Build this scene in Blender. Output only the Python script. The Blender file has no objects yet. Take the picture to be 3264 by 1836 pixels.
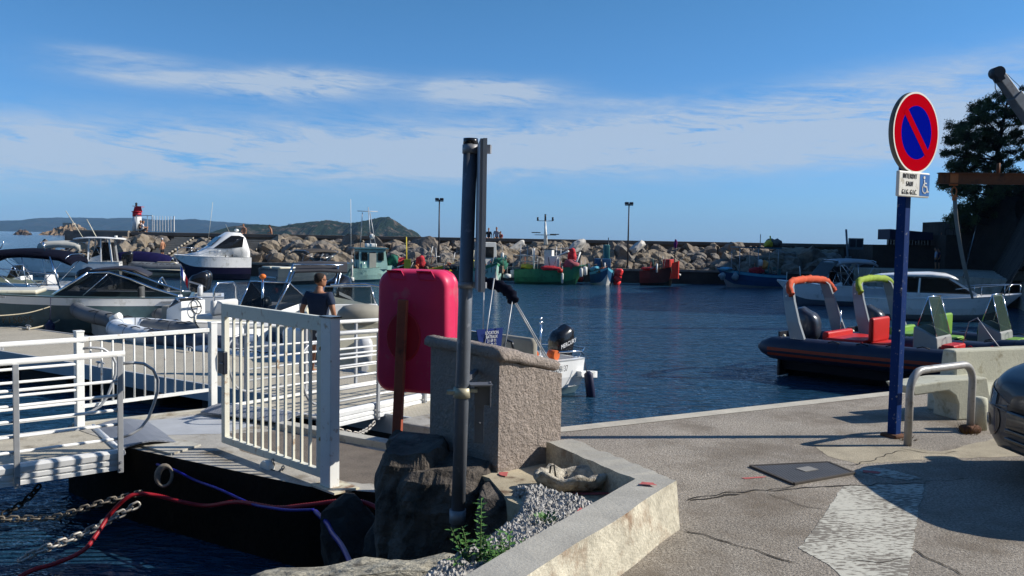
import bpy, bmesh, math, random
from mathutils import Vector, Matrix, noise
from math import sin, cos, pi, radians, sqrt, atan2
random.seed(7)
scene = bpy.context.scene
COL = scene.collection
# ---------------------------------------------------------------- camera
F = 2720.0; EYE = 2.95
RC = Matrix.Rotation(radians(90-3.25), 3, 'X') @ Matrix.Rotation(radians(1.0), 3, 'Z')
cd = bpy.data.cameras.new('camera'); cam = bpy.data.objects.new('camera', cd); COL.objects.link(cam)
cam.matrix_world = Matrix.Translation((0, 0, EYE)) @ RC.to_4x4()
cd.lens = 30; cd.sensor_width = 36; cd.clip_start = .05; cd.clip_end = 30000
scene.camera = cam
# ---------------------------------------------------------------- world
SUN_EL = radians(33); SUN_AZ = radians(5)      # azimuth from +x towards +y
sdir = Vector((cos(SUN_EL)*cos(SUN_AZ), cos(SUN_EL)*sin(SUN_AZ), sin(SUN_EL)))
w = bpy.data.worlds.new('World'); scene.world = w; w.use_nodes = True
nt = w.node_tree; nt.nodes.clear()
def N(t, typ, **k):
    n = t.nodes.new(typ)
    for a, b in k.items(): setattr(n, a, b)
    return n
def MATH(t, op, a, b=None, c=None):
    n = t.nodes.new('ShaderNodeMath'); n.operation = op
    for i, x in enumerate((a, b, c)):
        if x is None: continue
        if isinstance(x, (int, float)): n.inputs[i].default_value = x
        else: t.links.new(x, n.inputs[i])
    return n.outputs[0]
out = N(nt, 'ShaderNodeOutputWorld'); bg = N(nt, 'ShaderNodeBackground')
sky = N(nt, 'ShaderNodeTexSky', sky_type='NISHITA')
sky.sun_disc = False; sky.sun_elevation = SUN_EL; sky.sun_rotation = pi/2-SUN_AZ
sky.air_density = 1.15; sky.dust_density = .25; sky.ozone_density = 2.6; sky.altitude = 0
tc = N(nt, 'ShaderNodeTexCoord'); sx = N(nt, 'ShaderNodeSeparateXYZ'); nt.links.new(tc.outputs['Generated'], sx.inputs[0])
az = MATH(nt, 'ARCTAN2', sx.outputs[0], sx.outputs[1])
el = MATH(nt, 'ARCSINE', sx.outputs[2])
def cloudnoise(ax, ez, rot, off, det=7, rough=.55, dist=.6):
    cb = N(nt, 'ShaderNodeCombineXYZ')
    a2 = MATH(nt, 'ADD', MATH(nt, 'MULTIPLY', az, ax), MATH(nt, 'MULTIPLY', el, rot))
    nt.links.new(a2, cb.inputs[0]); nt.links.new(MATH(nt, 'MULTIPLY', el, ez), cb.inputs[1]); cb.inputs[2].default_value = off
    n = N(nt, 'ShaderNodeTexNoise'); n.inputs['Scale'].default_value = 1; n.inputs['Detail'].default_value = det
    n.inputs['Roughness'].default_value = rough; n.inputs['Distortion'].default_value = dist
    nt.links.new(cb.outputs[0], n.inputs['Vector']); return n.outputs[0]
def gauss(x, c, s):
    d = MATH(nt, 'DIVIDE', MATH(nt, 'SUBTRACT', x, c), s)
    return MATH(nt, 'POWER', 2.718, MATH(nt, 'MULTIPLY', MATH(nt, 'MULTIPLY', d, d), -1))
# low veil band (rises to the right), and four separate puffs above it
cen = MATH(nt, 'ADD', .104, MATH(nt, 'MULTIPLY', az, .045))
band = MATH(nt, 'MULTIPLY', gauss(el, cen, .030), 1.5)
hi = gauss(el, MATH(nt, 'ADD', .115, MATH(nt, 'MULTIPLY', az, .13)), .020)
right = MATH(nt, 'MULTIPLY', MATH(nt, 'MULTIPLY', hi, gauss(az, .36, .26)), .6)
def puff(a, e, sa, se, k): k *= 1.35; return MATH(nt, 'MULTIPLY', MATH(nt, 'MULTIPLY', gauss(az, a, sa), gauss(el, e, se)), k)
m = MATH(nt, 'ADD', band, right)
for q in ((-.40, .166, .08, .012, .5), (-.43, .184, .06, .007, .35), (-.26, .166, .075, .015, 1.0), (-.20, .176, .06, .010, .5), (-.03, .166, .075, .014, .95), (-.04, .174, .05, .008, .35), (.11, .158, .05, .006, .3)):
    m = MATH(nt, 'ADD', m, puff(*q))
n1 = cloudnoise(8, 40, 12, 1.3, 8, .62, .8); n2 = cloudnoise(26, 150, 60, 4.7, 6, .65, 1.2)
nn = MATH(nt, 'ADD', MATH(nt, 'MULTIPLY', n1, .68), MATH(nt, 'MULTIPLY', n2, .32))
dens = MATH(nt, 'MULTIPLY', m, MATH(nt, 'MULTIPLY', MATH(nt, 'SUBTRACT', nn, .355), 5.3))
dens = MATH(nt, 'MINIMUM', MATH(nt, 'MAXIMUM', dens, 0), .8)
# clean sea air: bluer towards the zenith than the stock model
tint = N(nt, 'ShaderNodeMixRGB'); k01 = MATH(nt, 'MINIMUM', MATH(nt, 'MAXIMUM', MATH(nt, 'DIVIDE', el, .27), 0), 1)
nt.links.new(MATH(nt, 'POWER', k01, .6), tint.inputs[0]); tint.inputs[1].default_value = (.54, .98, 2.1, 1); tint.inputs[2].default_value = (.47, .95, 1.38, 1)
skt = N(nt, 'ShaderNodeMixRGB', blend_type='MULTIPLY'); skt.inputs[0].default_value = 1; nt.links.new(sky.outputs[0], skt.inputs[1]); nt.links.new(tint.outputs[0], skt.inputs[2])
mx = N(nt, 'ShaderNodeMixRGB'); nt.links.new(dens, mx.inputs[0]); nt.links.new(skt.outputs[0], mx.inputs[1])
mx.inputs[2].default_value = (6.0, 7.1, 8.5, 1)
nt.links.new(mx.outputs[0], bg.inputs[0]); bg.inputs[1].default_value = .065
nt.links.new(bg.outputs[0], out.inputs[0])
sl = bpy.data.lights.new('sun', 'SUN'); sl.energy = 4.9; sl.angle = radians(.5); sl.color = (1, .945, .86)
so = bpy.data.objects.new('sun', sl); COL.objects.link(so); so.rotation_euler = (-sdir).to_track_quat('-Z', 'Y').to_euler(); so.location = (30, 5, 30)
vs = scene.view_settings; vs.view_transform = 'Standard'; vs.look = 'None'; vs.gamma = 1; vs.exposure = .35; vs.use_curve_mapping = False
scene.render.engine = 'CYCLES'
scene.cycles.max_bounces = 6; scene.cycles.transparent_max_bounces = 12; scene.cycles.volume_bounces = 0
# ---------------------------------------------------------------- helpers
def ray(u, v): return RC @ Vector(((u-1632)/F, -(v-918)/F, -1))
def PZ(u, v, z):
    d = ray(u, v); t = (z-EYE)/d.z; return Vector((0, 0, EYE)) + d*t
def PY(u, v, y):
    d = ray(u, v); t = y/d.y; return Vector((0, 0, EYE)) + d*t
V = Vector
class MB:
    def __init__(s): s.v = []; s.f = []; s.m = []; s.sm = []
    def add(s, vs, fs, mi=0, smooth=False):
        o = len(s.v); s.v += [V(x) for x in vs]
        for f in fs: s.f.append(tuple(i+o for i in f)); s.m.append(mi); s.sm.append(smooth)
        return s
    def box(s, c, d, rz=0, mi=0, R=None):
        c = V(c); M = R or Matrix.Rotation(rz, 3, 'Z'); x, y, z = (q/2 for q in d)
        vs = [c + M @ V((a*x, b*y, e*z)) for a in (-1, 1) for b in (-1, 1) for e in (-1, 1)]
        return s.add(vs, [(0, 1, 3, 2), (4, 6, 7, 5), (0, 4, 5, 1), (2, 3, 7, 6), (0, 2, 6, 4), (1, 5, 7, 3)], mi)
    def bar(s, a, b, w, h, up=(0, 0, 1), mi=0):
        a = V(a); b = V(b); d = (b-a); L = d.length; d.normalize(); up = V(up)
        x = d.cross(up)
        if x.length < 1e-4: x = d.cross(V((0, 1, 0)))
        x.normalize(); z = x.cross(d)
        M = Matrix((x, d, z)).transposed()
        return s.box((a+b)/2, (w, L, h), mi=mi, R=M)
    def tube(s, pts, r, n=8, closed=False, mi=0, cap=True):
        pts = [V(p) for p in pts]; k = len(pts); rs = r if isinstance(r, (list, tuple)) else [r]*k
        vs = []; px = None
        for i in range(k):
            if closed: t = pts[(i+1) % k]-pts[i-1]
            else: t = pts[min(i+1, k-1)]-pts[max(i-1, 0)]
            if t.length < 1e-9: t = V((0, 0, 1))
            t.normalize()
            if px is None:
                px = t.cross(V((0, 0, 1)))
                if px.length < 1e-3: px = t.cross(V((0, 1, 0)))
            px = px - t*px.dot(t)
            if px.length < 1e-5: px = t.orthogonal()
            px.normalize(); py = t.cross(px)
            for j in range(n):
                a = 2*pi*j/n; vs.append(pts[i]+(px*cos(a)+py*sin(a))*rs[i])
        fs = []
        for i in range(k if closed else k-1):
            for j in range(n):
                a = i*n+j; b = i*n+(j+1) % n; c = ((i+1) % k)*n+(j+1) % n; d = ((i+1) % k)*n+j
                fs.append((a, b, c, d))
        s.add(vs, fs, mi, True)
        if cap and not closed:
            o = len(s.v)-len(vs)
            s.f.append(tuple(o+j for j in reversed(range(n)))); s.m.append(mi); s.sm.append(False)
            s.f.append(tuple(o+(k-1)*n+j for j in range(n))); s.m.append(mi); s.sm.append(False)
        return s
    def cyl(s, a, b, r, r2=None, n=16, mi=0):
        return s.tube([a, b], [r, r if r2 is None else r2], n, mi=mi)
    def prism(s, poly, ext, mi=0):
        poly = [V(p) for p in poly]; e = V(ext); k = len(poly)
        fs = [tuple(range(k)), tuple(reversed(range(k, 2*k)))]
        fs += [(i, i+k, (i+1) % k+k, (i+1) % k) for i in range(k)]
        return s.add(poly+[p+e for p in poly], fs, mi)
    def face(s, poly, mi=0): return s.add(poly, [tuple(range(len(poly)))], mi)
    def loft(s, secs, closed=True, cap=True, mi=0, smooth=True):
        k = len(secs); n = len(secs[0]); vs = [p for q in secs for p in q]; fs = []
        for i in range(k-1):
            for j in range(n if closed else n-1):
                fs.append((i*n+j, i*n+(j+1) % n, (i+1)*n+(j+1) % n, (i+1)*n+j))
        s.add(vs, fs, mi, smooth)
        if cap:
            o = len(s.v)-len(vs)
            s.f.append(tuple(o+j for j in reversed(range(n)))); s.m.append(mi); s.sm.append(False)
            s.f.append(tuple(o+(k-1)*n+j for j in range(n))); s.m.append(mi); s.sm.append(False)
        return s
    def ball(s, c, r, n=12, m=8, mi=0):
        c = V(c); r = (r, r, r) if isinstance(r, (int, float)) else r
        secs = []
        for i in range(m+1):
            t = pi*i/m; q = max(sin(t), 1e-3)
            secs.append([c+V((r[0]*q*cos(2*pi*j/n), r[1]*q*sin(2*pi*j/n), -r[2]*cos(t))) for j in range(n)])
        return s.loft(secs, mi=mi)
    def rbox(s, c, d, r=.05, rz=0, n=4, mi=0, taper=1.0, axis='z'):
        """box with rounded vertical edges and softened top/bottom"""
        c = V(c); M = Matrix.Rotation(rz, 3, 'Z')
        def ring(hx, hy, rr, z):
            o = []
            for (sx_, sy_, a0) in ((1, 1, 0), (-1, 1, pi/2), (-1, -1, pi), (1, -1, 3*pi/2)):
                for i in range(n+1):
                    a = a0+pi/2*i/n
                    p = V((sx_*(hx-rr)+rr*cos(a), sy_*(hy-rr)+rr*sin(a), z))
                    if axis == 'y': p = V((p.x, p.z, p.y))
                    if axis == 'x': p = V((p.z, p.x, p.y))
                    o.append(c + M @ p)
            return o
        if axis == 'z': X, Y, Z = d[0]/2, d[1]/2, d[2]/2
        elif axis == 'y': X, Y, Z = d[0]/2, d[2]/2, d[1]/2
        else: X, Y, Z = d[1]/2, d[2]/2, d[0]/2
        q = min(r, Z*.9, X*.9, Y*.9); secs = []
        for i in range(4):
            a = pi/2*i/3; k = q*(1-sin(a))
            secs.append(ring(X-k*.9, Y-k*.9, max(q-k*.5, q*.3), -Z+q*(1-cos(a))))
        for i in range(3, -1, -1):
            a = pi/2*i/3; k = q*(1-sin(a))
            secs.append(ring((X-k*.9)*taper, (Y-k*.9)*taper, max(q-k*.5, q*.3)*taper, Z-q*(1-cos(a))))
        return s.loft(secs, mi=mi)
    def build(s, name, mat, parent=None, world=False, bevel=0, solid=0, sub=0):
        me = bpy.data.meshes.new(name)
        vs = s.v
        if parent is not None and world:
            r = Matrix.Rotation(-parent.rotation_euler.z, 3, 'Z'); L = parent.location
            if parent.parent: L = L + parent.parent.location
            vs = [r @ (p-L) for p in vs]
        me.from_pydata([tuple(p) for p in vs], [], s.f)
        for mm in (mat if isinstance(mat, (list, tuple)) else [mat]): me.materials.append(mm)
        for p, mi, sm in zip(me.polygons, s.m, s.sm): p.material_index = mi; p.use_smooth = sm
        me.update()
        bm = bmesh.new(); bm.from_mesh(me); bmesh.ops.recalc_face_normals(bm, faces=bm.faces); bm.to_mesh(me); bm.free()
        o = bpy.data.objects.new(name, me); COL.objects.link(o)
        if parent: o.parent = parent
        if sub:
            md = o.modifiers.new('sub', 'SUBSURF'); md.levels = sub; md.render_levels = sub
        if solid: md = o.modifiers.new('solid', 'SOLIDIFY'); md.thickness = solid
        if bevel: md = o.modifiers.new('bevel', 'BEVEL'); md.width = bevel; md.segments = 2; md.limit_method = 'ANGLE'
        return o
def tag(o, label, cat, group=None, kind=None):
    if label: o['label'] = label
    if cat: o['category'] = cat
    if group: o['group'] = group
    if kind: o['kind'] = kind
    return o
def thing(name, label, cat, loc=(0, 0, 0), rz=0, group=None):
    o = bpy.data.objects.new(name, None); COL.objects.link(o); o.location = loc; o.rotation_euler = (0, 0, rz)
    return tag(o, label, cat, group)
def struct(name, mb, mat, **k):
    o = mb.build(name, mat, **k); o['kind'] = 'structure'; return o
def copy_tree(o, parent=None):
    c = o.copy(); COL.objects.link(c)
    if parent: c.parent = parent
    for ch in [x for x in o.children]: copy_tree(ch, c)
    return c
def text_mesh(name, txt, size, M, mat, parent, world=True, ext=.002, align='CENTER', shear=0, sx_=1, offs=0, sp=1.0):
    cu = bpy.data.curves.new('t', 'FONT'); cu.body = txt; cu.size = size; cu.align_x = align; cu.align_y = 'CENTER'; cu.extrude = ext; cu.shear = shear; cu.resolution_u = 3; cu.offset = offs*size; cu.space_character = sp
    to = bpy.data.objects.new('t', cu); me = bpy.data.meshes.new_from_object(to)
    bpy.data.objects.remove(to); bpy.data.curves.remove(cu)
    b = MB(); b.add([M @ V((p.co.x*sx_, p.co.y, p.co.z)) for p in me.vertices], [tuple(p.vertices) for p in me.polygons])
    bpy.data.meshes.remove(me)
    return b.build(name, mat, parent, world=world)
def frame(o, x, z):
    """matrix whose +x is x, +z (text normal) is z, located at o"""
    x = V(x).normalized(); z = V(z); z = (z - x*z.dot(x)).normalized(); y = z.cross(x)
    M = Matrix((x, y, z)).transposed().to_4x4(); M.translation = V(o); return M
# ---------------------------------------------------------------- materials
MT = {}
def mat(name, c, rough=.5, metal=0, var=.12, vs=2.5, bump=0, bs=30, spec=.3, dirt=None, coat=0, world=False, fine=0, fs=120, bd=.01):
    if name in MT: return MT[name]
    m = bpy.data.materials.new(name); m.use_nodes = True; t = m.node_tree; b = t.nodes['Principled BSDF']
    tcn = N(t, 'ShaderNodeTexCoord'); co = tcn.outputs['Object']
    if world: co = N(t, 'ShaderNodeNewGeometry').outputs['Position']
    n = N(t, 'ShaderNodeTexNoise'); n.inputs['Scale'].default_value = vs; n.inputs['Detail'].default_value = 6; n.inputs['Roughness'].default_value = .6
    t.links.new(co, n.inputs['Vector'])
    mr = N(t, 'ShaderNodeMapRange'); t.links.new(n.outputs[0], mr.inputs[0]); mr.inputs[1].default_value = .3; mr.inputs[2].default_value = .7
    mr.inputs[3].default_value = 1-var; mr.inputs[4].default_value = 1+var
    val = mr.outputs[0]
    if fine:
        n3 = N(t, 'ShaderNodeTexNoise'); n3.inputs['Scale'].default_value = fs; n3.inputs['Detail'].default_value = 3; n3.inputs['Roughness'].default_value = .7
        t.links.new(co, n3.inputs['Vector'])
        m3 = N(t, 'ShaderNodeMapRange'); t.links.new(n3.outputs[0], m3.inputs[0]); m3.inputs[1].default_value = .35; m3.inputs[2].default_value = .65
        m3.inputs[3].default_value = 1-fine; m3.inputs[4].default_value = 1+fine
        val = MATH(t, 'MULTIPLY', val, m3.outputs[0])
    vm = N(t, 'ShaderNodeVectorMath', operation='SCALE'); vm.inputs[0].default_value = c[:3]; t.links.new(val, vm.inputs['Scale'])
    col = vm.outputs[0]
    if dirt:
        dc, amt, dsc = dirt
        n2 = N(t, 'ShaderNodeTexNoise'); n2.inputs['Scale'].default_value = dsc; n2.inputs['Detail'].default_value = 8; n2.inputs['Roughness'].default_value = .65
        t.links.new(co, n2.inputs['Vector'])
        m2 = N(t, 'ShaderNodeMapRange'); t.links.new(n2.outputs[0], m2.inputs[0]); m2.inputs[1].default_value = .62-amt*.3; m2.inputs[2].default_value = .72-amt*.1
        mix = N(t, 'ShaderNodeMixRGB'); t.links.new(m2.outputs[0], mix.inputs[0]); t.links.new(col, mix.inputs[1]); mix.inputs[2].default_value = (*dc, 1); col = mix.outputs[0]
    t.links.new(col, b.inputs['Base Color'])
    b.inputs['Roughness'].default_value = rough; b.inputs['Metallic'].default_value = metal; b.inputs['Specular IOR Level'].default_value = spec
    b.inputs['Coat Weight'].default_value = coat
    if bump:
        nb = N(t, 'ShaderNodeTexNoise'); nb.inputs['Scale'].default_value = bs; nb.inputs['Detail'].default_value = 5; nb.inputs['Roughness'].default_value = .65
        t.links.new(co, nb.inputs['Vector'])
        bp = N(t, 'ShaderNodeBump'); bp.inputs['Strength'].default_value = bump; bp.inputs['Distance'].default_value = bd
        t.links.new(nb.outputs[0], bp.inputs['Height']); t.links.new(bp.outputs[0], b.inputs['Normal'])
    MT[name] = m; return m
def glass(name, tint, rough=.03, op=.35):
    if name in MT: return MT[name]
    m = bpy.data.materials.new(name); m.use_nodes = True; t = m.node_tree; t.nodes.clear()
    o = N(t, 'ShaderNodeOutputMaterial'); tr = N(t, 'ShaderNodeBsdfTransparent'); gl = N(t, 'ShaderNodeBsdfPrincipled'); mx_ = N(t, 'ShaderNodeMixShader')
    tr.inputs[0].default_value = (*[min(1, x*2+.3) for x in tint], 1); gl.inputs['Base Color'].default_value = (*tint, 1); gl.inputs['Roughness'].default_value = rough
    lw = N(t, 'ShaderNodeLayerWeight'); lw.inputs[0].default_value = .35
    f = MATH(t, 'ADD', MATH(t, 'MULTIPLY', lw.outputs[0], .6), op)
    t.links.new(f, mx_.inputs[0]); t.links.new(tr.outputs[0], mx_.inputs[1]); t.links.new(gl.outputs[0], mx_.inputs[2]); t.links.new(mx_.outputs[0], o.inputs[0])
    MT[name] = m; return m
WHITE = mat('white_paint', (.76, .76, .72), .4, var=.07, dirt=((.42, .30, .19), .10, 11))
GEL = mat('white_gelcoat', (.82, .82, .80), .25, var=.05, dirt=((.5, .5, .45), .2, 2), coat=.3)
GELC = mat('cream_gelcoat', (.66, .62, .48), .3, var=.08, dirt=((.4, .37, .28), .25, 3))
CREAM = mat('cream_gate_paint', (.74, .72, .60), .45, var=.06, dirt=((.36, .20, .09), .13, 10))
ALU = mat('aluminium', (.74, .74, .72), .42, .15, var=.08, vs=8)
ALUD = mat('dull_aluminium', (.42, .43, .44), .5, .4, var=.15, vs=6)
GALV = mat('galvanised_steel', (.30, .31, .33), .55, .4, var=.2, vs=12, dirt=((.2, .19, .18), .3, 9))
CHROME = mat('stainless', (.75, .76, .78), .15, 1, var=.04)
BLACK = mat('black_plastic', (.012, .012, .014), .25, var=.2, coat=.4)
RUB = mat('black_rubber', (.02, .02, .022), .6, var=.2)
NAVY = mat('navy_canvas', (.004, .005, .013), .9, spec=.08, var=.2, bump=.3, bs=20)
PURP = mat('violet_canvas', (.010, .009, .05), .9, spec=.08, var=.2, bump=.3, bs=20)
GREYT = mat('grey_hypalon', (.13, .14, .15), .55, var=.1)
LGREYT = mat('pale_grey_hypalon', (.48, .50, .54), .5, var=.08)
NAVYT = mat('navy_hypalon', (.02, .028, .055), .42, var=.15)
DARKIN = mat('dark_interior', (.02, .02, .022), .8, var=.3)
SEATW = mat('white_vinyl', (.62, .62, .60), .45, var=.06)
TAUPE = mat('taupe_cover', (.30, .28, .23), .8, var=.12, bump=.2)
SKIN = mat('skin', (.34, .16, .09), .5, var=.1)
SKINL = mat('tanned_skin', (.42, .20, .11), .5, var=.1)
HAIR = mat('short_dark_hair', (.025, .018, .014), .85, var=.3, bump=.5, bs=300)
CONC = mat('pale_concrete', (.44, .42, .36), .85, var=.14, vs=3, bump=.25, bs=60, dirt=((.22, .18, .13), .35, 4), fine=.12, fs=150)
CONCW = mat('weathered_concrete', (.36, .34, .30), .9, var=.2, vs=2, bump=.5, bs=30, dirt=((.16, .13, .09), .4, 3), fine=.15, fs=120)
ROCKD = mat('near_black_rock', (.022, .02, .017), .75, var=.5, vs=2, bump=.8, bs=9, bd=.05, dirt=((.045, .042, .038), .4, 3))  # near-black rock tone for the bank and stones of the pit
GLS = glass('clear_glass', (.05, .07, .07), .04, .18)
GLSD = glass('smoked_glass', (.012, .016, .02), .06, .42)
ORANGE = mat('orange_canvas', (.56, .08, .025), .8, var=.12, bump=.5, bs=25)
LIME = mat('lime_canvas', (.25, .35, .035), .8, var=.12, bump=.5, bs=25)
REDV = mat('red_vinyl', (.50, .014, .012), .45, var=.06)
LIMEV = mat('lime_vinyl', (.17, .34, .045), .45, var=.06)
ROPE = mat('pale_rope', (.48, .42, .30), .9, var=.2, vs=40)
# ================================================================ sea, ground, quays
def water_mat():
    m = bpy.data.materials.new('sea_water'); m.use_nodes = True; t = m.node_tree; b = t.nodes['Principled BSDF']
    b.inputs['Base Color'].default_value = (.012, .046, .088, 1); b.inputs['Roughness'].default_value = .1; b.inputs['IOR'].default_value = 1.333
    g = N(t, 'ShaderNodeNewGeometry')
    def nz(sc, ax, det, dist):
        mp = N(t, 'ShaderNodeMapping'); mp.inputs['Scale'].default_value = (sc*ax[0], sc*ax[1], sc); mp.inputs['Rotation'].default_value = (0, 0, .3)
        t.links.new(g.outputs['Position'], mp.inputs[0])
        n = N(t, 'ShaderNodeTexNoise'); n.inputs['Scale'].default_value = 1; n.inputs['Detail'].default_value = det; n.inputs['Roughness'].default_value = .6; n.inputs['Distortion'].default_value = dist
        t.links.new(mp.outputs[0], n.inputs['Vector']); return n.outputs[0]
    h = MATH(t, 'ADD', MATH(t, 'MULTIPLY', nz(.9, (.75, 1.5), 3, .4), .22), MATH(t, 'MULTIPLY', nz(4.2, (.7, 1.5), 3, .5), .085))
    bp = N(t, 'ShaderNodeBump'); bp.inputs['Strength'].default_value = 1; bp.inputs['Distance'].default_value = 1.0
    t.links.new(h, bp.inputs['Height']); t.links.new(bp.outputs[0], b.inputs['Normal'])
    # white caps on the open sea only
    n = nz(.05, (1, .25), 6, .3); geo = N(t, 'ShaderNodeSeparateXYZ'); t.links.new(g.outputs['Position'], geo.inputs[0])
    far = MATH(t, 'GREATER_THAN', geo.outputs[1], 95)
    wc = N(t, 'ShaderNodeMapRange'); t.links.new(n, wc.inputs[0]); wc.inputs[1].default_value = .66; wc.inputs[2].default_value = .70
    mix = N(t, 'ShaderNodeMixRGB'); t.links.new(MATH(t, 'MULTIPLY', wc.outputs[0], far), mix.inputs[0]); mix.inputs[1].default_value = (.012, .046, .088, 1); mix.inputs[2].default_value = (.6, .65, .68, 1)
    t.links.new(mix.outputs[0], b.inputs['Base Color'])
    return m
b = MB(); b.face([(-7000, -40, 0), (7000, -40, 0), (7000, 7600, 0), (-7000, 7600, 0)])
sea = struct('sea', b, water_mat())
b = MB(); b.face([(-400, -39, -2.6), (400, -39, -2.6), (400, 90, -2.6), (-400, 90, -2.6)])
struct('seabed', b, mat('seabed_mud', (.03, .035, .03), .9))

def asphalt():
    m = mat('worn_asphalt', (.325, .285, .232), .88, var=.2, vs=1.1, bump=1, bs=80, bd=.016, dirt=((.19, .155, .115), .42, 1.6), world=True, fine=.5, fs=66)
    return m
ASPH = asphalt()
QZ = 1.35
quay = [(-2.35, -.3), (-.105, 3.37), (.70, 4.68), (-.05, 5.2), (-.6, 5.95), (-.5, 6.85), (.45, 7.24), (4.14, 9.3), (10, 12.6), (15.5, 15.6), (19.2, 22), (18.8, 29.5), (21.4, 34), (25, 42), (25, 52), (25, 62.5), (80, 62.5), (80, -12), (-9, -12), (-9, -5)]
b = MB(); b.prism([(x, y, QZ) for x, y in quay], (0, 0, -3.6))
struct('quay', b, ASPH)
# pale concrete coping along the basin edge, flush sheet
b = MB(); e = [V((-.5, 6.85, QZ+.004)), V((.45, 7.24, QZ+.004)), V((4.14, 9.3, QZ+.004)), V((10, 12.6, QZ+.004)), V((15.5, 15.6, QZ+.004))]
nrm = [V((.4, -.9, 0)), V((.45, -.89, 0)), V((.49, -.87, 0)), V((.49, -.87, 0)), V((.5, -.87, 0))]
for i in range(4): b.face([e[i], e[i+1], e[i+1]+nrm[i+1]*.17, e[i]+nrm[i]*.17])
struct('quay_coping', b, mat('coping_concrete', (.46, .42, .34), .85, var=.18, vs=4, bump=.3, bs=60, fine=.15, world=True))
# lighter repaired strip round post base, irregular
def blob(pts, z, jit=.03, sub=5):
    o = []; sub = max(sub, 8)
    for i in range(len(pts)):
        a = V(pts[i]); c = V(pts[(i+1) % len(pts)]); d_ = c-a; nn_ = V((d_.y, -d_.x, 0)); nn_ = nn_.normalized() if nn_.length > 1e-6 else nn_
        for j in range(sub):
            t_ = j/sub; q = a.lerp(c, t_); k_ = (noise.noise(q*9)+.6*noise.noise(q*31))*jit*1.3*min(1, 6*t_*(1-t_)); q = q+nn_*k_; o.append((q.x, q.y, z))
    return o
def pix(pts, z): return [tuple(PZ(u, v, z)) for u, v in pts]
b = MB(); b.face(blob([p[:2]+(0,) for p in pix([(2600, 1425), (2860, 1425), (3000, 1440), (3180, 1395), (3250, 1455), (3000, 1462), (2850, 1472), (2740, 1480), (2640, 1455)], QZ)], QZ+.0012, .02))
struct('ground_patch', b, mat('ochre_patch', (.36, .31, .22), .9, var=.2, vs=5, bump=.5, bs=120, fine=.25, world=True))
# worn white paint
def wornpaint():
    m = bpy.data.materials.new('worn_white_paint'); m.use_nodes = True; t = m.node_tree; p = t.nodes['Principled BSDF']; g = N(t, 'ShaderNodeNewGeometry')
    mp = N(t, 'ShaderNodeMapping'); mp.inputs['Scale'].default_value = (20, 52, 20); mp.inputs['Rotation'].default_value = (0, 0, .15); t.links.new(g.outputs['Position'], mp.inputs[0])
    n = N(t, 'ShaderNodeTexNoise'); n.inputs['Scale'].default_value = 1; n.inputs['Detail'].default_value = 7; n.inputs['Roughness'].default_value = .6; t.links.new(mp.outputs[0], n.inputs['Vector'])
    n2 = N(t, 'ShaderNodeTexNoise'); n2.inputs['Scale'].default_value = 2.2; n2.inputs['Detail'].default_value = 4; t.links.new(g.outputs['Position'], n2.inputs['Vector'])
    s_ = MATH(t, 'ADD', MATH(t, 'MULTIPLY', n.outputs[0], .8), MATH(t, 'MULTIPLY', n2.outputs[0], .35))
    mr = N(t, 'ShaderNodeMapRange'); t.links.new(s_, mr.inputs[0]); mr.inputs[1].default_value = .525; mr.inputs[2].default_value = .60
    mix = N(t, 'ShaderNodeMixRGB'); t.links.new(mr.outputs[0], mix.inputs[0]); mix.inputs[1].default_value = (.17, .15, .12, 1); mix.inputs[2].default_value = (.50, .48, .40, 1)
    t.links.new(mix.outputs[0], p.inputs['Base Color']); p.inputs['Roughness'].default_value = .85
    bp = N(t, 'ShaderNodeBump'); bp.inputs['Strength'].default_value = .5; bp.inputs['Distance'].default_value = .004; t.links.new(s_, bp.inputs['Height']); t.links.new(bp.outputs[0], p.inputs['Normal'])
    return m
WP = wornpaint()
b = MB(); b.face(blob([p[:2]+(0,) for p in pix([(2690, 1548), (2945, 1541), (2925, 1640), (2912, 1740), (2895, 1845), (2760, 1900), (2640, 1800), (2545, 1748), (2600, 1680)], QZ)], QZ+.0024, .014, 14))
struct('road_marking', b, WP)
b = MB(); b.face(blob([p[:2]+(0,) for p in pix([(2735, 1500), (2760, 1488), (2850, 1500), (2935, 1525), (2890, 1532), (2790, 1517)], QZ)], QZ+.0024, .012, 6))
struct('road_marking', b, WP)
# cracks in the asphalt
CR = mat('crack_shadow', (.035, .03, .024), .95, var=.4, vs=10)
def crack(pts, w0):
    P = [PZ(u, v, QZ+.0042) for u, v in pts]; L = []; R_ = []
    fine = []
    for i in range(len(P)-1):
        k = max(3, int((P[i+1]-P[i]).length/.035))
        for j in range(k): fine.append(P[i].lerp(P[i+1], j/k))
    fine.append(P[-1])
    for i, p in enumerate(fine):
        d = (fine[min(i+1, len(fine)-1)]-fine[max(i-1, 0)]).normalized(); n = V((-d.y, d.x, 0))
        wv = w0*.8*(.35+.9*abs(noise.noise(p*7)))*(1 if 0 < i < len(fine)-1 else .1); off = n*(noise.noise(p*9+V((3, 1, 0)))*.045)
        L.append(p+off+n*wv); R_.append(p+off-n*wv)
    q = MB()
    for i in range(len(L)-1): q.face([L[i], L[i+1], R_[i+1], R_[i]])
    o = struct('pavement_crack', q, CR)
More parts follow.
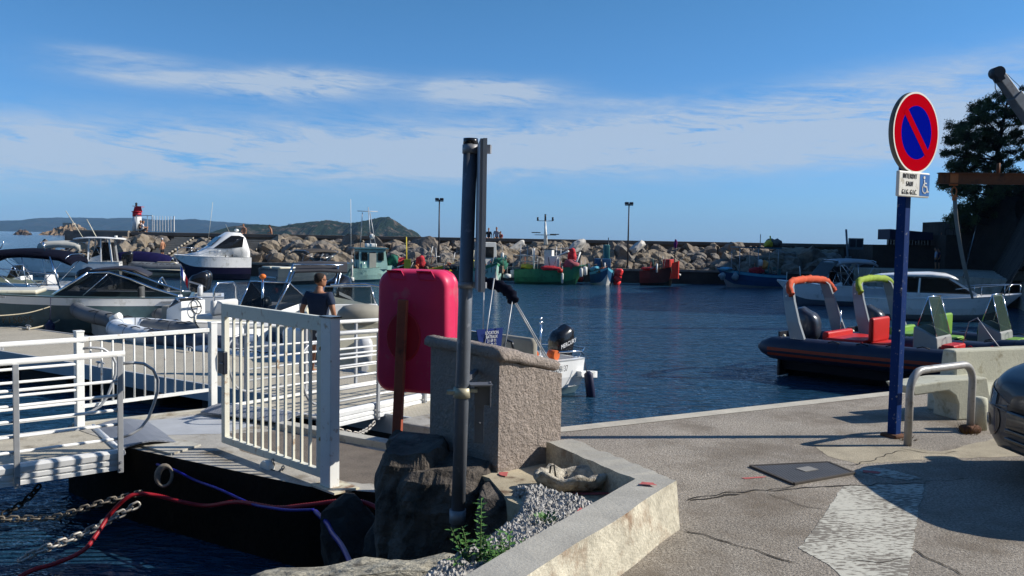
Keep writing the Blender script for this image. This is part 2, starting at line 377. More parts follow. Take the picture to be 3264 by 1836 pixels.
for pts, wd in [([(2185, 1592), (2290, 1572), (2400, 1565), (2560, 1556), (2730, 1545), (2950, 1540)], .013),
                ([(2440, 1568), (2520, 1600), (2630, 1622)], .007), ([(2630, 1622), (2780, 1626), (2930, 1620)], .005),
                ([(2200, 1596), (2360, 1575)], .02), ([(2180, 1690), (2400, 1750), (2540, 1793)], .011),
                ([(2900, 1745), (3000, 1800), (3080, 1836)], .009), ([(2870, 1428), (2960, 1445), (3060, 1440)], .006),
                ([(2640, 1480), (2740, 1478), (2860, 1440), (2900, 1438)], .008), ([(2540, 1545), (2440, 1566)], .01),
                ([(2660, 1780), (2800, 1790), (2900, 1775)], .005), ([(2940, 1535), (3090, 1525)], .006)]: crack(pts, wd)
# red spray marks
SPR = mat('red_spray_paint', (.45, .11, .10), .8, var=.2, vs=30)
b = MB(); b.face(blob([p[:2]+(0,) for p in pix([(2362, 1524), (2440, 1520), (2440, 1522), (2376, 1528)], QZ)], QZ+.0034, .006, 4)); struct('spray_mark', b, SPR)
b = MB(); b.face(blob([p[:2]+(0,) for p in pix([(2750, 1500), (2810, 1506), (2800, 1512), (2752, 1508)], QZ)], QZ+.0050, .006, 4)); struct('spray_mark', b, SPR)

# access cover
def chequer(name, c1, c2, sc):
    m = bpy.data.materials.new(name); m.use_nodes = True; t = m.node_tree; p = t.nodes['Principled BSDF']; tcn = N(t, 'ShaderNodeNewGeometry')
    mp = N(t, 'ShaderNodeMapping'); mp.inputs['Rotation'].default_value = (0, 0, .7); t.links.new(tcn.outputs['Position'], mp.inputs[0])
    ck = N(t, 'ShaderNodeTexChecker'); ck.inputs['Scale'].default_value = sc; t.links.new(mp.outputs[0], ck.inputs['Vector'])
    ns = N(t, 'ShaderNodeTexNoise'); ns.inputs['Scale'].default_value = 6; t.links.new(tcn.outputs['Position'], ns.inputs['Vector'])
    mix = N(t, 'ShaderNodeMixRGB'); t.links.new(ck.outputs[1], mix.inputs[0]); mix.inputs[1].default_value = (*c1, 1); mix.inputs[2].default_value = (*c2, 1)
    mm = N(t, 'ShaderNodeMixRGB', blend_type='MULTIPLY'); mm.inputs[0].default_value = .5; t.links.new(mix.outputs[0], mm.inputs[1]); t.links.new(ns.outputs[0], mm.inputs[2])
    t.links.new(mm.outputs[0], p.inputs['Base Color']); p.inputs['Roughness'].default_value = .6; p.inputs['Metallic'].default_value = .2
    bp = N(t, 'ShaderNodeBump'); bp.inputs['Distance'].default_value = .004; t.links.new(ck.outputs[1], bp.inputs['Height']); t.links.new(bp.outputs[0], p.inputs['Normal'])
    return m
cv = pix([(2392, 1489), (2640, 1477), (2722, 1511), (2530, 1546)], QZ)
ct = thing('access_cover', 'dark studded steel manhole cover sunk in asphalt beside white painted patch', 'manhole cover', tuple(sum((V(p) for p in cv), V())/4))
b = MB(); b.prism([V(p)+V((0, 0, .012)) for p in cv], (0, 0, -.01)); b.build('cover_plate', chequer('studded_steel', (.045, .045, .045), (.13, .125, .12), 60), ct, world=True)
b = MB(); c0 = V(ct.location)
for i in range(4):
    a, c = V(cv[i]), V(cv[(i+1) % 4]); b.bar(a+V((0, 0, .008)), c+V((0, 0, .008)), .022, .014)
b.build('cover_frame', mat('rusty_frame', (.07, .06, .05), .8, var=.3), ct, world=True)
b = MB(); q = V(cv[0]).lerp(V(cv[2]), .55); b.box((q.x, q.y, QZ+.014), (.13, .09, .004), .5); b.build('cover_badge', mat('badge_grey', (.25, .24, .22), .8), ct, world=True)

# unseen green hill added behind the camera to block sky light and deepen shadows
b = MB(); nx, ny = 40, 20; vs_ = []
for j in range(ny):
    for i in range(nx):
        x = -70+i*3.6; y = -12.2-j*2.2; vs_.append((x, y, min(26, .8+j*2.6)+noise.fractal(V((x*.1, y*.1, 4)), .8, 2, 4)*min(2.5, j*.6)+(1.2 if j else 0)))
b.add(vs_, [(j*nx+i, j*nx+i+1, (j+1)*nx+i+1, (j+1)*nx+i) for j in range(ny-1) for i in range(nx-1)])
struct('sky_block_hill', b, mat('sky_block_green', (.05, .06, .03), .95, var=.5, vs=.6, bump=1, bs=2, bd=.3))
# ---------------------------------------------------------------- low gate platform
PLZ = .75
plat = [(-3.85, 8.6), (-1.75, 7.38), (-1.3, 7.28), (-.7, 7.15), (-.75, 8.5), (-1.24, 8.85), (-2.6, 9.7), (-3.55, 10.75), (-5.0, 9.55)]
b = MB(); b.prism([(x, y, PLZ) for x, y in plat], (0, 0, -3)); struct('platform', b, mat('wet_shaded_concrete', (.012, .009, .006), .95, spec=.15, var=.5, vs=2, bump=.9, bs=14, bd=.03, dirt=((.008, .007, .006), .4, 3)))  # wet brown wall, its deep shade put into the near-black colour
b = MB(); b.face([(x, y, PLZ+.003) for x, y in plat]); struct('platform_top', b, CONCW)
b = MB(); b.face(blob([(-1.45, 7.55, 0), (-.85, 7.4, 0), (-.85, 8.4, 0), (-1.35, 8.7, 0), (-2.55, 9.5, 0), (-3.1, 9.35, 0), (-2.75, 8.6, 0)], PLZ+.004, .03, 6))
struct('platform_paving', b, mat('dark_asphalt', (.15, .125, .10), .9, var=.2, vs=4, bump=.6, bs=120, fine=.4, fs=90, world=True))
b = MB(); b.face(blob([(-4.55, 9.65, 0), (-3.6, 10.4, 0), (-2.95, 9.75, 0), (-3.2, 9.3, 0), (-3.75, 9.2, 0)], PLZ+.005, .02, 5))
struct('platform_screed', b, mat('smooth_screed', (.40, .41, .42), .6, var=.12, vs=3, world=True))
b = MB(); b.bar((-1.2, 8.78, PLZ+.03), (-2.62, 9.66, PLZ+.03), .16, .09); b.bar((-3.5, 10.7, PLZ+.01), (-4.95, 9.55, PLZ+.01), .07, .06)
struct('platform_kerb', b, CONC, bevel=.01)
# concrete block and step between platform and pillar
b = MB(); b.prism([V((x, y, 1.02)) for x, y in [(-1.25, 8.9), (-.75, 8.6), (-.2, 9.2), (-.7, 9.55)]], (0, 0, -2)); struct('quay_step', b, CONCW, bevel=.02)

# ---------------------------------------------------------------- rocky pit
def pitz(x, y):
    # distance left of kerb line
    d = (x+.105)*(-.853)+(y-3.37)*.521
    n = noise.fractal(V((x*1.3, y*1.3, 0)), .8, 2.1, 5)*.22+abs(noise.noise(V((x*3, y*3, 2))))*.12
    base = 1.38-d*.52
    if d > 2.2: base -= (d-2.2)*.5
    return max(base, -1.2)+n*min(1, max(0, d*2))
b = MB(); nx, ny = 60, 56; vs_ = []
for j in range(ny):
    for i in range(nx):
        y = .2+j*(7.55-.2)/(ny-1); xk = -.105+(y-3.37)*.611; xk = min(xk, .6)
        if y > 4.68: xk = .62-(y-4.68)*.95
        x = xk-.02-(i/(nx-1))**1.3*5.4; z = pitz(x, y)
        if y > 6.9 and x > -1.6: z = min(z, .6)
        vs_.append((x, y, z))
b.add(vs_, [(j*nx+i, j*nx+i+1, (j+1)*nx+i+1, (j+1)*nx+i) for j in range(ny-1) for i in range(nx-1)])
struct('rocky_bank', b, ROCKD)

def rockmesh(seed, sub=2, cuts=9, rough=.1):
    r = random.Random(seed); bm = bmesh.new(); bmesh.ops.create_icosphere(bm, subdivisions=sub, radius=1)
    pl = []
    for i in range(cuts):
        n = V((r.gauss(0, 1), r.gauss(0, 1), r.gauss(0, 1))).normalized(); pl.append((n, r.uniform(.45, .82)))
    o = V((r.uniform(0, 50),)*3)
    for v in bm.verts:
        for n, d in pl:
            q = v.co.dot(n)
            if q > d: v.co -= n*(q-d)
        v.co += v.co.normalized()*noise.fractal(v.co*1.8+o, 1, 2, 4)*rough
    bmesh.ops.recalc_face_normals(bm, faces=bm.faces)
    me = bpy.data.meshes.new('rock'); bm.to_mesh(me); bm.free(); return me
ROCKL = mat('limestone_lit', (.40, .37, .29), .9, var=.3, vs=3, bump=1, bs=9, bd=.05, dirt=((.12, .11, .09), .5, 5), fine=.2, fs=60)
def rock(name, seed, loc, sc, rz, m, label, cat='rock', group=None, sub=3, rough=.12, cuts=9):
    me = rockmesh(seed, sub, cuts, rough); me.materials.append(m)
    o = bpy.data.objects.new(name, me); COL.objects.link(o); o.location = loc; o.scale = sc; o.rotation_euler = (0, 0, rz); tag(o, label, cat, group); return o
p = PZ(1200, 1815, 1.2)
rock('rock', 3, (p.x-.02, p.y-.10, 1.06), (.66, .36, .26), .25, ROCKL, 'jagged sunlit grey limestone rock at the bottom edge of the photo below the dark pit', sub=5, rough=.16)
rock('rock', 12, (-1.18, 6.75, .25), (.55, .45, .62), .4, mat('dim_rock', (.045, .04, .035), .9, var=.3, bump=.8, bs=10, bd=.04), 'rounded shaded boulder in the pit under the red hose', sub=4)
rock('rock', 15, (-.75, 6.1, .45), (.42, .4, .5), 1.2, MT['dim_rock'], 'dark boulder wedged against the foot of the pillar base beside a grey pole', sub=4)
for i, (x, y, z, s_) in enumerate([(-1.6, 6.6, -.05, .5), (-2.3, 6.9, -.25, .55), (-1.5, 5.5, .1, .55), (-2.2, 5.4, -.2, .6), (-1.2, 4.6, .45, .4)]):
    rock('rock', 30+i, (x, y, z), (s_*1.2, s_, s_*.75), i*.9, ROCKD, ('black rock in the pit just under the gate post', 'black rock low in the pit left of the rounded boulder', 'black rock in the middle of the dark pit', 'black rock at the water line, leftmost in the pit', 'black rock nearest the kerb in the pit')[i], group='black rocks in the pit', sub=4)

# kerb (L-shaped low wall)
ku = 1.62
kt = thing('kerb_wall', 'low L-shaped concrete kerb wall with flaking whitewash and rust stains round the gravel bed', 'kerb', (.9, 4.6, QZ))
KW = mat('flaking_kerb', (.50, .46, .36), .9, var=.3, vs=5, bump=.9, bs=22, bd=.015, dirt=((.20, .11, .06), .38, 3.5), fine=.2, fs=90)
KT = mat('kerb_top', (.37, .35, .30), .85, var=.15, vs=5, bump=.4, bs=60, fine=.15, fs=140)
def kseg(name, A, B, wdt, m_side, m_top, batter=.06):
    A = V(A); B = V(B); d = (B-A).normalized(); n = V((d.y, -d.x, 0)); k = 26; q = MB()   # n = outer side
    for i in range(k):
        for (a, c) in ((i/k, (i+1)/k),):
            def P(t, side, z):
                base = A.lerp(B, t); jit = noise.noise(V((t*9, side*3, z*5)))*.02
                if side: return base+n*((0 if z > 1.5 else batter)+jit)+V((0, 0, z+(noise.noise(V((t*14, 1, z)))*.012 if z > 1.5 else 0)))
                return base-n*wdt+V((0, 0, z+noise.noise(V((t*9, 5, z)))*.008))
            q.add([P(a, 1, 1.0), P(c, 1, 1.0), P(c, 1, ku), P(a, 1, ku)], [(0, 1, 2, 3)], 0)
            q.add([P(a, 1, ku), P(c, 1, ku), P(c, 0, ku), P(a, 0, ku)], [(0, 1, 2, 3)], 1)
            q.add([P(a, 0, 1.0), P(c, 0, 1.0), P(c, 0, ku), P(a, 0, ku)], [(0, 1, 2, 3)], 0)
    for t in (0, 1): q.add([P(t, 1, 1.0), P(t, 1, ku), P(t, 0, ku), P(t, 0, 1.0)], [(0, 1, 2, 3)], 0)
    return q.build(name, [m_side, m_top], kt, world=True)
kseg('kerb_arm', (-1.38, 1.0, 0), (.94, 4.70, 0), .2, KW, KT)
kseg('kerb_arm', (.94, 4.71, 0), (.42, 5.66, 0), .2, KW, KT)
b = MB(); b.face(blob([p[:2]+(0,) for p in pix([(2035, 1552), (2095, 1556), (2082, 1547), (2045, 1544)], ku)], ku+.016, .006, 4)); b.build('spray_mark', SPR, kt, world=True)
# pad inside the kerb
b = MB(); b.prism([V((x, y, 1.47)) for x, y in [(.69, 4.72), (.2, 5.75), (-.55, 5.95), (-.62, 5.75), (-.12, 5.22), (.0, 4.78), (.28, 4.4)]], (0, 0, -.5))
struct('concrete_pad', b, mat('stained_pad', (.42, .36, .25), .88, var=.2, vs=4, bump=.3, bs=50, dirt=((.10, .055, .03), .35, 5), fine=.12, world=True))
b = MB(); b.face(blob([p[:2]+(0,) for p in pix([(1820, 1572), (2020, 1568), (1960, 1576), (1860, 1578)], 1.474)], 1.476, .006, 4)); struct('spray_mark', b, SPR)
b = MB(); b.face(blob([p[:2]+(0,) for p in pix([(1590, 1508), (1620, 1506), (1615, 1520), (1596, 1516)], 1.474)], 1.478, .006, 4)); struct('spray_mark', b, SPR)
# gravel bed: sloping heap + stones
def gxr(y):
    xk = -.105+(y-3.37)*.611
    return xk if y < 4.5 else .585-(y-4.5)*1.15
def gwd(y): return max(.16, gxr(y)-(.01-(4.64-y)*.468))
def gz(x, y):
    d = gxr(y)-x; w_ = gwd(y); return 1.515-.10*d-max(0, d-w_*.8)*1.6+noise.noise(V((x*5, y*5, 0)))*.03
GR = mat('grey_gravel', (.30, .29, .27), .9, var=.5, vs=60, bump=1, bs=60, bd=.02)
b = MB(); nx, ny = 24, 44; vs_ = []
for j in range(ny):
    for i in range(nx):
        y = 2.3+j*(4.86-2.3)/(ny-1); x = gxr(y)+.01-i/(nx-1)*gwd(y)*(1.1+.1*sin(y*7)); vs_.append((x, y, gz(x, y)))
b.add(vs_, [(j*nx+i, j*nx+i+1, (j+1)*nx+i+1, (j+1)*nx+i) for j in range(ny-1) for i in range(nx-1)])
r = random.Random(5)
for k in range(6500):
    y = r.uniform(2.9, 4.85); x = gxr(y)-r.random()*gwd(y)*1.05; s_ = r.uniform(.006, .019)
    z = gz(x, y)+s_*.3; c = V((x, y, z)); a = [V((r.uniform(-1, 1), r.uniform(-1, 1), r.uniform(-1, 1))).normalized()*s_ for _ in range(6)]
    b.add([c+V((s_, 0, 0))+a[0]*.4, c+V((-s_, 0, 0))+a[1]*.4, c+V((0, s_, 0))+a[2]*.4, c+V((0, -s_, 0))+a[3]*.4, c+V((0, 0, s_))+a[4]*.4, c+V((0, 0, -s_))],
          [(0, 2, 4), (2, 1, 4), (1, 3, 4), (3, 0, 4), (2, 0, 5), (1, 2, 5), (3, 1, 5), (0, 3, 5)], 1)
gb = b.build('gravel', [GR, mat('gravel_stone', (.36, .345, .32), .9, var=.6, vs=40)]); gb['kind'] = 'stuff'; gb['label'] = 'grey gravel heaped inside the kerb'; gb['category'] = 'gravel'
b = MB(); b.face([tuple(V(q)) for q in blob([tuple(PZ(u, v, 1.55))[:2]+(0,) for u, v in [(1826, 1652), (1848, 1620), (1856, 1622), (1846, 1642), (1815, 1664), (1806, 1662)]], 1.553, .006, 3)]); struct('spray_mark', b, SPR)

# weed plant
pl = thing('weed_plant', 'green leafy weed growing out of the gravel inside the kerb', 'plant', tuple(PZ(1530, 1850, 1.40)))
LEAF = mat('weed_leaf', (.07, .17, .035), .55, var=.35, vs=12); STEM = mat('weed_stem', (.08, .13, .04), .7)
r = random.Random(11); lf = MB(); st = MB(); bx, by, bz = pl.location
for k in range(34):
    hgt = .38 if k == 0 else r.uniform(.08, .25); lean = V((r.uniform(-.5, .6), r.uniform(-.4, .4), 0))*(.15 if k == 0 else 1)*hgt*1.2
    ox = V((bx, by, bz))+V((r.uniform(-.06, .16), r.uniform(-.05, .08), -.02)) if k else V((bx, by, bz))
    tip = ox+lean+V((0, 0, hgt)); pts = [ox.lerp(tip, t)+lean*(-.25*t*(1-t)) for t in (0, .33, .66, 1)]
    st.tube(pts, [.005, .004, .003, .0015], 5)
    nl = int(hgt*125)
    for i in range(nl):
        t = .12+.88*i/nl; c = ox.lerp(tip, t); a = i*2.4+k; d = V((cos(a), sin(a), r.uniform(.1, .8))).normalized(); L = r.uniform(.03, .06)*(1.2-t*.45); s_ = d.cross(V((0, 0, 1))).normalized()*L*.26
        m_ = c+d*L*.5-V((0, 0, L*.05)); lf.add([c, m_+s_, c+d*L-V((0, 0, L*.2)), m_-s_, m_+V((0, 0, -L*.08))], [(0, 1, 4), (1, 2, 4), (2, 3, 4), (3, 0, 4)])
lf.build('leaves', LEAF, pl, world=True); st.build('stems', STEM, pl, world=True)
# small second weed
pl = thing('weed_plant', 'tiny low weed sprig beside the red spray mark on the gravel', 'plant', tuple(PZ(1735, 1665, 1.5)))
lf = MB(); bx, by, bz = pl.location
for i in range(40):
    a = i*2.4; d = V((cos(a), sin(a), r.uniform(.3, 1.5))).normalized(); c = V((bx, by, bz))+V((cos(a), sin(a), 0))*r.uniform(0, .06)+V((0, 0, r.uniform(0, .03))); L = .03; s_ = d.cross(V((0, 0, 1))).normalized()*L*.3
    lf.add([c, c+d*L*.5+s_, c+d*L, c+d*L*.5-s_], [(0, 1, 2, 3)])
lf.build('leaves', LEAF, pl, world=True)

# ---------------------------------------------------------------- rendered pillar
A = V((-.07, 5.34, 0)); B = V((.345, 5.68, 0)); C = V((-.56, 5.93, 0)); D = B+C-A
pt = thing('masonry_pillar', 'short square rough-rendered masonry pillar with sloping capstone beside the kerb', 'pillar', (0, 5.8, 1.47))
REND = mat('rough_render', (.47, .395, .34), .92, var=.1, vs=4, fine=.12, fs=60)
t = REND.node_tree; pb = t.nodes['Principled BSDF']; co = [n for n in t.nodes if n.type == 'TEX_COORD'][0].outputs['Object']
mus = N(t, 'ShaderNodeTexNoise'); mus.inputs['Scale'].default_value = 34; mus.inputs['Detail'].default_value = 8; mus.inputs['Roughness'].default_value = .68; mus.inputs['Distortion'].default_value = .15; t.links.new(co, mus.inputs['Vector'])
mr = N(t, 'ShaderNodeMapRange'); mr.inputs[1].default_value = .36; mr.inputs[2].default_value = .66; t.links.new(mus.outputs[0], mr.inputs[0])
bp = N(t, 'ShaderNodeBump'); bp.inputs['Strength'].default_value = 1; bp.inputs['Distance'].default_value = .022; t.links.new(mr.outputs[0], bp.inputs['Height']); t.links.new(bp.outputs[0], pb.inputs['Normal'])
def wallgrid(q, P00, P10, P11, P01, n, amp, nrm_):
    vs_ = []
    for j in range(n+1):
        for i in range(n+1):
            p = (P00.lerp(P10, i/n)).lerp(P01.lerp(P11, i/n), j/n)
            e = min(i, n-i, j, n-j); dd = noise.noise(p*14)*amp+noise.noise(p*34)*amp*.7
            vs_.append(p+nrm_*(dd if e > 0 else 0))
    q.add(vs_, [(j*(n+1)+i, j*(n+1)+i+1, (j+1)*(n+1)+i+1, (j+1)*(n+1)+i) for j in range(n) for i in range(n)], 0, True)
tA, tB, tC, tD = 2.19, 2.06, 2.19, 2.06
def up(p, z): return V((p.x, p.y, z))
b = MB(); zb = 1.0
for (P, Q, zp, zq) in ((A, B, tA, tB), (C, A, tC, tA), (D, C, tD, tC), (B, D, tB, tD)):
    nn_ = (Q-P).cross(V((0, 0, 1))).normalized(); wallgrid(b, up(P, zb), up(Q, zb), up(Q, zq), up(P, zp), 36, .007, nn_)
b.face([up(A, tA), up(B, tB), up(D, tD), up(C, tC)])
b.build('pillar_shaft', REND, pt, world=True)
# capstone, proud by 3 cm, following the slope
cc = (A+B+C+D)/4
def outp(p, k): return p+(p-cc).normalized()*k
b = MB(); lo = [outp(A, .035), outp(B, -.03), outp(D, -.03), outp(C, .035)]
zz = (tA, tB+.01, tD+.01, tC); secs = []
for (k, dz) in ((-.02, 0), (.012, .015), (.015, .05), (-.005, .075), (-.06, .085)):
    ring = []
    for idx in range(4):
        p0, z0 = lo[idx], zz[idx]; p1, z1 = lo[(idx+1) % 4], zz[(idx+1) % 4]
        for i in range(12):
            t_ = i/12; p = p0.lerp(p1, t_); q = p+(p-cc).normalized()*(k+noise.noise(p*17+V((0, 0, dz*20)))*.016); ring.append(V((q.x, q.y, z0+(z1-z0)*t_+dz+noise.noise(p*9)*.008)))
    secs.append(ring)
b.loft(secs); b.build('capstone', REND, pt, world=True)
# lumpy foundation in shade
def roughblock(q, x0, x1, y0, y1, z0, z1, amp=.05, ex=6, seed=0):
    secs = []; nz = 34
    for k in range(nz+1):
        t_ = k/nz; z = z0+(z1-z0)*t_; s1 = 1.06-.05*t_-(.14 if k == nz else .06 if k == nz-1 else .02 if k == nz-2 else 0); ring = []
        for i in range(72):
            a = 2*pi*i/72; ca, sa = cos(a), sin(a); rr = (abs(ca)**ex+abs(sa)**ex)**(-1/ex)
            p = V(((x0+x1)/2+ca*rr*(x1-x0)/2*s1, (y0+y1)/2+sa*rr*(y1-y0)/2*s1, z)); o_ = V((seed, 0, 0)); p += V((ca, sa, 0))*(noise.noise(p*3+o_)*amp+noise.noise(p*8+o_)*amp*.6+noise.noise(p*20+o_)*amp*.3); p.z += noise.noise(p*7)*amp*.8; ring.append(p)
        secs.append(ring)
    q.loft(secs, smooth=False)
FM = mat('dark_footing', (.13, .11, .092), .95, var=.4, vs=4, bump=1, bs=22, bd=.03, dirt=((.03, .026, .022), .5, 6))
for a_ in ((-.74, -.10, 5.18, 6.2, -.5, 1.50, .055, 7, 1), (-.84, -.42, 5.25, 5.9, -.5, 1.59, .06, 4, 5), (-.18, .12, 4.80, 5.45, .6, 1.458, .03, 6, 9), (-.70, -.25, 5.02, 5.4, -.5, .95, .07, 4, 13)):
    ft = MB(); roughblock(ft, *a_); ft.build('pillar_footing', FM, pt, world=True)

# stone basin on the pad
c = PZ(1818, 1532, 1.52); bt = thing('stone_basin', 'broken pale rough stone basin lying on the pad beside the pillar', 'basin', (c.x, c.y, 1.47))
q = MB(); secs = []
for (s1, z, jit) in ((.55, 0, .02), (.85, .03, .02), (1.0, .09, .03), (1.02, .125, .03), (.9, .14, .03), (.72, .12, .02), (.62, .06, .01), (.3, .045, .0)):
    ring = []
    for i in range(44):
        a = 2*pi*i/44; p = V((c.x+.01+cos(a)*.225*s1, c.y+sin(a)*.13*s1, 1.475+z*.72)); dz = noise.noise(V((cos(a)*2.4, sin(a)*2.4, s1*2)))*jit*1.5; p.z += dz if z else 0; p += V((cos(a), sin(a), 0))*noise.noise(p*22)*.014; ring.append(p)
    secs.append(ring)
q.loft(secs); q.build('basin', mat('pale_travertine', (.56, .51, .41), .9, var=.3, vs=14, bump=1, bs=45, bd=.02, dirt=((.16, .12, .08), .5, 12)), bt, world=True)
b = MB(); b.tube([c+V((-.13, -.02, .0)), c+V((-.12, -.02, .09)), c+V((-.10, -.02, .10)), c+V((-.09, -.02, .03))], .006, 6); b.build('ring', RUB, bt, world=True)
# ================================================================ street furniture
# grey pole with a sign panel seen edge-on
PB = V((-.30, 5.0, 1.22)); pt = thing('sign_pole', 'tall grey galvanised pole with a sign panel seen edge on, clamped to the rough pillar', 'pole', tuple(PB))
top = V((-.255, 5.0, 3.52))
b = MB(); b.tube([PB, top], .041, 20); b.build('pole', mat('grey_pole', (.15, .165, .19), .45, .3, var=.15, vs=6, dirt=((.3, .31, .33), .12, 14)), pt, world=True)
b = MB(); b.tube([top+V((0, 0, -.02)), top+V((0, 0, .012))], [.044, .043], 20); b.build('pole_cap', BLACK, pt, world=True)
b = MB(); b.tube([PB+V((0, 0, .04)), PB+V((0, 0, .12))], .050, 16); b.build('pole_sleeve', GALV, pt, world=True)
PAN = mat('grey_panel_back', (.27, .28, .31), .5, .3, var=.08, vs=3)
a = V((-.205, 5.02, 0)); c = V((-.168, 4.58, 0)); d = (c-a).normalized(); n = V((d.y, -d.x, 0))
z0, z1 = 2.665, 3.485
b = MB(); b.bar(up(a, z0), up(a, z1), .02, .012, up=n); b.prism([up(a, z0), up(c, z0), up(c, z1), up(a, z1)], n*.014)
b.build('sign_panel', PAN, pt, world=True)
b = MB(); b.prism([up(c, z0), up(c+n*-.022, z0), up(c+n*-.022+d*.02, z0), up(c+d*.02, z0)], (0, 0, z1-z0)); pass
b.build('panel_flange', mat('panel_edge', (.40, .41, .43), .45, .3), pt, world=True)
YST = mat('yellowed_steel', (.42, .38, .27), .5, .3, var=.2, vs=10, dirt=((.2, .1, .04), .2, 8))
for z, w_, mm in ((3.47, .05, GALV), (2.68, .035, GALV)):
    b = MB(); p = PB.lerp(top, (z-1.22)/2.30); b.tube([p+V((0, 0, -w_/2)), p+V((0, 0, w_/2))], .047, 18); b.bar(p+V((.03, 0, 0)), p+V((.12, -.02, 0)), .03, w_, mi=0); o = b.build('clamp_collar', mm, pt, world=True)
p = PB.lerp(top, .358); b = MB(); b.tube([p+V((0, 0, -.03)), p+V((0, 0, .03))], .051, 18); b.bar(p+V((-.09, .0, 0)), p+V((-.03, 0, 0)), .05, .02); b.bar(p+V((.03, 0, .012)), p+V((.09, 0, .012)), .03, .02); b.build('clamp_collar', YST, pt, world=True)
# bracket bolted to the pillar
b = MB(); q = p+V((.12, .30, .04))
b.bar(p+V((.04, .02, .045)), p+V((.17, .05, .045)), .10, .008); b.box(tuple(p+V((.115, .06, -.02))), (.09, .008, .13)); b.box(tuple(p+V((.165, .055, -.02))), (.008, .06, .15)); b.box(tuple(p+V((.10, .075, -.19))), (.055, .008, .26))
b.tube([p+V((.10, .05, .0)), p+V((.10, .085, .0))], .013, 8); b.tube([p+V((.10, .06, -.2)), p+V((.10, .085, -.2))], .01, 8)
b.bar(p+V((-.0, .06, .05)), p+V((.06, .5, .05)), .03, .03)
b.build('wall_bracket', mat('bracket_steel', (.16, .165, .18), .5, .4, var=.2), pt, world=True)

# no parking sign
SB = PZ(2868, 1400, QZ); yawn = V((.56, -.83, 0)).normalized(); tx = V((-yawn.y, yawn.x, 0))  # tx = reading direction (viewer's right)
st = thing('no_parking_sign', 'round red and blue no-parking sign over a small disabled-permit plate on a blue post', 'road sign', tuple(SB))
BLUEP = mat('blue_post_paint', (.002, .026, .13), .6, spec=.1, var=.12, vs=3, dirt=((.30, .30, .30), .05, 26))
HT = 2.93
R_ = Matrix((tx, -yawn, V((0, 0, 1)))).transposed()
b = MB(); b.box(SB-yawn*.085+tx*.05+V((0, 0, (HT-.25)/2)), (.078, .078, HT-.25), R=R_)
b.build('post', BLUEP, st, world=True, bevel=.006)
b = MB(); b.rbox(SB-yawn*.085+tx*.05+V((0, 0, .01)), (.16, .16, .035), .02, .5); b.build('post_base', mat('rusty_base', (.12, .055, .03), .9, var=.5, vs=14, bump=.8), st, world=True)
dc = PY(2921, 423, 7.02); dR = .328
def disc(q, r0, r1, off, mi=0, n=64, ctr=dc):
    if r0 == 0: q.face([ctr+yawn*off+tx*cos(2*pi*i/n)*r1+V((0, 0, sin(2*pi*i/n)*r1)) for i in range(n)], mi)
    else:
        for i in range(n):
            a, c = 2*pi*i/n, 2*pi*(i+1)/n
            f = lambda an, rr: ctr+yawn*off+tx*cos(an)*rr+V((0, 0, sin(an)*rr))
            q.face([f(a, r0), f(c, r0), f(c, r1), f(a, r1)], mi)
b = MB(); b.tube([dc-yawn*.04, dc-yawn*.0], [dR, dR], 64); dk = b.build('sign_disc', mat('sign_back_grey', (.16, .15, .12), .6, var=.2), st, world=True)
SR = mat('sign_red', (.48, .002, .010), .8, spec=0, var=.06); SBL = mat('sign_blue', (.0015, .006, .27), .8, spec=0, var=.06); SW = mat('sign_white', (.78, .76, .68), .5, var=.08, dirt=((.4, .35, .25), .15, 12))
b = MB(); disc(b, dR*.955, dR, .002); b.build('sign_rim', SW, dk, world=True)
b = MB(); disc(b, dR*.66, dR*.955, .002); s45 = V(tx)*cos(radians(-57)) + V((0, 0, 1))*sin(radians(-57)); 
s45 = (tx*.5+V((0, 0, -.5))).normalized(); pn = yawn.cross(s45)
hw = dR*.095; b.face([dc+yawn*.0032+s45*dR*.74*a_+pn*hw*c_ for a_, c_ in ((-1, -1), (1, -1), (1, 1), (-1, 1))]); b.build('sign_red_ring', SR, dk, world=True)
b = MB(); disc(b, 0, dR*.66, .002); b.build('sign_blue_field', SBL, dk, world=True)
pc = PY(2915, 588, 7.0); PW, PH = .44, .205
b = MB(); b.box(pc-yawn*.015, (PW, .03, PH), R=R_); pk = b.build('permit_plate', SW, st, world=True, bevel=.008)
M = frame(pc+yawn*.002-tx*.065, tx, yawn); INK = mat('sign_ink', (.05, .045, .04), .7)
for i, (tt, dz) in enumerate((('INTERDIT', .062), ('SAUF', .0), ('G.I.G.-G.I.C.', -.066))):
    text_mesh('lettering', tt, .056, M @ Matrix.Translation((-.005, dz, 0)), INK, pk, sx_=.70 if i < 2 else .60, offs=-.008, sp=1.22)
b = MB(); bc = pc+tx*.145+yawn*.001
b.face([bc+tx*a_*.07+V((0, 0, c_*.088))+yawn*.001 for a_, c_ in ((-1, -1), (1, -1), (1, 1), (-1, 1))]); b.build('wheelchair_panel', mat('panel_blue', (.02, .14, .42), .5), pk, world=True)
b = MB(); f2 = lambda x, z: bc+yawn*.005+tx*x+V((0, 0, z))
def strip(q, pts, wd):
    for i in range(len(pts)-1):
        a = V((pts[i][0], pts[i][1], 0)); c = V((pts[i+1][0], pts[i+1][1], 0)); dd = (c-a).normalized(); nn_ = V((-dd.y, dd.x, 0))*wd/2; a = a-dd*wd*.3; c = c+dd*wd*.3
        q.face([f2(*(a+nn_)[:2]), f2(*(a-nn_)[:2]), f2(*(c-nn_)[:2]), f2(*(c+nn_)[:2])])
strip(b, [(-.012, .04), (-.008, -.01), (.025, -.012), (.04, -.055), (.052, -.05)], .012); strip(b, [(-.01, .018), (.022, .016)], .01)
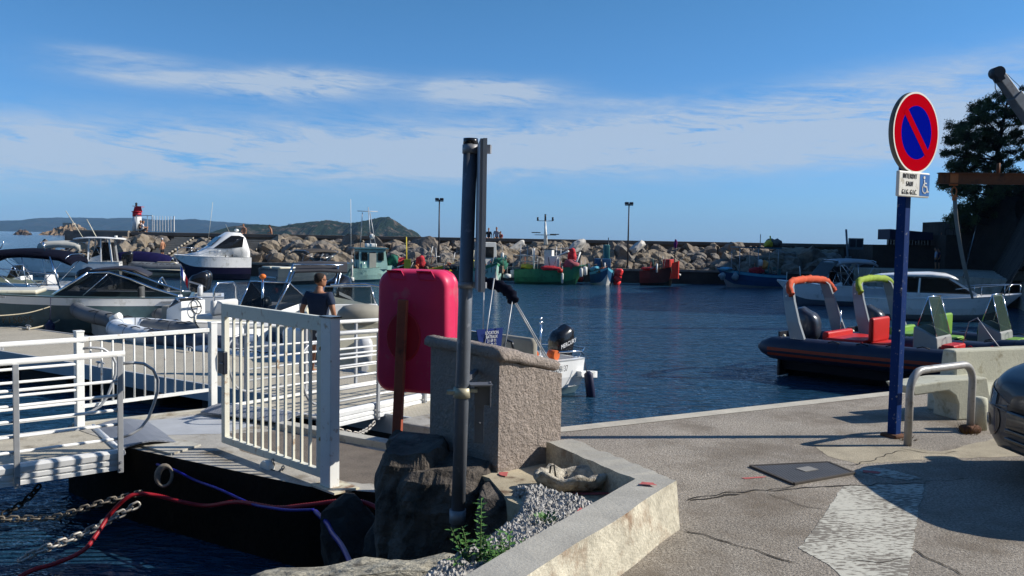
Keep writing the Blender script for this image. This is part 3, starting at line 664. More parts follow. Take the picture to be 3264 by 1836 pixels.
strip(b, [(-.022+.0, .008)]+[(-.002+.034*cos(a_), -.03+.034*sin(a_)) for a_ in [radians(x) for x in range(125, 345, 15)]], .009)
b.face([f2(-.014+.013*cos(x*pi/6), .062+.013*sin(x*pi/6)) for x in range(12)]); b.build('wheelchair_symbol', SW, pk, world=True)
# bolts on the post
for z in (.35, .9, 1.25): MB().ball(SB-yawn*.045+V((0, 0, z)), .008, 6, 4).build('bolt', GALV, st, world=True)

# steel hoop
a = PZ(2893, 1420, QZ); c = PZ(3092, 1378, QZ); H = .60; pts = [a]; d = (c-a)
L = d.length; d.normalize(); rr = .16
for i in range(7):
    t_ = pi/2*i/6; pts.append(a+d*(rr-rr*cos(t_))+V((0, 0, H-rr+rr*sin(t_))))
for i in range(7):
    t_ = pi/2*i/6; pts.append(a+d*(L-rr+rr*sin(t_))+V((0, 0, H-rr+rr*cos(t_))))
pts.append(c); ht = thing('steel_hoop', 'grey painted steel bicycle-style hoop barrier beside the blue post', 'hoop barrier', tuple(a))
b = MB(); b.tube(pts, .031, 14); b.build('hoop', mat('hoop_grey', (.36, .35, .33), .4, .15, var=.15, vs=8, dirt=((.18, .15, .11), .3, 10)), ht, world=True)
b = MB()
for q in (c, ): b.rbox(q+V((0, 0, .03)), (.16, .13, .07), .03, .4)
b.build('hoop_footing', mat('rusty_base', (.1, .05, .03), .9), ht, world=True)

# concrete barrier (jersey profile), seen from its open end
JC = mat('mossy_concrete', (.50, .49, .38), .85, var=.14, vs=3, bump=.3, bs=50, dirt=((.24, .21, .13), .25, 6), fine=.1)
j0 = V((4.2, 8.15, QZ)); jd = V((.93, .36, 0)).normalized(); jn = V((-jd.y, jd.x, 0))
prof = [(-.23, 0), (-.23, .16), (-.10, .30), (-.07, .62), (.07, .62), (.10, .30), (.23, .16), (.23, 0)]
jt = thing('concrete_barrier', 'pale concrete traffic barrier standing on the quay edge behind the steel hoop', 'barrier', tuple(j0))
b = MB(); b.prism([j0+jn*y_+V((0, 0, z_)) for y_, z_ in prof], jd*3.0); b.build('barrier_block', JC, jt, world=True, bevel=.02)
# second barrier fragment lying in front (arched end foot)
j1 = V((4.03, 7.78, QZ)); jt = thing('concrete_bench', 'low concrete element with an overhanging ledge between blue post and barrier', 'concrete block', tuple(j1))
b = MB(); e = V((.93, .30, 0)).normalized(); g = V((-e.y, e.x, 0))
pr = [(-.46, .34), (-.38, .25), (.0, .28), (.08, .23), (.12, .15), (.12, 0), (.66, 0), (.66, .15), (.50, .2), (.45, .39), (.0, .38)]
b.prism([j1+e*x_+V((0, 0, z_)) for x_, z_ in pr], g*.3); b.build('barrier_foot', JC, jt, world=True, bevel=.015)
p = PZ(3118, 1368, QZ); bt = thing('concrete_bollard', 'short round concrete bollard between the hoop and the dark car', 'bollard', tuple(p))
b = MB(); b.tube([p, p+V((0, 0, .22)), p+V((0, 0, .28)), p+V((0, 0, .29))], [.07, .068, .06, .03], 20); b.build('bollard_body', JC, bt, world=True)
# dry weed tuft at hoop foot
p = PZ(3085, 1382, QZ); r = random.Random(3); b = MB()
for i in range(90):
    a_ = r.uniform(0, 6.3); q = p+V((cos(a_), sin(a_), 0))*r.uniform(0, .07); t_ = q+V((cos(a_)*.05, sin(a_)*.05, r.uniform(.03, .12))); b.add([q, q+V((.006, 0, 0)), t_], [(0, 1, 2)])
tag(b.build('dry_weed', mat('dry_weed_leaf', (.12, .075, .03), .9, var=.5, vs=30)), 'dry brown weed tuft at the far foot of the steel hoop', 'plant')
p = PZ(2880, 1398, QZ); b = MB()
for i in range(60):
    a_ = r.uniform(0, 6.3); q = p+V((cos(a_), sin(a_), 0))*r.uniform(0.03, .1); t_ = q+V((cos(a_)*.03, sin(a_)*.03, r.uniform(.01, .05))); b.add([q, q+V((.006, 0, 0)), t_], [(0, 1, 2)])
tag(b.build('dry_weed', MT['dry_weed_leaf']), 'dead leaves gathered at the foot of the blue sign post', 'plant')

# ---------------------------------------------------------------- rescue ring box
RP = PZ(1257, 1565, PLZ); rt = thing('life_ring_box', 'faded red plastic life-ring case seen from behind on a rusty steel post', 'life ring case', tuple(RP))
RED = mat('faded_red_plastic', (.62, .030, .10), .42, var=.10, vs=3, bump=.06, bs=30, dirt=((.52, .10, .14), .12, 5))
RSP = mat('rusty_red_post', (.30, .075, .04), .6, var=.3, vs=5, dirt=((.12, .035, .02), .4, 7))
bn = V((-.30, -.954, 0)).normalized(); bxv = V((-bn.y, bn.x, 0))    # back plane normal (toward viewer), bxv = viewer's right
yb = RP.y
PTP = PY(1285, 955, yb-.03)
def boxring(hw, hh, rr, off, cz, n=6, top_in=.0):
    o = []
    for (sx2, sz2, a0) in ((1, 1, 0), (-1, 1, pi/2), (-1, -1, pi), (1, -1, 3*pi/2)):
        for i in range(n+1):
            a_ = a0+pi/2*i/n; x_ = sx2*(hw-rr)+rr*cos(a_); z_ = sz2*(hh-rr)+rr*sin(a_); x_ *= 1-.03*(z_/hh); o.append(cz+bxv*x_+V((0, 0, z_))+bn*off)
    return o
uc = PY(1330, 1055, yb+.14); hw, hh = .345, .54
secs = [boxring(hw*f, hh*g_, r_, off, uc) for f, g_, r_, off in ((.02, .02, .004, .13), (.86, .90, .10, .13), (.93, .955, .12, .118), (.975, .985, .13, .085), (1, 1, .135, .02), (1.0, 1, .135, -.035), (.965, .98, .13, -.045), (.965, .98, .13, -.06), (1.0, 1, .135, -.07), (1.0, 1, .135, -.10), (.96, .97, .12, -.14), (.86, .9, .09, -.165), (.02, .02, .004, -.165))]
b = MB(); b.loft(secs); rb = b.build('case', RED, rt, world=True)
# two recessed grips at the top of the back
for ox in (-.15, .13):
    b = MB(); cc_ = uc+bxv*ox+V((0, 0, hh-.065))+bn*.1285
    b.add([cc_+bxv*-.085+V((0, 0, .055)), cc_+bxv*.05+V((0, 0, .055)), cc_+bxv*.095+V((0, 0, -.015)), cc_+bxv*-.055+V((0, 0, -.015))], [(0, 1, 2, 3)]); b.f = []; b.m = []; b.sm = []
    o4 = b.v[:]; inn = [cc_.lerp(p_, .72)-bn*.05+V((0, 0, .012)) for p_ in o4]; b.v = []
    for i in range(4): b.add([o4[i]+bn*.004, o4[(i+1) % 4]+bn*.004, inn[(i+1) % 4]+bn*.02, inn[i]+bn*.02], [(0, 1, 2, 3)])
    b.add([q+bn*.02 for q in inn], [(0, 1, 2, 3)]); b.tube([q+bn*.004 for q in o4], .006, 6, closed=True)
    b.build('grip_recess', RED, rb, world=True)
b = MB(); cd_ = uc+bn*.128+bxv*-.07+V((0, 0, -.04)); b.tube([cd_, cd_+bn*.012], [.165, .15], 40)
b.v = [V(q)+V((0, 0, (q.z-cd_.z)*.35)) for q in b.v]; b.build('hub_boss', mat('hub_red', (.42, .015, .03), .5), rb, world=True)
b = MB(); b.bar(RP+V((0, 0, -.1)), V((PTP.x, PTP.y, PTP.z)), .085, .05, up=bn); o = b.build('post', RSP, rt, world=True, bevel=.008)
b = MB(); b.rbox(RP+V((0, 0, -.03)), (.24, .2, .06), .02); b.build('post_foot', MT['rusty_base'], rt, world=True)

# ---------------------------------------------------------------- gate
G0 = PZ(1033, 1548, PLZ); G1 = V((-2.99, 8.72, PLZ)); gd = (G1-G0).normalized(); gn = V((-gd.y, gd.x, 0))
if gn.y > 0: gn = -gn
GL = 1.80
gt = thing('gate', 'white barred steel gate standing open with a chained padlock on its bottom rail', 'gate', tuple(G0))
b = MB(); h0, h1 = .07, 1.50; dep = .055
def gb_(q, x0, x1, z0_, z1_, th=dep):
    c_ = G0+gd*((x0+x1)/2)+V((0, 0, (z0_+z1_)/2)); q.box(c_, (x1-x0, th, z1_-z0_), R=Matrix((gd, -gn, V((0, 0, 1)))).transposed())
gb_(b, .02, GL, h1-.13, h1); gb_(b, .02, GL, h0, h0+.07); gb_(b, .02, .085, h0+.07, h1-.13); gb_(b, GL-.07, GL, h0+.07, h1-.13); b.build('gate_frame', CREAM, gt, world=True, bevel=.004)
for i in range(11):
    x = .085+(GL-.155)*(i+1)/12; b = MB(); gb_(b, x-.0125, x+.0125, h0+.068, h1-.128, .022); b.build('bar', CREAM, gt, world=True)
b = MB(); c_ = G0+gd*(GL-.035)+V((0, 0, .90))+gn*.03; b.box(c_, (.12, .05, .23), R=Matrix((gd, -gn, V((0, 0, 1)))).transposed()); b.bar(c_+gn*.03+V((0, 0, 0)), c_+gn*.05-gd*.12, .02, .02); b.build('lock_case', mat('lock_black', (.02, .024, .035), .4), gt, world=True, bevel=.008)
for z in (1.22, .42):
    b = MB(); c_ = G0+gd*.01+V((0, 0, z)); b.tube([c_+V((0, 0, -.04)), c_+V((0, 0, .04))], .02, 10); b.ball(c_+gn*.03, .02, 8, 6); b.build('hinge', mat('brass_hinge', (.3, .22, .09), .5, .5), gt, world=True)
# gate post
PG = G0-gd*.085-V((0, 0, 0)); pg = thing('gate_post', 'square white steel post carrying the open gate on a bolted base plate', 'gate post', tuple(PG))
b = MB(); b.box(PG+V((0, 0, .75)), (.15, .10, 1.5), R=Matrix((gd, -gn, V((0, 0, 1)))).transposed()); b.build('post', WHITE, pg, world=True, bevel=.006)
b = MB(); b.box(PG+V((0, 0, 1.505)), (.17, .12, .012), R=Matrix((gd, -gn, V((0, 0, 1)))).transposed()); b.build('post_cap', BLACK, pg, world=True)
b = MB(); b.box(PG+V((0.04, 0, .012)), (.38, .26, .018), R=Matrix((gd, -gn, V((0, 0, 1)))).transposed()); b.build('base_plate', mat('plate_cream', (.6, .56, .42), .6, dirt=((.2, .1, .05), .4, 8)), pg, world=True)
# padlock hanging on a chain
def chain(name, pts, label, m, wl=.075, wr=.011, group=None, wdt=.45):
    P = [V(p) for p in pts]; fine = []
    for i in range(len(P)-1):
        for j in range(20): fine.append(P[i].lerp(P[i+1], j/20))
    fine.append(P[-1]); cum = [0]
    for i in range(1, len(fine)): cum.append(cum[-1]+(fine[i]-fine[i-1]).length)
    def at(s_):
        for i in range(1, len(fine)):
            if cum[i] >= s_: return fine[i-1].lerp(fine[i], (s_-cum[i-1])/max(1e-6, cum[i]-cum[i-1]))
        return fine[-1]
    n_ = int(cum[-1]/(wl*.72)); q = MB()
    for k in range(n_):
        c0 = at(k*wl*.72); c1 = at(k*wl*.72+wl); d_ = (c1-c0).normalized(); s_ = d_.cross(V((0, 0, 1))); s_ = s_.normalized() if s_.length > .01 else V((1, 0, 0)); u_ = s_.cross(d_)
        ax = (s_ if k % 2 else u_)*wl*wdt*.7; mid = (c0+c1)/2; hl = wl*.5-wl*.2
        pp = [mid+d_*(hl+wl*.2*cos(a_))*1+ax*sin(a_) if cos(a_) > 0 else mid-d_*(hl-wl*.2*cos(a_))+ax*sin(a_) for a_ in [2*pi*i/12 for i in range(12)]]
        q.tube(pp, wr, 6, closed=True)
    return tag(q.build(name, m), label, 'chain', group)
GC = mat('galvanised_chain', (.42, .40, .36), .5, .4, var=.3, vs=20, dirt=((.15, .08, .04), .3, 20)); RC2 = mat('rusty_chain', (.22, .19, .15), .7, .3, var=.4, vs=20)
c_ = G0+gd*.78+gn*.035; pl_ = thing('padlock', 'big pale padlock hanging on its chain from the bottom rail of the gate', 'padlock', tuple(c_+V((0, 0, -.08))))
b = MB(); R2 = Matrix((gd, -gn, V((0, 0, 1)))).transposed(); pp = c_+V((0, 0, .0))+gd*.06
b.loft([[pp+gn*o_+gd*(x_)+V((0, 0, z_)) for x_, z_ in [(.085*cos(a_), .1*sin(a_)-.02) for a_ in [pi*i/10 for i in range(11)]]+[(-.085, -.06), (.085, -.06)]] for o_ in (0, .07)], smooth=False)
b.build('lock_body', mat('lock_white', (.62, .66, .66), .35, .2), pl_, world=True, bevel=.008)
b = MB(); b.tube([pp+gn*.035-gd*.08+V((0, 0, 0)), pp+gn*.035-gd*.13, pp+gn*.035-gd*.14+V((0, 0, -.05)), pp+gn*.035-gd*.06+V((0, 0, -.06))], .012, 8); b.build('shackle', BLACK, pl_, world=True)
chain('chain', [c_+V((0, 0, .06))-gd*.18, c_+V((0, 0, -.02))-gd*.1, c_+V((0, 0, -.03)), c_+gd*.02+V((0, 0, .1))], 'short galvanised chain holding the padlock to the gate', GC, .05, .006)

# ---------------------------------------------------------------- white fence
f0 = V((-4.84, 9.5, PLZ)); f1 = V((-3.77, 10.72, PLZ)); fd = (f1-f0).normalized(); fl = (f1-f0).length
ft = thing('fence', 'white picket-style metal fence panel between two capped square posts at the platform edge', 'fence', tuple(f0))
R3 = Matrix((fd, V((-fd.y, fd.x, 0)), V((0, 0, 1)))).transposed()
for q_, k_ in ((f0, 1), (f1, 1)):
    b = MB(); b.box(q_+V((0, 0, .54)), (.085, .085, 1.08), R=R3); pp_ = b.build('post', WHITE, ft, world=True, bevel=.006)
    b = MB(); b.box(q_+V((0, 0, 1.09)), (.095, .095, .02), R=R3); b.build('post_cap', WHITE, pp_, world=True, bevel=.004)
b = MB(); b.bar(f0+fd*.05+V((0, 0, 1.0)), f1-fd*.05+V((0, 0, 1.0)), .05, .05); b.build('top_rail', WHITE, ft, world=True, bevel=.005)
b = MB(); b.bar(f0+fd*.05+V((0, 0, .24)), f1-fd*.05+V((0, 0, .24)), .035, .04); b.build('bottom_rail', WHITE, ft, world=True)
for i in range(12):
    p = f0+fd*(fl*(i+1)/13); b = MB(); b.tube([p+V((0, 0, .24)), p+V((0, 0, .99))], .012, 8); b.build('picket', WHITE, ft, world=True)

# ---------------------------------------------------------------- gangways
DECK = mat('beige_deck', (.42, .38, .30), .8, var=.12, vs=4, bump=.3, bs=40, fine=.18, fs=80, dirt=((.2, .17, .12), .2, 5), world=True)
PLATE = chequer('tread_plate', (.22, .24, .28), (.34, .36, .40), 42)
def gangway(name, label, S, d, side, L, wid, zdrop, spac, loopdir, rect, flap=True, first=0):
    """S near-rail start, d direction, side unit vector to the far rail"""
    d = V(d).normalized(); s_ = V(side).normalized(); S = V(S); dz = lambda t: V((0, 0, -zdrop*t/L)); g = thing(name, label, 'gangway', tuple(S))
    P = lambda t, y, z: S+d*t+s_*y+V((0, 0, z))+dz(t)
    b = MB(); b.add([P(0, 0, .0), P(L, 0, 0), P(L, wid, 0), P(0, wid, 0)], [(0, 1, 2, 3)]); b.add([P(0, 0.01, -.03), P(L, 0.01, -.03), P(L, wid-.01, -.03), P(0, wid-.01, -.03)], [(0, 1, 2, 3)]); b.build('deck', DECK, g, world=True)
    for y in (0, wid):
        sg = -1 if y == 0 else 1; b = MB()
        prf = [(0, -.17), (.045, -.17), (.045, -.135), (.03, -.13), (.03, -.115), (.045, -.11), (.045, -.075), (.03, -.07), (.03, -.055), (.045, -.05), (.05, .0), (.035, .03), (0, .035)]
        b.loft([[P(t, y+sg*o_, z_) for o_, z_ in prf] for t in (0, L)], smooth=False); b.build('side_beam', ALU, g, world=True)
    for y in (0, wid):
        sg = -1 if y == 0 else 1; off = 0 if y == 0 else rect; oy = y+sg*.055
        ts = []; t = first+off
        while t < L+.01: ts.append(t); t += spac
        for t in ts:
            b = MB(); b.bar(P(t, oy+sg*.02, -.19), P(t, oy+sg*.02, .98), .05, .035, up=tuple(s_)); o = b.build('rail_post', ALUD, g, world=True, bevel=.004)
            [MB().tube([P(t, oy+sg*.035, z_), P(t, oy+sg*.05, z_)], .012, 8).build('bolt', GALV, o, world=True) for z_ in (-.15, -.08)]
        b = MB(); b.tube([P(off-.05-first*0, oy, 1.0), P(L, oy, 1.0)], .03, 10); b.build('handrail', ALU, g, world=True)
        for i in range(5):
            z_ = .15+i*.145; b = MB(); b.tube([P(off, oy, z_), P(L, oy, z_)], .0155, 8); b.build('lower_rail', ALU, g, world=True)
        # end loop
        b = MB(); lp = []; t0 = off-.03
        for i in range(15):
            a_ = pi*(i/14); lp.append(P(t0-.32*sin(a_)**.8, oy, .55+.34*cos(a_)+.0*i))
        lp = [P(t0, oy, .90)]+[P(t0-.1, oy, .90), P(t0-.2, oy, .88), P(t0-.29, oy, .81), P(t0-.335, oy, .70), P(t0-.33, oy, .58), P(t0-.29, oy, .45), P(t0-.24, oy, .32), P(t0-.17, oy, .23), P(t0-.08, oy, .18), P(t0, oy, .16)]
        b.tube(lp, .0155, 8); b.build('end_loop', ALUD, g, world=True)
    if flap:
        b = MB(); secs = []
        for i in range(7):
            t_ = i/6; secs.append([P(-.03-.55*t_, y, .03+.05*sin(pi*t_)-.02*t_+ .0) for y in (0.02, wid-.02)]+[P(-.03-.55*t_, y, .015+.05*sin(pi*t_)-.02*t_) for y in (wid-.02, 0.02)])
        b.loft(secs, smooth=False); b.build('hinged_flap', PLATE, g, world=True)
        b = MB(); b.tube([P(-.02, -.05, .0), P(-.02, wid+.05, 0)], .035, 10); b.build('hinge_tube', ALU, g, world=True)
    return g
gangway('gangway', 'aluminium gangway with round handrails running down to the left edge of the photo', (-3.92, 8.46, .75), (-.80, -.60, 0), (-.60, .80, 0), 6.0, 1.3, .10, .90, 1, .1)
gangway('gangway', 'aluminium gangway behind the gate leading up to the floating pontoon', (-2.34, 10.2, .77), (.43, .90, 0), (-.90, .43, 0), 3.4, 1.3, .16, 1.2, 1, .3)
# wedge concrete foot under left gangway
b = MB(); b.prism([(-3.9, 8.75, PLZ+.004), (-3.35, 8.35, PLZ+.004), (-3.2, 8.75, PLZ+.004), (-3.7, 9.1, PLZ+.004)], (0, 0, .02)); struct('platform_pad', b, CONC)

# ---------------------------------------------------------------- floating pontoon
pn0 = V((-22, 24.4, .55)); pd = V((.843, -.538, 0)); pw = V((.538, .843, 0)); Lp = 25.2
pt = thing('pontoon', 'long floating pontoon with beige slatted deck crossing behind the gate', 'pontoon', tuple(pn0))
pn0 = V((-.9, 11.0, .55))-pd*Lp
PD = mat('pontoon_deck', (.44, .40, .32), .85, var=.1, vs=1.5, fine=.15, fs=70, world=True)
t = PD.node_tree; g = N(t, 'ShaderNodeNewGeometry'); mp = N(t, 'ShaderNodeMapping'); mp.inputs['Rotation'].default_value = (0, 0, atan2(.538, .843)); t.links.new(g.outputs['Position'], mp.inputs[0])
bk = N(t, 'ShaderNodeTexBrick'); bk.inputs['Scale'].default_value = 7; bk.inputs['Mortar Size'].default_value = .018; bk.inputs['Color1'].default_value = (1, 1, 1, 1); bk.inputs['Color2'].default_value = (.93, .93, .93, 1); bk.inputs['Mortar'].default_value = (.55, .52, .47, 1)
t.links.new(mp.outputs[0], bk.inputs['Vector']); pb = t.nodes['Principled BSDF']; old = pb.inputs['Base Color'].links[0].from_socket
mm = N(t, 'ShaderNodeMixRGB', blend_type='MULTIPLY'); mm.inputs[0].default_value = 1; t.links.new(old, mm.inputs[1]); t.links.new(bk.outputs[0], mm.inputs[2]); t.links.new(mm.outputs[0], pb.inputs['Base Color'])
b = MB(); b.prism([pn0, pn0+pd*Lp, pn0+pd*Lp+pw*2.45, pn0+pw*2.45], (0, 0, -.05)); b.build('deck', PD, pt, world=True)
b = MB()
for y in (-.05, 2.45): b.prism([pn0+pw*y+V((0, 0, .015)), pn0+pd*Lp+pw*y+V((0, 0, .015)), pn0+pd*Lp+pw*(y+.05)+V((0, 0, .015)), pn0+pw*(y+.05)+V((0, 0, .015))], (0, 0, -.26))
b.prism([pn0+pd*Lp+V((0, 0, .015)), pn0+pd*(Lp+.05)+V((0, 0, .015)), pn0+pd*(Lp+.05)+pw*2.45+V((0, 0, .015)), pn0+pd*Lp+pw*2.45+V((0, 0, .015))], (0, 0, -.26))
b.build('edge_beam', mat('beam_alu', (.40, .42, .44), .5, .1, var=.12), pt, world=True)
for i in range(9):
    b = MB(); q = pn0+pd*(Lp*(i+.5)/9)+pw*1.22+V((0, 0, -.42)); b.box(q, (1.7, 2.1, .5), R=Matrix((pd, pw, V((0, 0, 1)))).transposed()); b.build('float', mat('float_dark', (.03, .03, .03), .8), pt, world=True, bevel=.05)
def cleat(x, y, z, rz, label='grey mooring cleat bolted on the pontoon edge'):
    cl = thing('mooring_cleat', label, 'cleat', (x, y, z), rz, 'pontoon cleats'); b = MB(); b.box((0, -.06, .04), (.03, .03, .08)); b.box((0, .06, .04), (.03, .03, .08)); b.tube([(0, -.15, .085), (0, -.07, .095), (0, .07, .095), (0, .15, .085)], [.012, .02, .02, .012], 8); b.build('horn', ALUD, cl)
for u, v, lb in ((320, 1172, 'mooring cleat on the near pontoon edge beside the left fence post'), (5, 1115, 'mooring cleat on the near pontoon edge at the left margin of the photo'), (600, 1120, 'mooring cleat on the far pontoon edge behind the right half of the fence'), (250, 1078, 'mooring cleat on the far pontoon edge above the left fence post'), (90, 1050, 'mooring cleat on the far pontoon edge holding the pale rope')):
    p = PZ(u, v, .565); cleat(p.x, p.y, .565, .9, lb)

# ---------------------------------------------------------------- water-side chains, hoses
def fromp(l): return [PY(u, v, y) for u, v, y in l]
chain('chain', fromp([(455, 1570, 8.15), (330, 1600, 7.9), (180, 1650, 7.8), (0, 1655, 7.7), (-60, 1662, 7.7)]), 'upper rusty mooring chain running left from the iron ring on the platform wall', RC2, .085, .009)
chain('chain', fromp([(445, 1605, 8.0), (380, 1640, 7.9), (270, 1700, 7.7), (180, 1735, 7.5), (100, 1765, 7.3), (60, 1790, 7.2)]), 'pale sunlit mooring chain hanging beside the red hose', GC, .095, .012)
chain('chain', fromp([(128, 1545, 8.3), (100, 1580, 8.2), (50, 1620, 8.1), (0, 1645, 8.0)]), 'dark hanging chain under the left gangway', mat('dark_chain', (.06, .055, .05), .7, .3), .08, .010)
chain('chain', fromp([(1195, 1345, 9.9), (1170, 1370, 9.7), (1140, 1385, 9.4)])+[V((-1.95, 9.2, .86))], 'rusty chain tangled below the end of the far gangway', GC, .07, .009)
b = MB(); pts = fromp([(60, 1840, 7.0), (110, 1815, 7.1), (180, 1795, 7.2), (265, 1755, 7.4), (310, 1700, 7.6), (350, 1640, 7.75), (400, 1590, 7.8), (440, 1575, 7.85), (500, 1580, 7.9), (580, 1600, 7.85), (660, 1612, 7.8), (760, 1600, 7.5), (880, 1618, 7.25), (980, 1610, 7.1), (1080, 1598, 7.0), (1160, 1602, 6.8), (1240, 1640, 6.6), (1330, 1690, 6.2)])
def smooth_path(P, k=6):
    o = []
    for i in range(len(P)-1):
        p0 = P[max(i-1, 0)]; p1 = P[i]; p2 = P[i+1]; p3 = P[min(i+2, len(P)-1)]
        for j in range(k):
            t_ = j/k; o.append(.5*((2*p1)+(p2-p0)*t_+(2*p0-5*p1+4*p2-p3)*t_*t_+(3*p1-p0-3*p2+p3)*t_**3))
    o.append(P[-1]); return o
sp = smooth_path(pts, 8); rs = [.026+(.0035 if i % 2 else 0) for i in range(len(sp))]
fin = smooth_path(pts, 24); b.tube(fin, [.019+(.0025 if i % 2 else -.0015) for i in range(len(fin))], 10); tag(b.build('hose', mat('red_hose', (.30, .012, .02), .45, var=.2, vs=6)), 'ribbed red hose snaking along the platform wall down to the water', 'hose')
b = MB(); pts = fromp([(500, 1480, 8.3), (560, 1500, 8.1), (620, 1530, 8.0), (700, 1560, 7.7), (800, 1605, 7.4), (860, 1618, 7.2), (920, 1626, 7.05), (1000, 1625, 6.9)]); b.tube(smooth_path(pts, 6), .012, 8)
BLH = mat('blue_pipe', (.008, .010, .22), .4, var=.15); tag(b.build('water_pipe', BLH), 'blue water pipe running along the platform wall', 'pipe')
b = MB(); pts = fromp([(1005, 1630, 6.9), (1040, 1665, 6.6), (1060, 1700, 6.3), (1090, 1740, 5.9), (1120, 1800, 5.5)]); b.tube(smooth_path(pts, 6), .019, 8); tag(b.build('water_pipe', BLH), 'blue pipe end dropping behind the sunlit rock', 'pipe')
b = MB(); q = PY(500, 1530, 8.02); pts = [q+V((.05+.07*cos(a_), .06+.03*sin(a_), .02+.09*sin(a_))) for a_ in [2*pi*i/20 for i in range(20)]]; b.tube(pts, [.016+.02*max(0, -cos(2*pi*i/20+.6)) for i in range(20)], 8, closed=True); tag(b.build('mooring_ring', RC2), 'old iron mooring ring hanging on the platform wall', 'mooring ring')
b = MB(); q = PY(1245, 1640, 6.3); b.tube([q, PY(1262, 1780, 5.9)], .03, 8); tag(b.build('standpipe', BLACK), 'black upright pipe in the shaded pit', 'pipe')

# ---------------------------------------------------------------- car (front corner in view)
CP = mat('dark_blue_car_paint', (.008, .018, .030), .38, var=.1, coat=.25, spec=.3)
ct = thing('parked_car', 'dark blue parked car whose front corner shows at the right edge of the photo', 'car', (3.40, 5.46, QZ), radians(2))
# local: +x rearwards, y width (car is 1.72 wide, centred), z up
def carsec(x, wd, zb_, zbelt, ztop, topw, n=7):
    o = []
    ys = wd/2
    for (y_, z_) in [(ys*.80, zb_), (ys*.97, zb_+.10), (ys, zb_+.28), (ys*.985, zbelt-.12), (ys*.93, zbelt), (ys*topw, ztop-.06), (ys*topw*.86, ztop), (ys*topw*.45, ztop+.025), (0, ztop+.035)]: o.append((y_, z_))
    full = [(x, y_, z_) for y_, z_ in o]+[(x, -y_, z_) for y_, z_ in reversed(o[:-1])]
    return [V(p) for p in full]
secs = [carsec(.0, .60, .25, .54, .60, .92), carsec(.04, 1.05, .22, .58, .66, .92), carsec(.12, 1.40, .19, .63, .71, .90), carsec(.30, 1.62, .18, .68, .78, .88), carsec(.7, 1.75, .18, .74, .88, .86), carsec(1.1, 1.76, .20, .80, .95, .84), carsec(1.25, 1.76, .2, .84, .98, .84), carsec(1.75, 1.76, .2, .88, 1.30, .72), carsec(2.05, 1.76, .2, .9, 1.43, .68), carsec(2.9, 1.76, .2, .92, 1.46, .68), carsec(3.5, 1.74, .2, .93, 1.40, .68), carsec(3.95, 1.68, .22, .93, 1.12, .74), carsec(4.15, 1.5, .3, .8, .95, .8)]
def crm(P, t):
    i = min(int(t), len(P)-2); f = t-i; p0 = P[max(i-1, 0)]; p1 = P[i]; p2 = P[i+1]; p3 = P[min(i+2, len(P)-1)]
    return .5*((2*p1)+(p2-p0)*f+(2*p0-5*p1+4*p2-p3)*f*f+(3*p1-p0-3*p2+p3)*f**3)
def surf(s_, t_, off=0):
    c_ = crm([crm(r_, t_) for r_ in secs[max(0, int(s_)-1):int(s_)+3]], s_-max(0, int(s_)-1))
    if off:
        e_ = .02; a_ = surf(min(s_+e_, 11.99), t_)-surf(max(s_-e_, 0), t_); b_ = surf(s_, min(t_+e_, 15.99))-surf(s_, max(t_-e_, 0)); n_ = a_.cross(b_).normalized()
        if n_.dot(c_-V((2, 0, .5))) < 0: n_ = -n_
        c_ = c_+n_*off
    return c_
b = MB(); NS, NT = 60, 64
b.loft([[surf(11.999*i/NS, 15.999*j/NT) for j in range(NT+1)] for i in range(NS+1)]); bo = b.build('body', CP, ct)
def patch(name, s0, s1, t0, t1, off, m, parent, f=None, k=14):
    q = MB(); vs_ = []
    for i in range(k+1):
        for j in range(k+1):
            a_, c_ = i/k, j/k
            if f: a_, c_ = f(a_, c_)
            vs_.append(surf(s0+(s1-s0)*a_, t0+(t1-t0)*c_, off))
    q.add(vs_, [(i*(k+1)+j, i*(k+1)+j+1, (i+1)*(k+1)+j+1, (i+1)*(k+1)+j) for i in range(k) for j in range(k)], 0, True); return q.build(name, m, parent)
HG = mat('headlight_glass', (.16, .21, .26), .1, .3, spec=.6)
tap = lambda a_, c_: (a_, .5+(c_-.5)*(1-.65*a_))
for t0, t1 in ((2.75, 4.3), (16-4.3, 16-2.75)):
    hl_ = patch('headlight', .9, 3.7, t0, t1, .006, HG, ct, tap); patch('reflector', 1.5, 2.3, t0+.45, t1-.5, .010, CHROME, hl_); patch('headlight_rim', .82, 3.85, t0-.08, t1+.08, .003, BLACK, hl_, tap)
ov = lambda a_, c_: (.5+(a_-.5)*sqrt(max(.05, 1-((c_-.5)*1.8)**2)), c_)
for t0, t1 in ((.75, 2.0), (14.0, 15.25)):
    fr_ = patch('lower_intake', .5, 2.6, t0, t1, .005, BLACK, ct, ov); patch('foglight', 1.3, 1.8, t0+.4, t1-.4, .012, CHROME, fr_, ov)
b = MB()
for z_ in (.30, .36): b.rbox((-.008, 0, z_), (.02, .6, .03), .008)
b.build('bumper_slat', BLACK, ct)
q = MB(); pts = [surf(3.3, t_*.25, .002) for t_ in range(8, 57)]; q.tube(pts, .004, 5); q.build('bonnet_seam', BLACK, ct)
q = MB(); pts = [surf(i*.15, 2.45, .002) for i in range(0, 24)]; q.tube(pts, .004, 5); q.build('bumper_seam', BLACK, ct)
GLC = mat('car_glass', (.01, .014, .018), .05, spec=.8)
for sg in (1, -1):
    b = MB(); b.face([(1.45, sg*.80, .93), (2.05, sg*.625, 1.36), (2.7, sg*.62, 1.40), (2.7, sg*.83, .97)]); b.face([(2.78, sg*.83, .97), (2.78, sg*.62, 1.40), (3.35, sg*.62, 1.34), (3.6, sg*.80, .98)]); b.v = [p+V((0, sg*.022, .0)) for p in b.v]; b.build('side_window', GLC, ct)
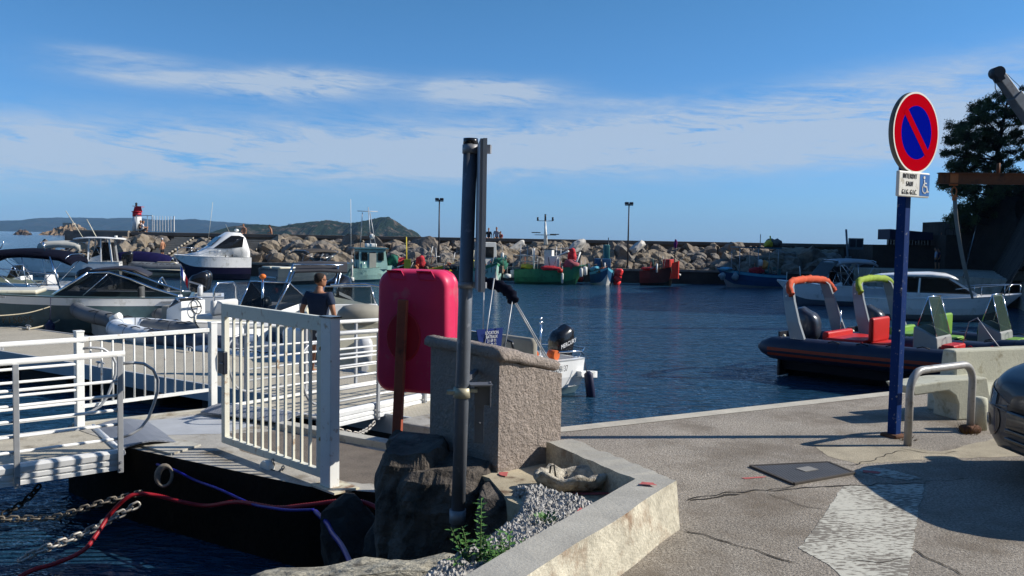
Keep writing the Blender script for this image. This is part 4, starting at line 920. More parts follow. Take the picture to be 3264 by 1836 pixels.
b = MB(); b.face([(1.33, -.62, 1.055), (1.33, .62, 1.055), (1.98, .5, 1.465), (1.98, -.5, 1.465)]); b.build('windscreen', GLC, ct)
for sg in (1, -1):
    for x_ in (.78, 3.35):
        b = MB(); b.tube([(x_, sg*.68, .31), (x_, sg*.885, .31)], .31, 32); wh = b.build('wheel', RUB, ct); b = MB(); b.tube([(x_, sg*.86, .31), (x_, sg*.892, .31)], .2, 24); [b.bar((x_, sg*.895, .31), (x_+.2*cos(k*2*pi/5), sg*.895, .31+.2*sin(k*2*pi/5)), .05, .02, up=(0, 1, 0)) for k in range(5)]; b.build('rim', ALUD, wh)
    b = MB(); b.rbox((1.42, sg*.98, .98), (.11, .2, .13), .04); b.build('wing_mirror', CP, ct)
b = MB(); b.rbox((-.012, 0, .44), (.03, .56, .12), .03); b.build('grille', BLACK, ct)
# ================================================================ boats
def hull(root, L, B, H, rise=.3, draft=.25, full=2.2, mats=None, stripe=None, canoe=0, floor=.3, name='hull', fore=.6, foredeck=None, liner=None, open_=True, gun=.10, rake=.12, nx=20):
    """mats: [side, bottom, stripe]. stripe=(row) paints one band"""
    ty = [0, .70, .88, .95, .98, 1.0]; tz = [0, .26, .44, .66, .88, 1.0]
    def sec(s):
        k = max(0, (s-.30)/.70); bw = B/2*(1-k**full)*(.92+.08*min(1, s/.3))
        if canoe: bw *= 1-canoe*max(0, (.35-s)/.35)**1.8
        bw = max(bw, .02); sh = H+rise*s*s+(canoe*.18*max(0, (.3-s)/.3)**2); ke = -draft+(H*.55+draft)*max(0, (s-.72)/.28)**2.0
        pts = []
        for y_, z_ in zip(ty, tz):
            z = ke+(sh-ke)*z_; fl = y_**(1+1.4*s*s) if y_ > 0 else 0
            x = L*s*1.0-(rake*L*s**5)*(1-z_)
            pts.append(V((x, bw*fl, z)))
        return pts, bw, sh
    b = MB(); S = [i/(nx-1) for i in range(nx)]; rows = [sec(s)[0] for s in S]
    for sg in (1, -1):
        for i in range(nx-1):
            for j in range(len(ty)-1):
                mi = 1 if j < 2 else (2 if stripe and j in stripe else 0)
                b.add([(p.x, p.y*sg, p.z) for p in (rows[i][j], rows[i+1][j], rows[i+1][j+1], rows[i][j+1])], [(0, 1, 2, 3)], mi, True)
    tr = [V(p) for p in rows[0]]+[V((p.x, -p.y, p.z)) for p in reversed(rows[0][1:])]; b.face(tr, 0)
    ho = b.build(name, mats, root)
    lm = liner or mats[0]; b = MB(); c = []
    for s in S:
        _, bw, sh = sec(s); x = L*s; g = min(gun, bw*.8); inn = max(bw-g, .01); fz = min(floor, sh-.05)
        if s > fore: fz = sh-.0
        c.append([(x, bw, sh+.006), (x, bw+.015, sh+.03), (x, inn, sh+.035), (x, inn*.96, fz+.02 if s <= fore else sh+.05), (x, 0, fz+(.02 if s <= fore else .085))])
    for sg in (1, -1):
        for i in range(nx-1):
            for j in range(4):
                q = [c[i][j], c[i+1][j], c[i+1][j+1], c[i][j+1]]
                b.add([(p[0], p[1]*sg, p[2]) for p in q], [(0, 1, 2, 3)], 1 if (foredeck and j == 3 and S[i] >= fore) else 0, False)
    # transom inner top
    b.box((.04, 0, sec(0)[2]-.05), (.08, B*.8, .16)); b.build('deck_liner', [lm, foredeck or lm], root)
    return ho
def outboard(root, x, y, z, s=1.0, m=BLACK, txt=None, tilt=0, band=None, mount='outboard_motor'):
    b = MB(); b.bar((x-.18*s, y, z+.1*s), (x-.18*s-tilt*.3, y, z-.75*s), .16*s, .22*s, up=(1, 0, 0)); b.bar((x, y, z-.02*s), (x-.25*s, y, z-.02*s), .26*s, .3*s); b.tube([(x-.10*s, y, z-.72*s), (x-.40*s, y, z-.72*s)], [.05*s, .03*s], 10)
    for k in range(3): b.bar((x-.4*s, y, z-.72*s), (x-.4*s, y+.16*s*cos(k*2.1), z-.72*s+.16*s*sin(k*2.1)), .02, .09*s, up=(0, 1, 0))
    o = b.build(mount, m, root, bevel=.01)
    c = MB(); secs = []
    for zz, lx, ly, dx in ((.08, .40, .34, 0), (.12, .56, .42, 0), (.30, .64, .45, -.01), (.48, .66, .45, -.02), (.60, .60, .42, -.03), (.68, .46, .34, -.04), (.715, .2, .18, -.04)):
        ring = []
        for i in range(20):
            a = 2*pi*i/20; ca, sa = cos(a), sin(a); rr = (abs(ca)**3.2+abs(sa)**3.2)**(-1/3.2)
            ring.append(V((x-.22*s+dx*s+ca*rr*lx*s/2, y+sa*rr*ly*s/2, z+zz*s+ (-.06*s*ca if zz > .2 else 0))))
        secs.append(ring)
    c.loft(secs); co = c.build('cowling', m, o)
    if band:
        q = MB()
        for sg in (1, -1): q.face([(x-.50*s, y+sg*.229*s, z+.24*s), (x+.05*s, y+sg*.229*s, z+.40*s), (x+.05*s, y+sg*.229*s, z+.46*s), (x-.35*s, y+sg*.229*s, z+.34*s)])
        q.build('decal', band, co)
    return co
def console(root, x, y, z, w=.75, h=.75, d=.55, m=GEL, glass_h=.4, box=None, gm=GLSD, seat=None, name='console', wheel=True):
    b = MB(); b.loft([[V((x-d/2, y-w/2, z)), V((x+d/2, y-w/2, z)), V((x+d/2, y+w/2, z)), V((x-d/2, y+w/2, z))], [V((x-d/2, y-w/2, z+h)), V((x+d*.38, y-w/2, z+h*.75)), V((x+d*.38, y+w/2, z+h*.75)), V((x-d/2, y+w/2, z+h)) ]], smooth=False)
    o = b.build(name, m, root, bevel=.03)
    b = MB(); X0, X1 = x+d*.34, x-d*.05; b.add([(X0, y-w*.46, z+h*.78), (X0, y+w*.46, z+h*.78), (X1, y+w*.40, z+h+glass_h), (X1, y-w*.40, z+h+glass_h)], [(0, 1, 2, 3)])
    for sg in (1, -1): b.add([(X0, y+sg*w*.46, z+h*.78), (X1, y+sg*w*.40, z+h+glass_h), (x-d*.35, y+sg*w*.46, z+h*1.0)], [(0, 1, 2)])
    b.build('windscreen', gm, root)
    b = MB(); b.tube([(x-d*.35, y-w*.47, z+h), (X1, y-w*.41, z+h+glass_h), (X1, y+w*.41, z+h+glass_h), (x-d*.35, y+w*.47, z+h)], .018, 8); b.tube([(X0, y-w*.46, z+h*.78), (X1, y-w*.41, z+h+glass_h)], .012, 6); b.tube([(X0, y+w*.46, z+h*.78), (X1, y+w*.41, z+h+glass_h)], .012, 6); b.build('screen_rail', CHROME, root)
    if wheel:
        b = MB(); b.tube([(x-d/2-.08+.05*sin(a), y+.17*cos(a), z+h*.8+.17*sin(a)) for a in [2*pi*i/16 for i in range(16)]], .014, 6, closed=True); b.bar((x-d/2-.08, y-.16, z+h*.8), (x-d/2-.08, y+.16, z+h*.8), .02, .03); b.build('steering_wheel', BLACK, root)
    if box:
        b = MB(); b.rbox((x+d/2+.14, y, z+.25), (.32, w*.8, .42), .04); b.build('front_seat_box', box, root)
    return o
def seat(root, x, y, z, w=.5, d=.45, h=.25, back=.4, m=SEATW, name='seat'):
    b = MB(); b.rbox((x, y, z+h/2), (d, w, h), .05); o = b.build(name, m, root)
    if back: b = MB(); b.rbox((x-d*.45, y, z+h+back/2), (.14, w, back), .055); b.build('backrest', m, o)
    return o
def rail(root, pts, r=.014, m=CHROME, name='rail', posts=None, z0=None):
    b = MB(); b.tube(pts, r, 6)
    if posts:
        for i in posts: p = V(pts[i]); b.tube([p, (p.x, p.y, z0 if z0 is not None else p.z-.3)], r*.9, 6)
    return b.build(name, m, root)
def bimini(root, x0, x1, w, z, m=NAVY, sag=.06, base=None, thick=.05, name='bimini_top', frame_=True, bz=.9, cross=True):
    b = MB(); secs = []; n = 10
    for i in range(9):
        t = i/8; x = x0+(x1-x0)*t; zz = z+sag*sin(pi*t)-(.10 if i in (0, 8) else 0)-.02*abs(((t*3) % 1)-.5)
        top = [V((x, -w/2+w*j/n, zz-.14*(abs(2*j/n-1))**3)) for j in range(n+1)]; secs.append(top+[p-V((0, 0, thick)) for p in reversed(top)])
    b.loft(secs, smooth=True); o = b.build(name, m, root)
    if frame_:
        b = MB(); xm = base if base is not None else (x0+x1)/2
        for sg in (1, -1):
            for xx in (x0+.1, (x0+x1)/2, x1-.1): b.tube([(xm+(xx-xm)*.1, sg*w/2, bz), (xx, sg*w*.49, z-.08)], .013, 6)
            if cross: b.tube([(xm-.5, sg*w/2, bz), (x1-.2, sg*w*.49, z-.1)], .008, 5)
        for xx in (x0+.1, (x0+x1)/2, x1-.1): b.tube([(xx, -w*.49, z-.09), (xx, -w*.3, z-.03), (xx, w*.3, z-.03), (xx, w*.49, z-.09)], .013, 6)
        b.build('canopy_frame', CHROME, root)
    return o
def place(u, v, z, label, name='motorboat', cat='boat', hd=(1, 0), group=None, y=None):
    p = PZ(u, v, z) if y is None else PY(u, v, y)
    return thing(name, label, cat, (p.x, p.y, 0), atan2(hd[1], hd[0]), group)
def rib(root, L, B, r, tm, hm=GEL, z=.42, rise=.28, stripe=None, cone=.5, floor=.25, handle=True, tm2=None, bowu=.0):
    """inflatable tube U"""
    bw = B/2-r; path = []; rad = []
    for x, rr in ((-cone, .06), (-cone+.12, r*.55), (-.15, r*.92), (.2, r)): path.append(V((x, bw, z))); rad.append(rr)
    n = 14
    for i in range(1, n+1):
        s = i/n; x = .2+(L*.62-.2)*s; path.append(V((x, bw, z+rise*.35*(x/L)**2))); rad.append(r)
    for i in range(1, 15):
        a = pi/2*i/14; x = L*.62+(L*.38-r)*sin(a)**.9; y = bw*cos(a)**.8 if a < pi/2-1e-6 else 0; path.append(V((x, y, z+rise*(x/L)**2.2))); rad.append(r*(1-.12*i/14))
    mir = [V((p.x, -p.y, p.z)) for p in reversed(path[:-1])]; full = path+mir; fr = rad+list(reversed(rad[:-1]))
    b = MB(); b.tube(full, fr, 16); mats = [tm]
    if tm2:   # coloured section at the bow
        mats.append(tm2); fi = len(b.f)
        for k in range(len(b.f)):
            cx = sum((b.v[i].x for i in b.f[k]), 0)/len(b.f[k])
            if cx > L*.55: b.m[k] = 1
    o = b.build('inflatable_tube', mats, root)
    for k_, kk in enumerate(range(4, len(full)-4, 5)):
        q = MB(); t_ = (full[kk+1]-full[kk-1]).normalized(); q.tube([full[kk]-t_*.008, full[kk]+t_*.008], fr[kk]+.002, 16, cap=False); q.build('seam_band', RUB, o)
    if stripe:
        for sg in (1, -1):
            q = MB(); pp = [p for p in path[2:-4]]
            for dz, col_ in ((.02, 0),):
                for i in range(len(pp)-1):
                    def pt_(p, a): return V((p.x, sg*(p.y+(r+.004)*cos(a)), p.z+(r+.004)*sin(a)))
                    for (a0, a1) in ((-.12, .12), (-.55, -.32)):
                        q.face([pt_(pp[i], a0), pt_(pp[i+1], a0), pt_(pp[i+1], a1), pt_(pp[i], a1)])
            q.build('tube_stripe', stripe, o)
    b = MB(); S = 14; rows = []
    for i in range(S):
        s = i/(S-1); x = L*.95*s; w_ = max(.03, (bw)*(1-max(0, (s-.55)/.45)**2)); k = -.22+(.22+z)*max(0, (s-.65)/.35)**2
        rows.append([V((x, 0, k)), V((x, w_*.8, k*.3+z*.35)), V((x, w_, z)), V((x, w_*.9, floor+rise*s*s)), V((x, 0, floor+rise*s*s))])
    for sg in (1, -1):
        for i in range(S-1):
            for j in range(4): b.add([(p.x, p.y*sg, p.z) for p in (rows[i][j], rows[i+1][j], rows[i+1][j+1], rows[i][j+1])], [(0, 1, 2, 3)], 0, j < 2)
    b.box((.03, 0, z*.8), (.06, 2*bw, z+.35)); b.build('hull', hm, root)
    if handle:
        for i in range(2, 8):
            x = L*.1*i
            for sg in (1, -1):
                q = MB(); zt = z+rise*(x/L)**2.2; q.tube([(x, sg*(bw+r*.5), zt+r*.86), (x+.14, sg*(bw+r*.55), zt+r*.98), (x+.3, sg*(bw+r*.5), zt+r*.86)], .012, 5); q.build('grab_line', RUB, o)
    return o

# ------------------------------------------------ right: two rental RIBs
RD = (.72, -.69)
for i, (ox, oy, acc, vin, lab, stp) in enumerate(((6.35, 20.1, ORANGE, REDV, 'navy inflatable boat with red seats and orange cloth rolled on its arch', mat('rib_stripe_red', (.35, .05, .02), .5)),
                                          (8.4, 21.4, LIME, LIMEV, 'dark inflatable boat with green seats and lime cloth rolled on its arch', mat('rib_stripe_green', (.12, .25, .03), .5)))):
    rt = thing('inflatable_boat', lab, 'inflatable boat', (ox+.66*.5, oy-.75*.5, 0), atan2(RD[1], RD[0]), 'rental inflatable boats at the quay'); rt.scale = (.82, 1, 1)
    rib(rt, 7.3, 2.6, .27, NAVYT, mat('rib_hull_dark', (.02, .022, .03), .4), z=.64, rise=.34, stripe=stp, cone=.55, floor=.35)
    # local +y is the far side (heading is toward camera-right)
    b = MB()
    for sg in (1, -1):
        b.loft([[V((x_+dx, sg*(yy+dy), z_)) for dx, dy in ((-.16*k, -.05), (.16*k, -.05), (.16*k, .05), (-.16*k, .05))] for x_, yy, z_, k in ((.62, 1.1, .84, 1.3), (.45, 1.08, 1.25, 1.1), (.30, 1.04, 1.7, .95), (.20, .95, 2.02, .85), (.16, .82, 2.10, .75))], smooth=False)
    b.tube([(.18, -.8, 2.06), (.18, -.5, 2.10), (.18, .5, 2.10), (.18, .8, 2.06)], .05, 10)
    ao = b.build('arch', mat('arch_gelcoat', (.26, .29, .31), .3, var=.06, coat=.4), rt, bevel=.02)
    b = MB(); pth = [(.40, -1.12, 1.84), (.30, -1.08, 1.98), (.22, -.88, 2.11), (.2, -.4, 2.15), (.2, 0, 2.16), (.2, .4, 2.15), (.22, .88, 2.11), (.30, 1.08, 1.98), (.40, 1.12, 1.84)]
    sp2 = smooth_path([V(p) for p in pth], 6); b.tube(sp2, [.082+.030*noise.noise(V((k*.83, i*5, 0)))+.016*noise.noise(V((k*2.3, i*3, 2))) for k in range(len(sp2))], 12); b.build('rolled_canopy', acc, ao)
    b = MB(); b.tube([(.2, -.9, 2.02), (.2, -1.05, 2.02)], .05, 10); b.ball((.2, -1.02, 1.80), .05, 8, 6); b.build('nav_light', WHITE, ao)
    outboard(rt, .55, -.1, .72, 1.05, mat('outboard_blue_grey', (.035, .045, .065), .3, coat=.5))
    seat(rt, 1.65, 0, .5, 1.5, 1.0, .44, 0, vin, 'aft_bench'); seat(rt, 1.12, 0, .85, 1.35, .18, .0+.2, 0, vin, 'bench_cushion')
    seat(rt, 2.45, -.1, .5, .95, .42, .40, .52, vin, 'helm_seat'); seat(rt, 2.9, -.3, .5, .7, .5, .3, 0, vin, 'side_seat')
    console(rt, 3.55, .1, .5, .95, .80, .65, mat('console_grey', (.32, .33, .31), .4), .62, vin, glass('green_glass', (.06, .10, .08), .05, .42))
    rail(rt, [(4.1, .5, .95), (4.2, .55, 1.4), (4.4, .5, 1.5), (4.8, .4, 1.1), (5.0, .4, .9)], .012, ALUD, 'console_rail')
    rail(rt, [(.9, .55, .8), (.9, .55, 1.45)], .012, CHROME, 'ski_pole')
    b = MB(); b.bar((5.9, -.55, .87), (5.2, -.72, .83), .05, .03); b.build('paddle', WHITE, rt)
    q = MB()
    for k in range(5): q.tube([(4.6+k*.45, -1.0+.03*k, .98+.03*k), (4.75+k*.45, -.9+.02*k, 1.05+.03*k), (4.9+k*.45, -1.0+.03*k, .98+.03*k)], .014, 5)
    q.build('coloured_grab_loops', vin, rt)
    b = MB(); b.rbox((.35, -.98, .80), (.55, .16, .12), .04); b.ball((.12, -.95, .9), .05, 8, 6); b.build('stern_fitting', GELC, rt)

# ------------------------------------------------ right back: cabin cruiser and bowrider in shade
A_ = PZ(2800, 985, 0); B_ = PZ(3185, 1005, 0)
hd = (B_-A_).normalized(); rt = thing('cabin_cruiser', 'white cabin cruiser with long curved roof and black side windows moored behind the inflatables', 'boat', (14.6, 35.5, 0), atan2(-.30, .95)); rt.scale = (.86, .9, .86)
hull(rt, 6.8, 2.4, .95, .35, .3, 2.0, [GEL, mat('hull_shadow_grey', (.3, .33, .36), .4), GEL], fore=.55, foredeck=GEL)
b = MB(); W = 1.9
for (xs) in (1,):
    b.loft([[V((x_, y_, z_)) for x_, y_, z_ in ((1.3, -W/2, .95), (4.6, -W/2*.9, 1.05), (4.6, W/2*.9, 1.05), (1.3, W/2, .95))], [V((1.4, -W/2, 1.3)), V((5.0, -W/2*.7, 1.28)), V((5.0, W/2*.7, 1.28)), V((1.4, W/2, 1.3))]], smooth=False)
b.build('cabin_base', GEL, rt, bevel=.05)
b = MB(); b.loft([[V((1.6, -W*.47, 1.28)), V((4.9, -W*.34, 1.28)), V((4.9, W*.34, 1.28)), V((1.6, W*.47, 1.28))], [V((1.7, -W*.42, 1.95)), V((3.7, -W*.36, 1.98)), V((3.7, W*.36, 1.98)), V((1.7, W*.42, 1.95))]], smooth=False); b.build('cabin_glass', GLSD, rt)
for x0_, x1_ in ((2.35, 2.40), (1.62, 1.72), (4.82, 3.66)):
    [MB().bar((x0_, sg*(W*.475 if x0_ < 4 else W*.345), 1.27), (x1_, sg*(W*.43 if x0_ < 4 else W*.37), 1.98), .06, .09).build('cabin_pillar', GEL, rt) for sg in (1, -1)]
b = MB(); secs = []
for x_, w_, z_, th in ((.5, .7, 2.0, .04), (.8, .86, 2.03, .08), (1.8, .96, 2.08, .12), (2.9, .94, 2.10, .15), (3.6, .84, 2.05, .15), (3.95, .66, 1.97, .10), (4.1, .4, 1.92, .04)):
    secs.append([V((x_, y_*w_, z_+zz*th)) for y_, zz in ((-1, -.3), (-.98, .3), (-.7, .8), (0, 1.1), (.7, .8), (.98, .3), (1, -.3), (.6, -.6), (-.6, -.6))])
b.loft(secs); b.build('cabin_roof', GEL, rt)
rail(rt, [(3.9, -.85, 1.5), (5.0, -.75, 1.65), (6.2, -.4, 1.75), (6.75, 0, 1.78), (6.2, .4, 1.75), (5.0, .75, 1.65), (3.9, .85, 1.5)], .016, CHROME, 'bow_rail', (1, 2, 3, 4, 5), 1.2)
b = MB(); b.bar((6.75, 0, 1.25), (6.95, 0, 1.0), .06, .06); b.bar((6.93, -.14, .95), (6.93, .14, .95), .06, .05); b.tube([(6.9, 0, 1.2), (6.95, 0, .9)], .03, 6); b.build('anchor', GALV, rt)
rt = thing('bowrider', 'white and grey day boat with raised canopy moored beyond the orange-topped arch', 'boat', (18.6, 42.5, 0), atan2(-.1, -.99))
hull(rt, 5.6, 2.1, .85, .3, .3, 2.0, [GEL, mat('hull_blue_grey', (.14, .18, .24), .4), GEL], stripe=(3,), fore=.62)
console(rt, 2.9, 0, .4, 1.5, .75, .6, GEL, .5, None, GLSD)
bimini(rt, .9, 3.0, 1.8, 2.25, mat('grey_canvas', (.32, .34, .36), .8), base=1.8, thick=.1)
b = MB(); b.loft([[V((2.9, y_, 2.2)) for y_ in (-.85, .85)]+[V((2.92, y_, 2.2)) for y_ in (.85, -.85)], [V((3.6, y_, 1.3)) for y_ in (-.9, .9)]+[V((3.62, y_, 1.3)) for y_ in (.9, -.9)]], smooth=False); b.build('canopy_window', GLSD, rt)
outboard(rt, 0, 0, .75, .9, mat('outboard_white', (.6, .6, .6), .3)); seat(rt, 1.5, 0, .3, 1.2, .4, .4, .3)
M = frame((3.6, 1.02, .66), (-1, 0, 0), (0, 1, .05)); text_mesh('registration', 'TL 2', .26, M, BLACK, rt, world=False)
b = MB(); b.tube([(4.6, .5, 1.1), (4.7, .5, 1.9)], .02, 6); b.tube([(5.2, .2, 1.1), (5.2, .2, 1.6)], .015, 6); b.build('flag_pole', WHITE, rt)

# ------------------------------------------------ centre: white rental boat with black outboard
mb = PZ(1800, 1205, 0); rt = thing('rental_motorboat', 'white open motorboat with a lettered black outboard and folded black bimini', 'boat', (.86, 16.9, 0), atan2(-.69, -.72)); rt.scale = (.80, .93, .94)
TEAL = mat('pale_teal_hull', (.42, .58, .58), .35, var=.06)
hull(rt, 4.3, 1.9, .72, .3, .25, 2.2, [GEL, TEAL, GEL], fore=.66, floor=.25)
for sg in (1, -1): b = MB(); b.loft([[V((.25, sg*.72, .38)), V((.25, sg*.98, .38)), V((.25, sg*.98, .50)), V((.25, sg*.72, .50))], [V((-.45, sg*.76, .30)), V((-.45, sg*.90, .30)), V((-.45, sg*.90, .44)), V((-.45, sg*.76, .44))]], smooth=False); b.build('swim_platform', GEL, rt, bevel=.01)
co = outboard(rt, .05, .05, .58, 1.0, BLACK, band=None)
M = frame((-.10, .262, .62+.40), (-1, 0, 0), (0, 1, 0))
text_mesh('lettering', 'MERCURY', .125, Matrix.Translation(V((-.17, .282, .97))) @ Matrix(((-1, 0, 0, 0), (0, 0, 1, 0), (0, 1, 0, 0), (0, 0, 0, 1))) @ Matrix.Rotation(radians(14), 4, 'Z'), mat('letter_white', (.8, .8, .8), .5), co, world=False, shear=.15)
text_mesh('registration', 'TLE90137', .17, Matrix.Translation(V((1.0, .975, .60))) @ Matrix(((-1, 0, 0, 0), (0, 0, 1, 0), (0, 1, 0, 0), (0, 0, 0, 1))), BLACK, rt, world=False, sx_=.8)
# far side is -y in view? heading is -x so local +y points toward the camera
rail(rt, [(.15, .8, .75), (-.02, .78, .86), (-.5, .5, .88), (-.5, -.3, .88), (-.02, -.78, .86), (.15, -.8, .75)], .016, CHROME, 'stern_rail'); rail(rt, [(.9, .85, .92), (.15, .85, .90), (-.05, .80, .8)], .018, CHROME, 'stern_rail')
b = MB(); b.rbox((1.55, 0, .98), (.22, 1.5, .48), .08); b.build('seat_back', TAUPE, rt); seat(rt, 1.85, 0, .3, 1.5, .5, .42, 0, SEATW, 'bench_seat')
b = MB(); b.rbox((1.2, -.1, .75), (.5, 1.2, .16), .06); b.build('sun_cushion', GEL, rt)
for x_, y_ in ((1.35, .5), (.95, .75)):
    b = MB(); b.tube([(x_, y_-.1, .86), (x_, y_+.1, .86)], .10, 14); b.build('orange_cushion', mat('orange_vinyl', (.62, .13, .03), .5), rt)
console(rt, 2.75, .05, .3, .9, .72, .6, GEL, .35, None, GLSD)
b = MB(); b.tube([(1.5, .85, .85), (1.5, .85, 1.50)], .02, 8); b.ball((1.5, .85, 1.54), .035, 8, 6); b.ball((1.5, .85, 1.62), .028, 8, 6); b.build('light_mast', CHROME, rt)
b = MB(); pth = smooth_path([V((2.38, .85, 1.96)), V((2.34, .72, 2.12)), V((2.42, .45, 2.26)), V((2.5, .1, 2.30))], 6); b.tube(pth, [.05]+[.11+.02*sin(k*2) for k in range(len(pth)-2)]+[.05], 10); b.build('folded_bimini', NAVY, rt)
b = MB()
for p0, p1 in (((2.35, .85, 1.95), (1.35, .92, .78)), ((2.30, .85, 1.95), (1.28, .92, .78)), ((2.42, .85, 2.0), (2.75, .9, .8)), ((2.9, -.7, 2.3), (2.75, -.9, .8)), ((2.6, .5, 2.4), (3.3, .85, .8)), ((2.7, .3, 2.4), (3.0, .6, 1.25))): b.tube([p0, p1], .014, 6)
b.build('bimini_frame', ALUD, rt)
BLS = mat('blue_sign_panel', (.004, .018, .11), .6, spec=.1, var=.05)
b = MB(); b.add([(2.62, .75, 1.14), (3.25, .75, 1.14), (3.3, .70, 1.48), (2.52, .70, 1.48)], [(0, 1, 2, 3)]); sp_ = b.build('sign_board', BLS, rt, solid=.015)
Mb = Matrix.Translation(V((2.92, .76, 1.41))) @ Matrix(((-1, 0, 0, 0), (0, 0, 1, 0), (0, 1, 0, 0), (0, 0, 0, 1)))
for i, tt in enumerate(('LOCATION', 'BATEAUX', '21 69 71', '21 49 13')): text_mesh('lettering', tt, .085, Mb @ Matrix.Translation((0, -.075*i, .004)), SEATW, sp_, world=False, sx_=.9)
b = MB(); b.tube([(2.25, .5, 1.1), (2.32, .62, 1.22), (2.3, .75, 1.2), (2.24, .75, 1.0), (2.2, .6, .95)], .03, 8); b.build('hose_coil', BLACK, rt)
b = MB(); b.tube([(.2, 1.03, .68), (.2, 1.08, .5)], .01, 6); b.tube([(.18, 1.12, .52), (.18, 1.12, .46), (.10, 1.14, .0), (.08, 1.14, -.1)], [.03, .10, .10, .04], 12); b.build('fender', mat('fender_navy', (.015, .018, .05), .5), rt)

# ------------------------------------------------ left marina
# big bowrider nearest the pontoon
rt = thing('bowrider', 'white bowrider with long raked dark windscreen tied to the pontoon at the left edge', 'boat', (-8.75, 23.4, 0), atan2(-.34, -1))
hull(rt, 5.8, 2.5, 1.26, .12, .3, 2.4, [mat('bow_hull_teal_shade', (.07, .12, .135), .3, var=.25), mat('bow_bottom_dark', (.03, .05, .06), .3, var=.2), GEL], stripe=(4,), fore=.78, floor=.45, foredeck=GELC, gun=.16)  # teal hull below the white band darkened to stand for its shade
b = MB(); g2 = [(.35, 1.12, 1.32), (.95, 1.12, 1.52), (1.5, 1.08, 1.76), (2.0, .95, 1.92), (2.5, .90, 1.90)]; wf = (3.3, .95, 1.34)
for sg in (1, -1):
    top_ = [V((x_, y_*sg, z_)) for x_, y_, z_ in g2]; bot = [V((.35, 1.12*sg, 1.3)), V((1.1, 1.12*sg, 1.31)), V((1.8, 1.10*sg, 1.32)), V((2.5, 1.05*sg, 1.33)), V((wf[0], wf[1]*sg, wf[2]))]
    for i in range(4): b.add([top_[i], top_[i+1], bot[i+1], bot[i]], [(0, 1, 2, 3)])
b.add([(2.5, .90, 1.90), (2.5, -.90, 1.90), (3.3, -.95, 1.34), (3.3, .95, 1.34)], [(0, 1, 2, 3)]); b.build('windscreen', GLSD, rt)
b = MB()
for sg in (1, -1):
    b.tube([(.3, 1.12*sg, 1.3)]+[(x_, y_*sg, z_+.01) for x_, y_, z_ in g2], .028, 8); b.tube([(2.5, .9*sg, 1.91), (3.3, .95*sg, 1.35)], .035, 8); b.tube([(2.0, .95*sg, 1.92), (2.6, 1.04*sg, 1.34)], .012, 6)
b.tube([(2.5, -.9, 1.91), (2.5, .9, 1.91)], .03, 8); b.build('screen_frame', CHROME, rt)
b = MB(); b.loft([[V((x_, y_, z_)) for y_ in (-.88, -.3, .3, .88)]+[V((x_, y_, z_+.05)) for y_ in (.88, .3, -.3, -.88)] for x_, z_ in ((1.1, 1.80), (1.4, 1.95), (1.8, 2.0), (2.3, 1.95), (2.5, 1.92))], smooth=True); b.build('dark_roof', mat('dark_canvas', (.03, .028, .035), .6), rt)
b = MB(); b.rbox((4.3, 0, 1.40), (1.2, 1.3, .12), .06); b.build('bow_cushion', GELC, rt)
seat(rt, 1.5, .55, .7, .55, .5, .4, .45, SEATW, 'helm_seat'); seat(rt, .6, 0, .5, 1.6, .5, .4, .35, SEATW, 'aft_bench')
b = MB(); b.box((.6, 1.20, 1.18), (.3, .04, .03)); b.box((4.4, 1.1, 1.32), (.18, .06, .03)); b.build('deck_cleat', GALV, rt)
text_mesh('registration', 'TL F15895', .26, Matrix.Translation(V((4.2, 1.16, .75))) @ Matrix(((-1, 0, 0, 0), (0, .35, .94, 0), (0, .94, -.35, 0), (0, 0, 0, 1))), BLACK, rt, world=False, sx_=.9)
b = MB(); b.tube([(3.3, 1.32, .75), (3.3, 1.36, .65), (3.3, 1.36, .15), (3.3, 1.36, .08)], [.03, .11, .11, .03], 12); b.tube([(3.3, 1.2, 1.3), (3.3, 1.33, .75)], .01, 5); b.build('fender', mat('fender_navy', (.015, .018, .05), .5), rt)
FR = [mat('flag_blue', (.02, .04, .3), .8), mat('flag_white', (.75, .75, .75), .8), mat('flag_red', (.65, .02, .03), .8)]
def flag(root, x, y, z, h, w=.35, fh=.25, d=(1, 0, 0)):
    b = MB(); b.tube([(x, y, z), (x, y, z+h)], .012, 6); fp = b.build('flagstaff', CHROME, root); b = MB(); d = V(d)
    for i in range(6):
        a, c = i/6, (i+1)/6; P = lambda t, z_: V((x, y, z+h-z_-t*.12))+d*w*t+V((0, .04*sin(t*7), 0)); b.add([P(a, 0), P(c, 0), P(c, fh), P(a, fh)], [(0, 1, 2, 3)], i//2)
    b.build('tricolour', FR, fp)
flag(rt, .3, .5, 1.35, .75, d=(-.5, 0, -.75))
# mooring rope from bow cleat to pontoon
b = MB(); p0 = PY(242, 958, 22.0); p1 = PZ(92, 1048, .58); mid = (p0+p1)/2+V((.1, 0, -.18)); b.tube(smooth_path([p0, p0.lerp(mid, .5)+V((0, 0, -.03)), mid, p1.lerp(mid, .4)+V((0, 0, -.02)), p1, p1+V((-.15, -.02, 0))], 6), .02, 8); tag(b.build('mooring_rope', ROPE), 'pale rope tying the white bowrider to the pontoon edge', 'rope')
b = MB(); p0 = PY(210, 960, 21.6); p1 = PY(-30, 1008, 20.2); b.tube(smooth_path([p0, (p0+p1)/2+V((0, 0, -.1)), p1], 8), .014, 6); tag(b.build('mooring_rope', ROPE), 'thin rope running from the bowrider to the left edge of the photo', 'rope')

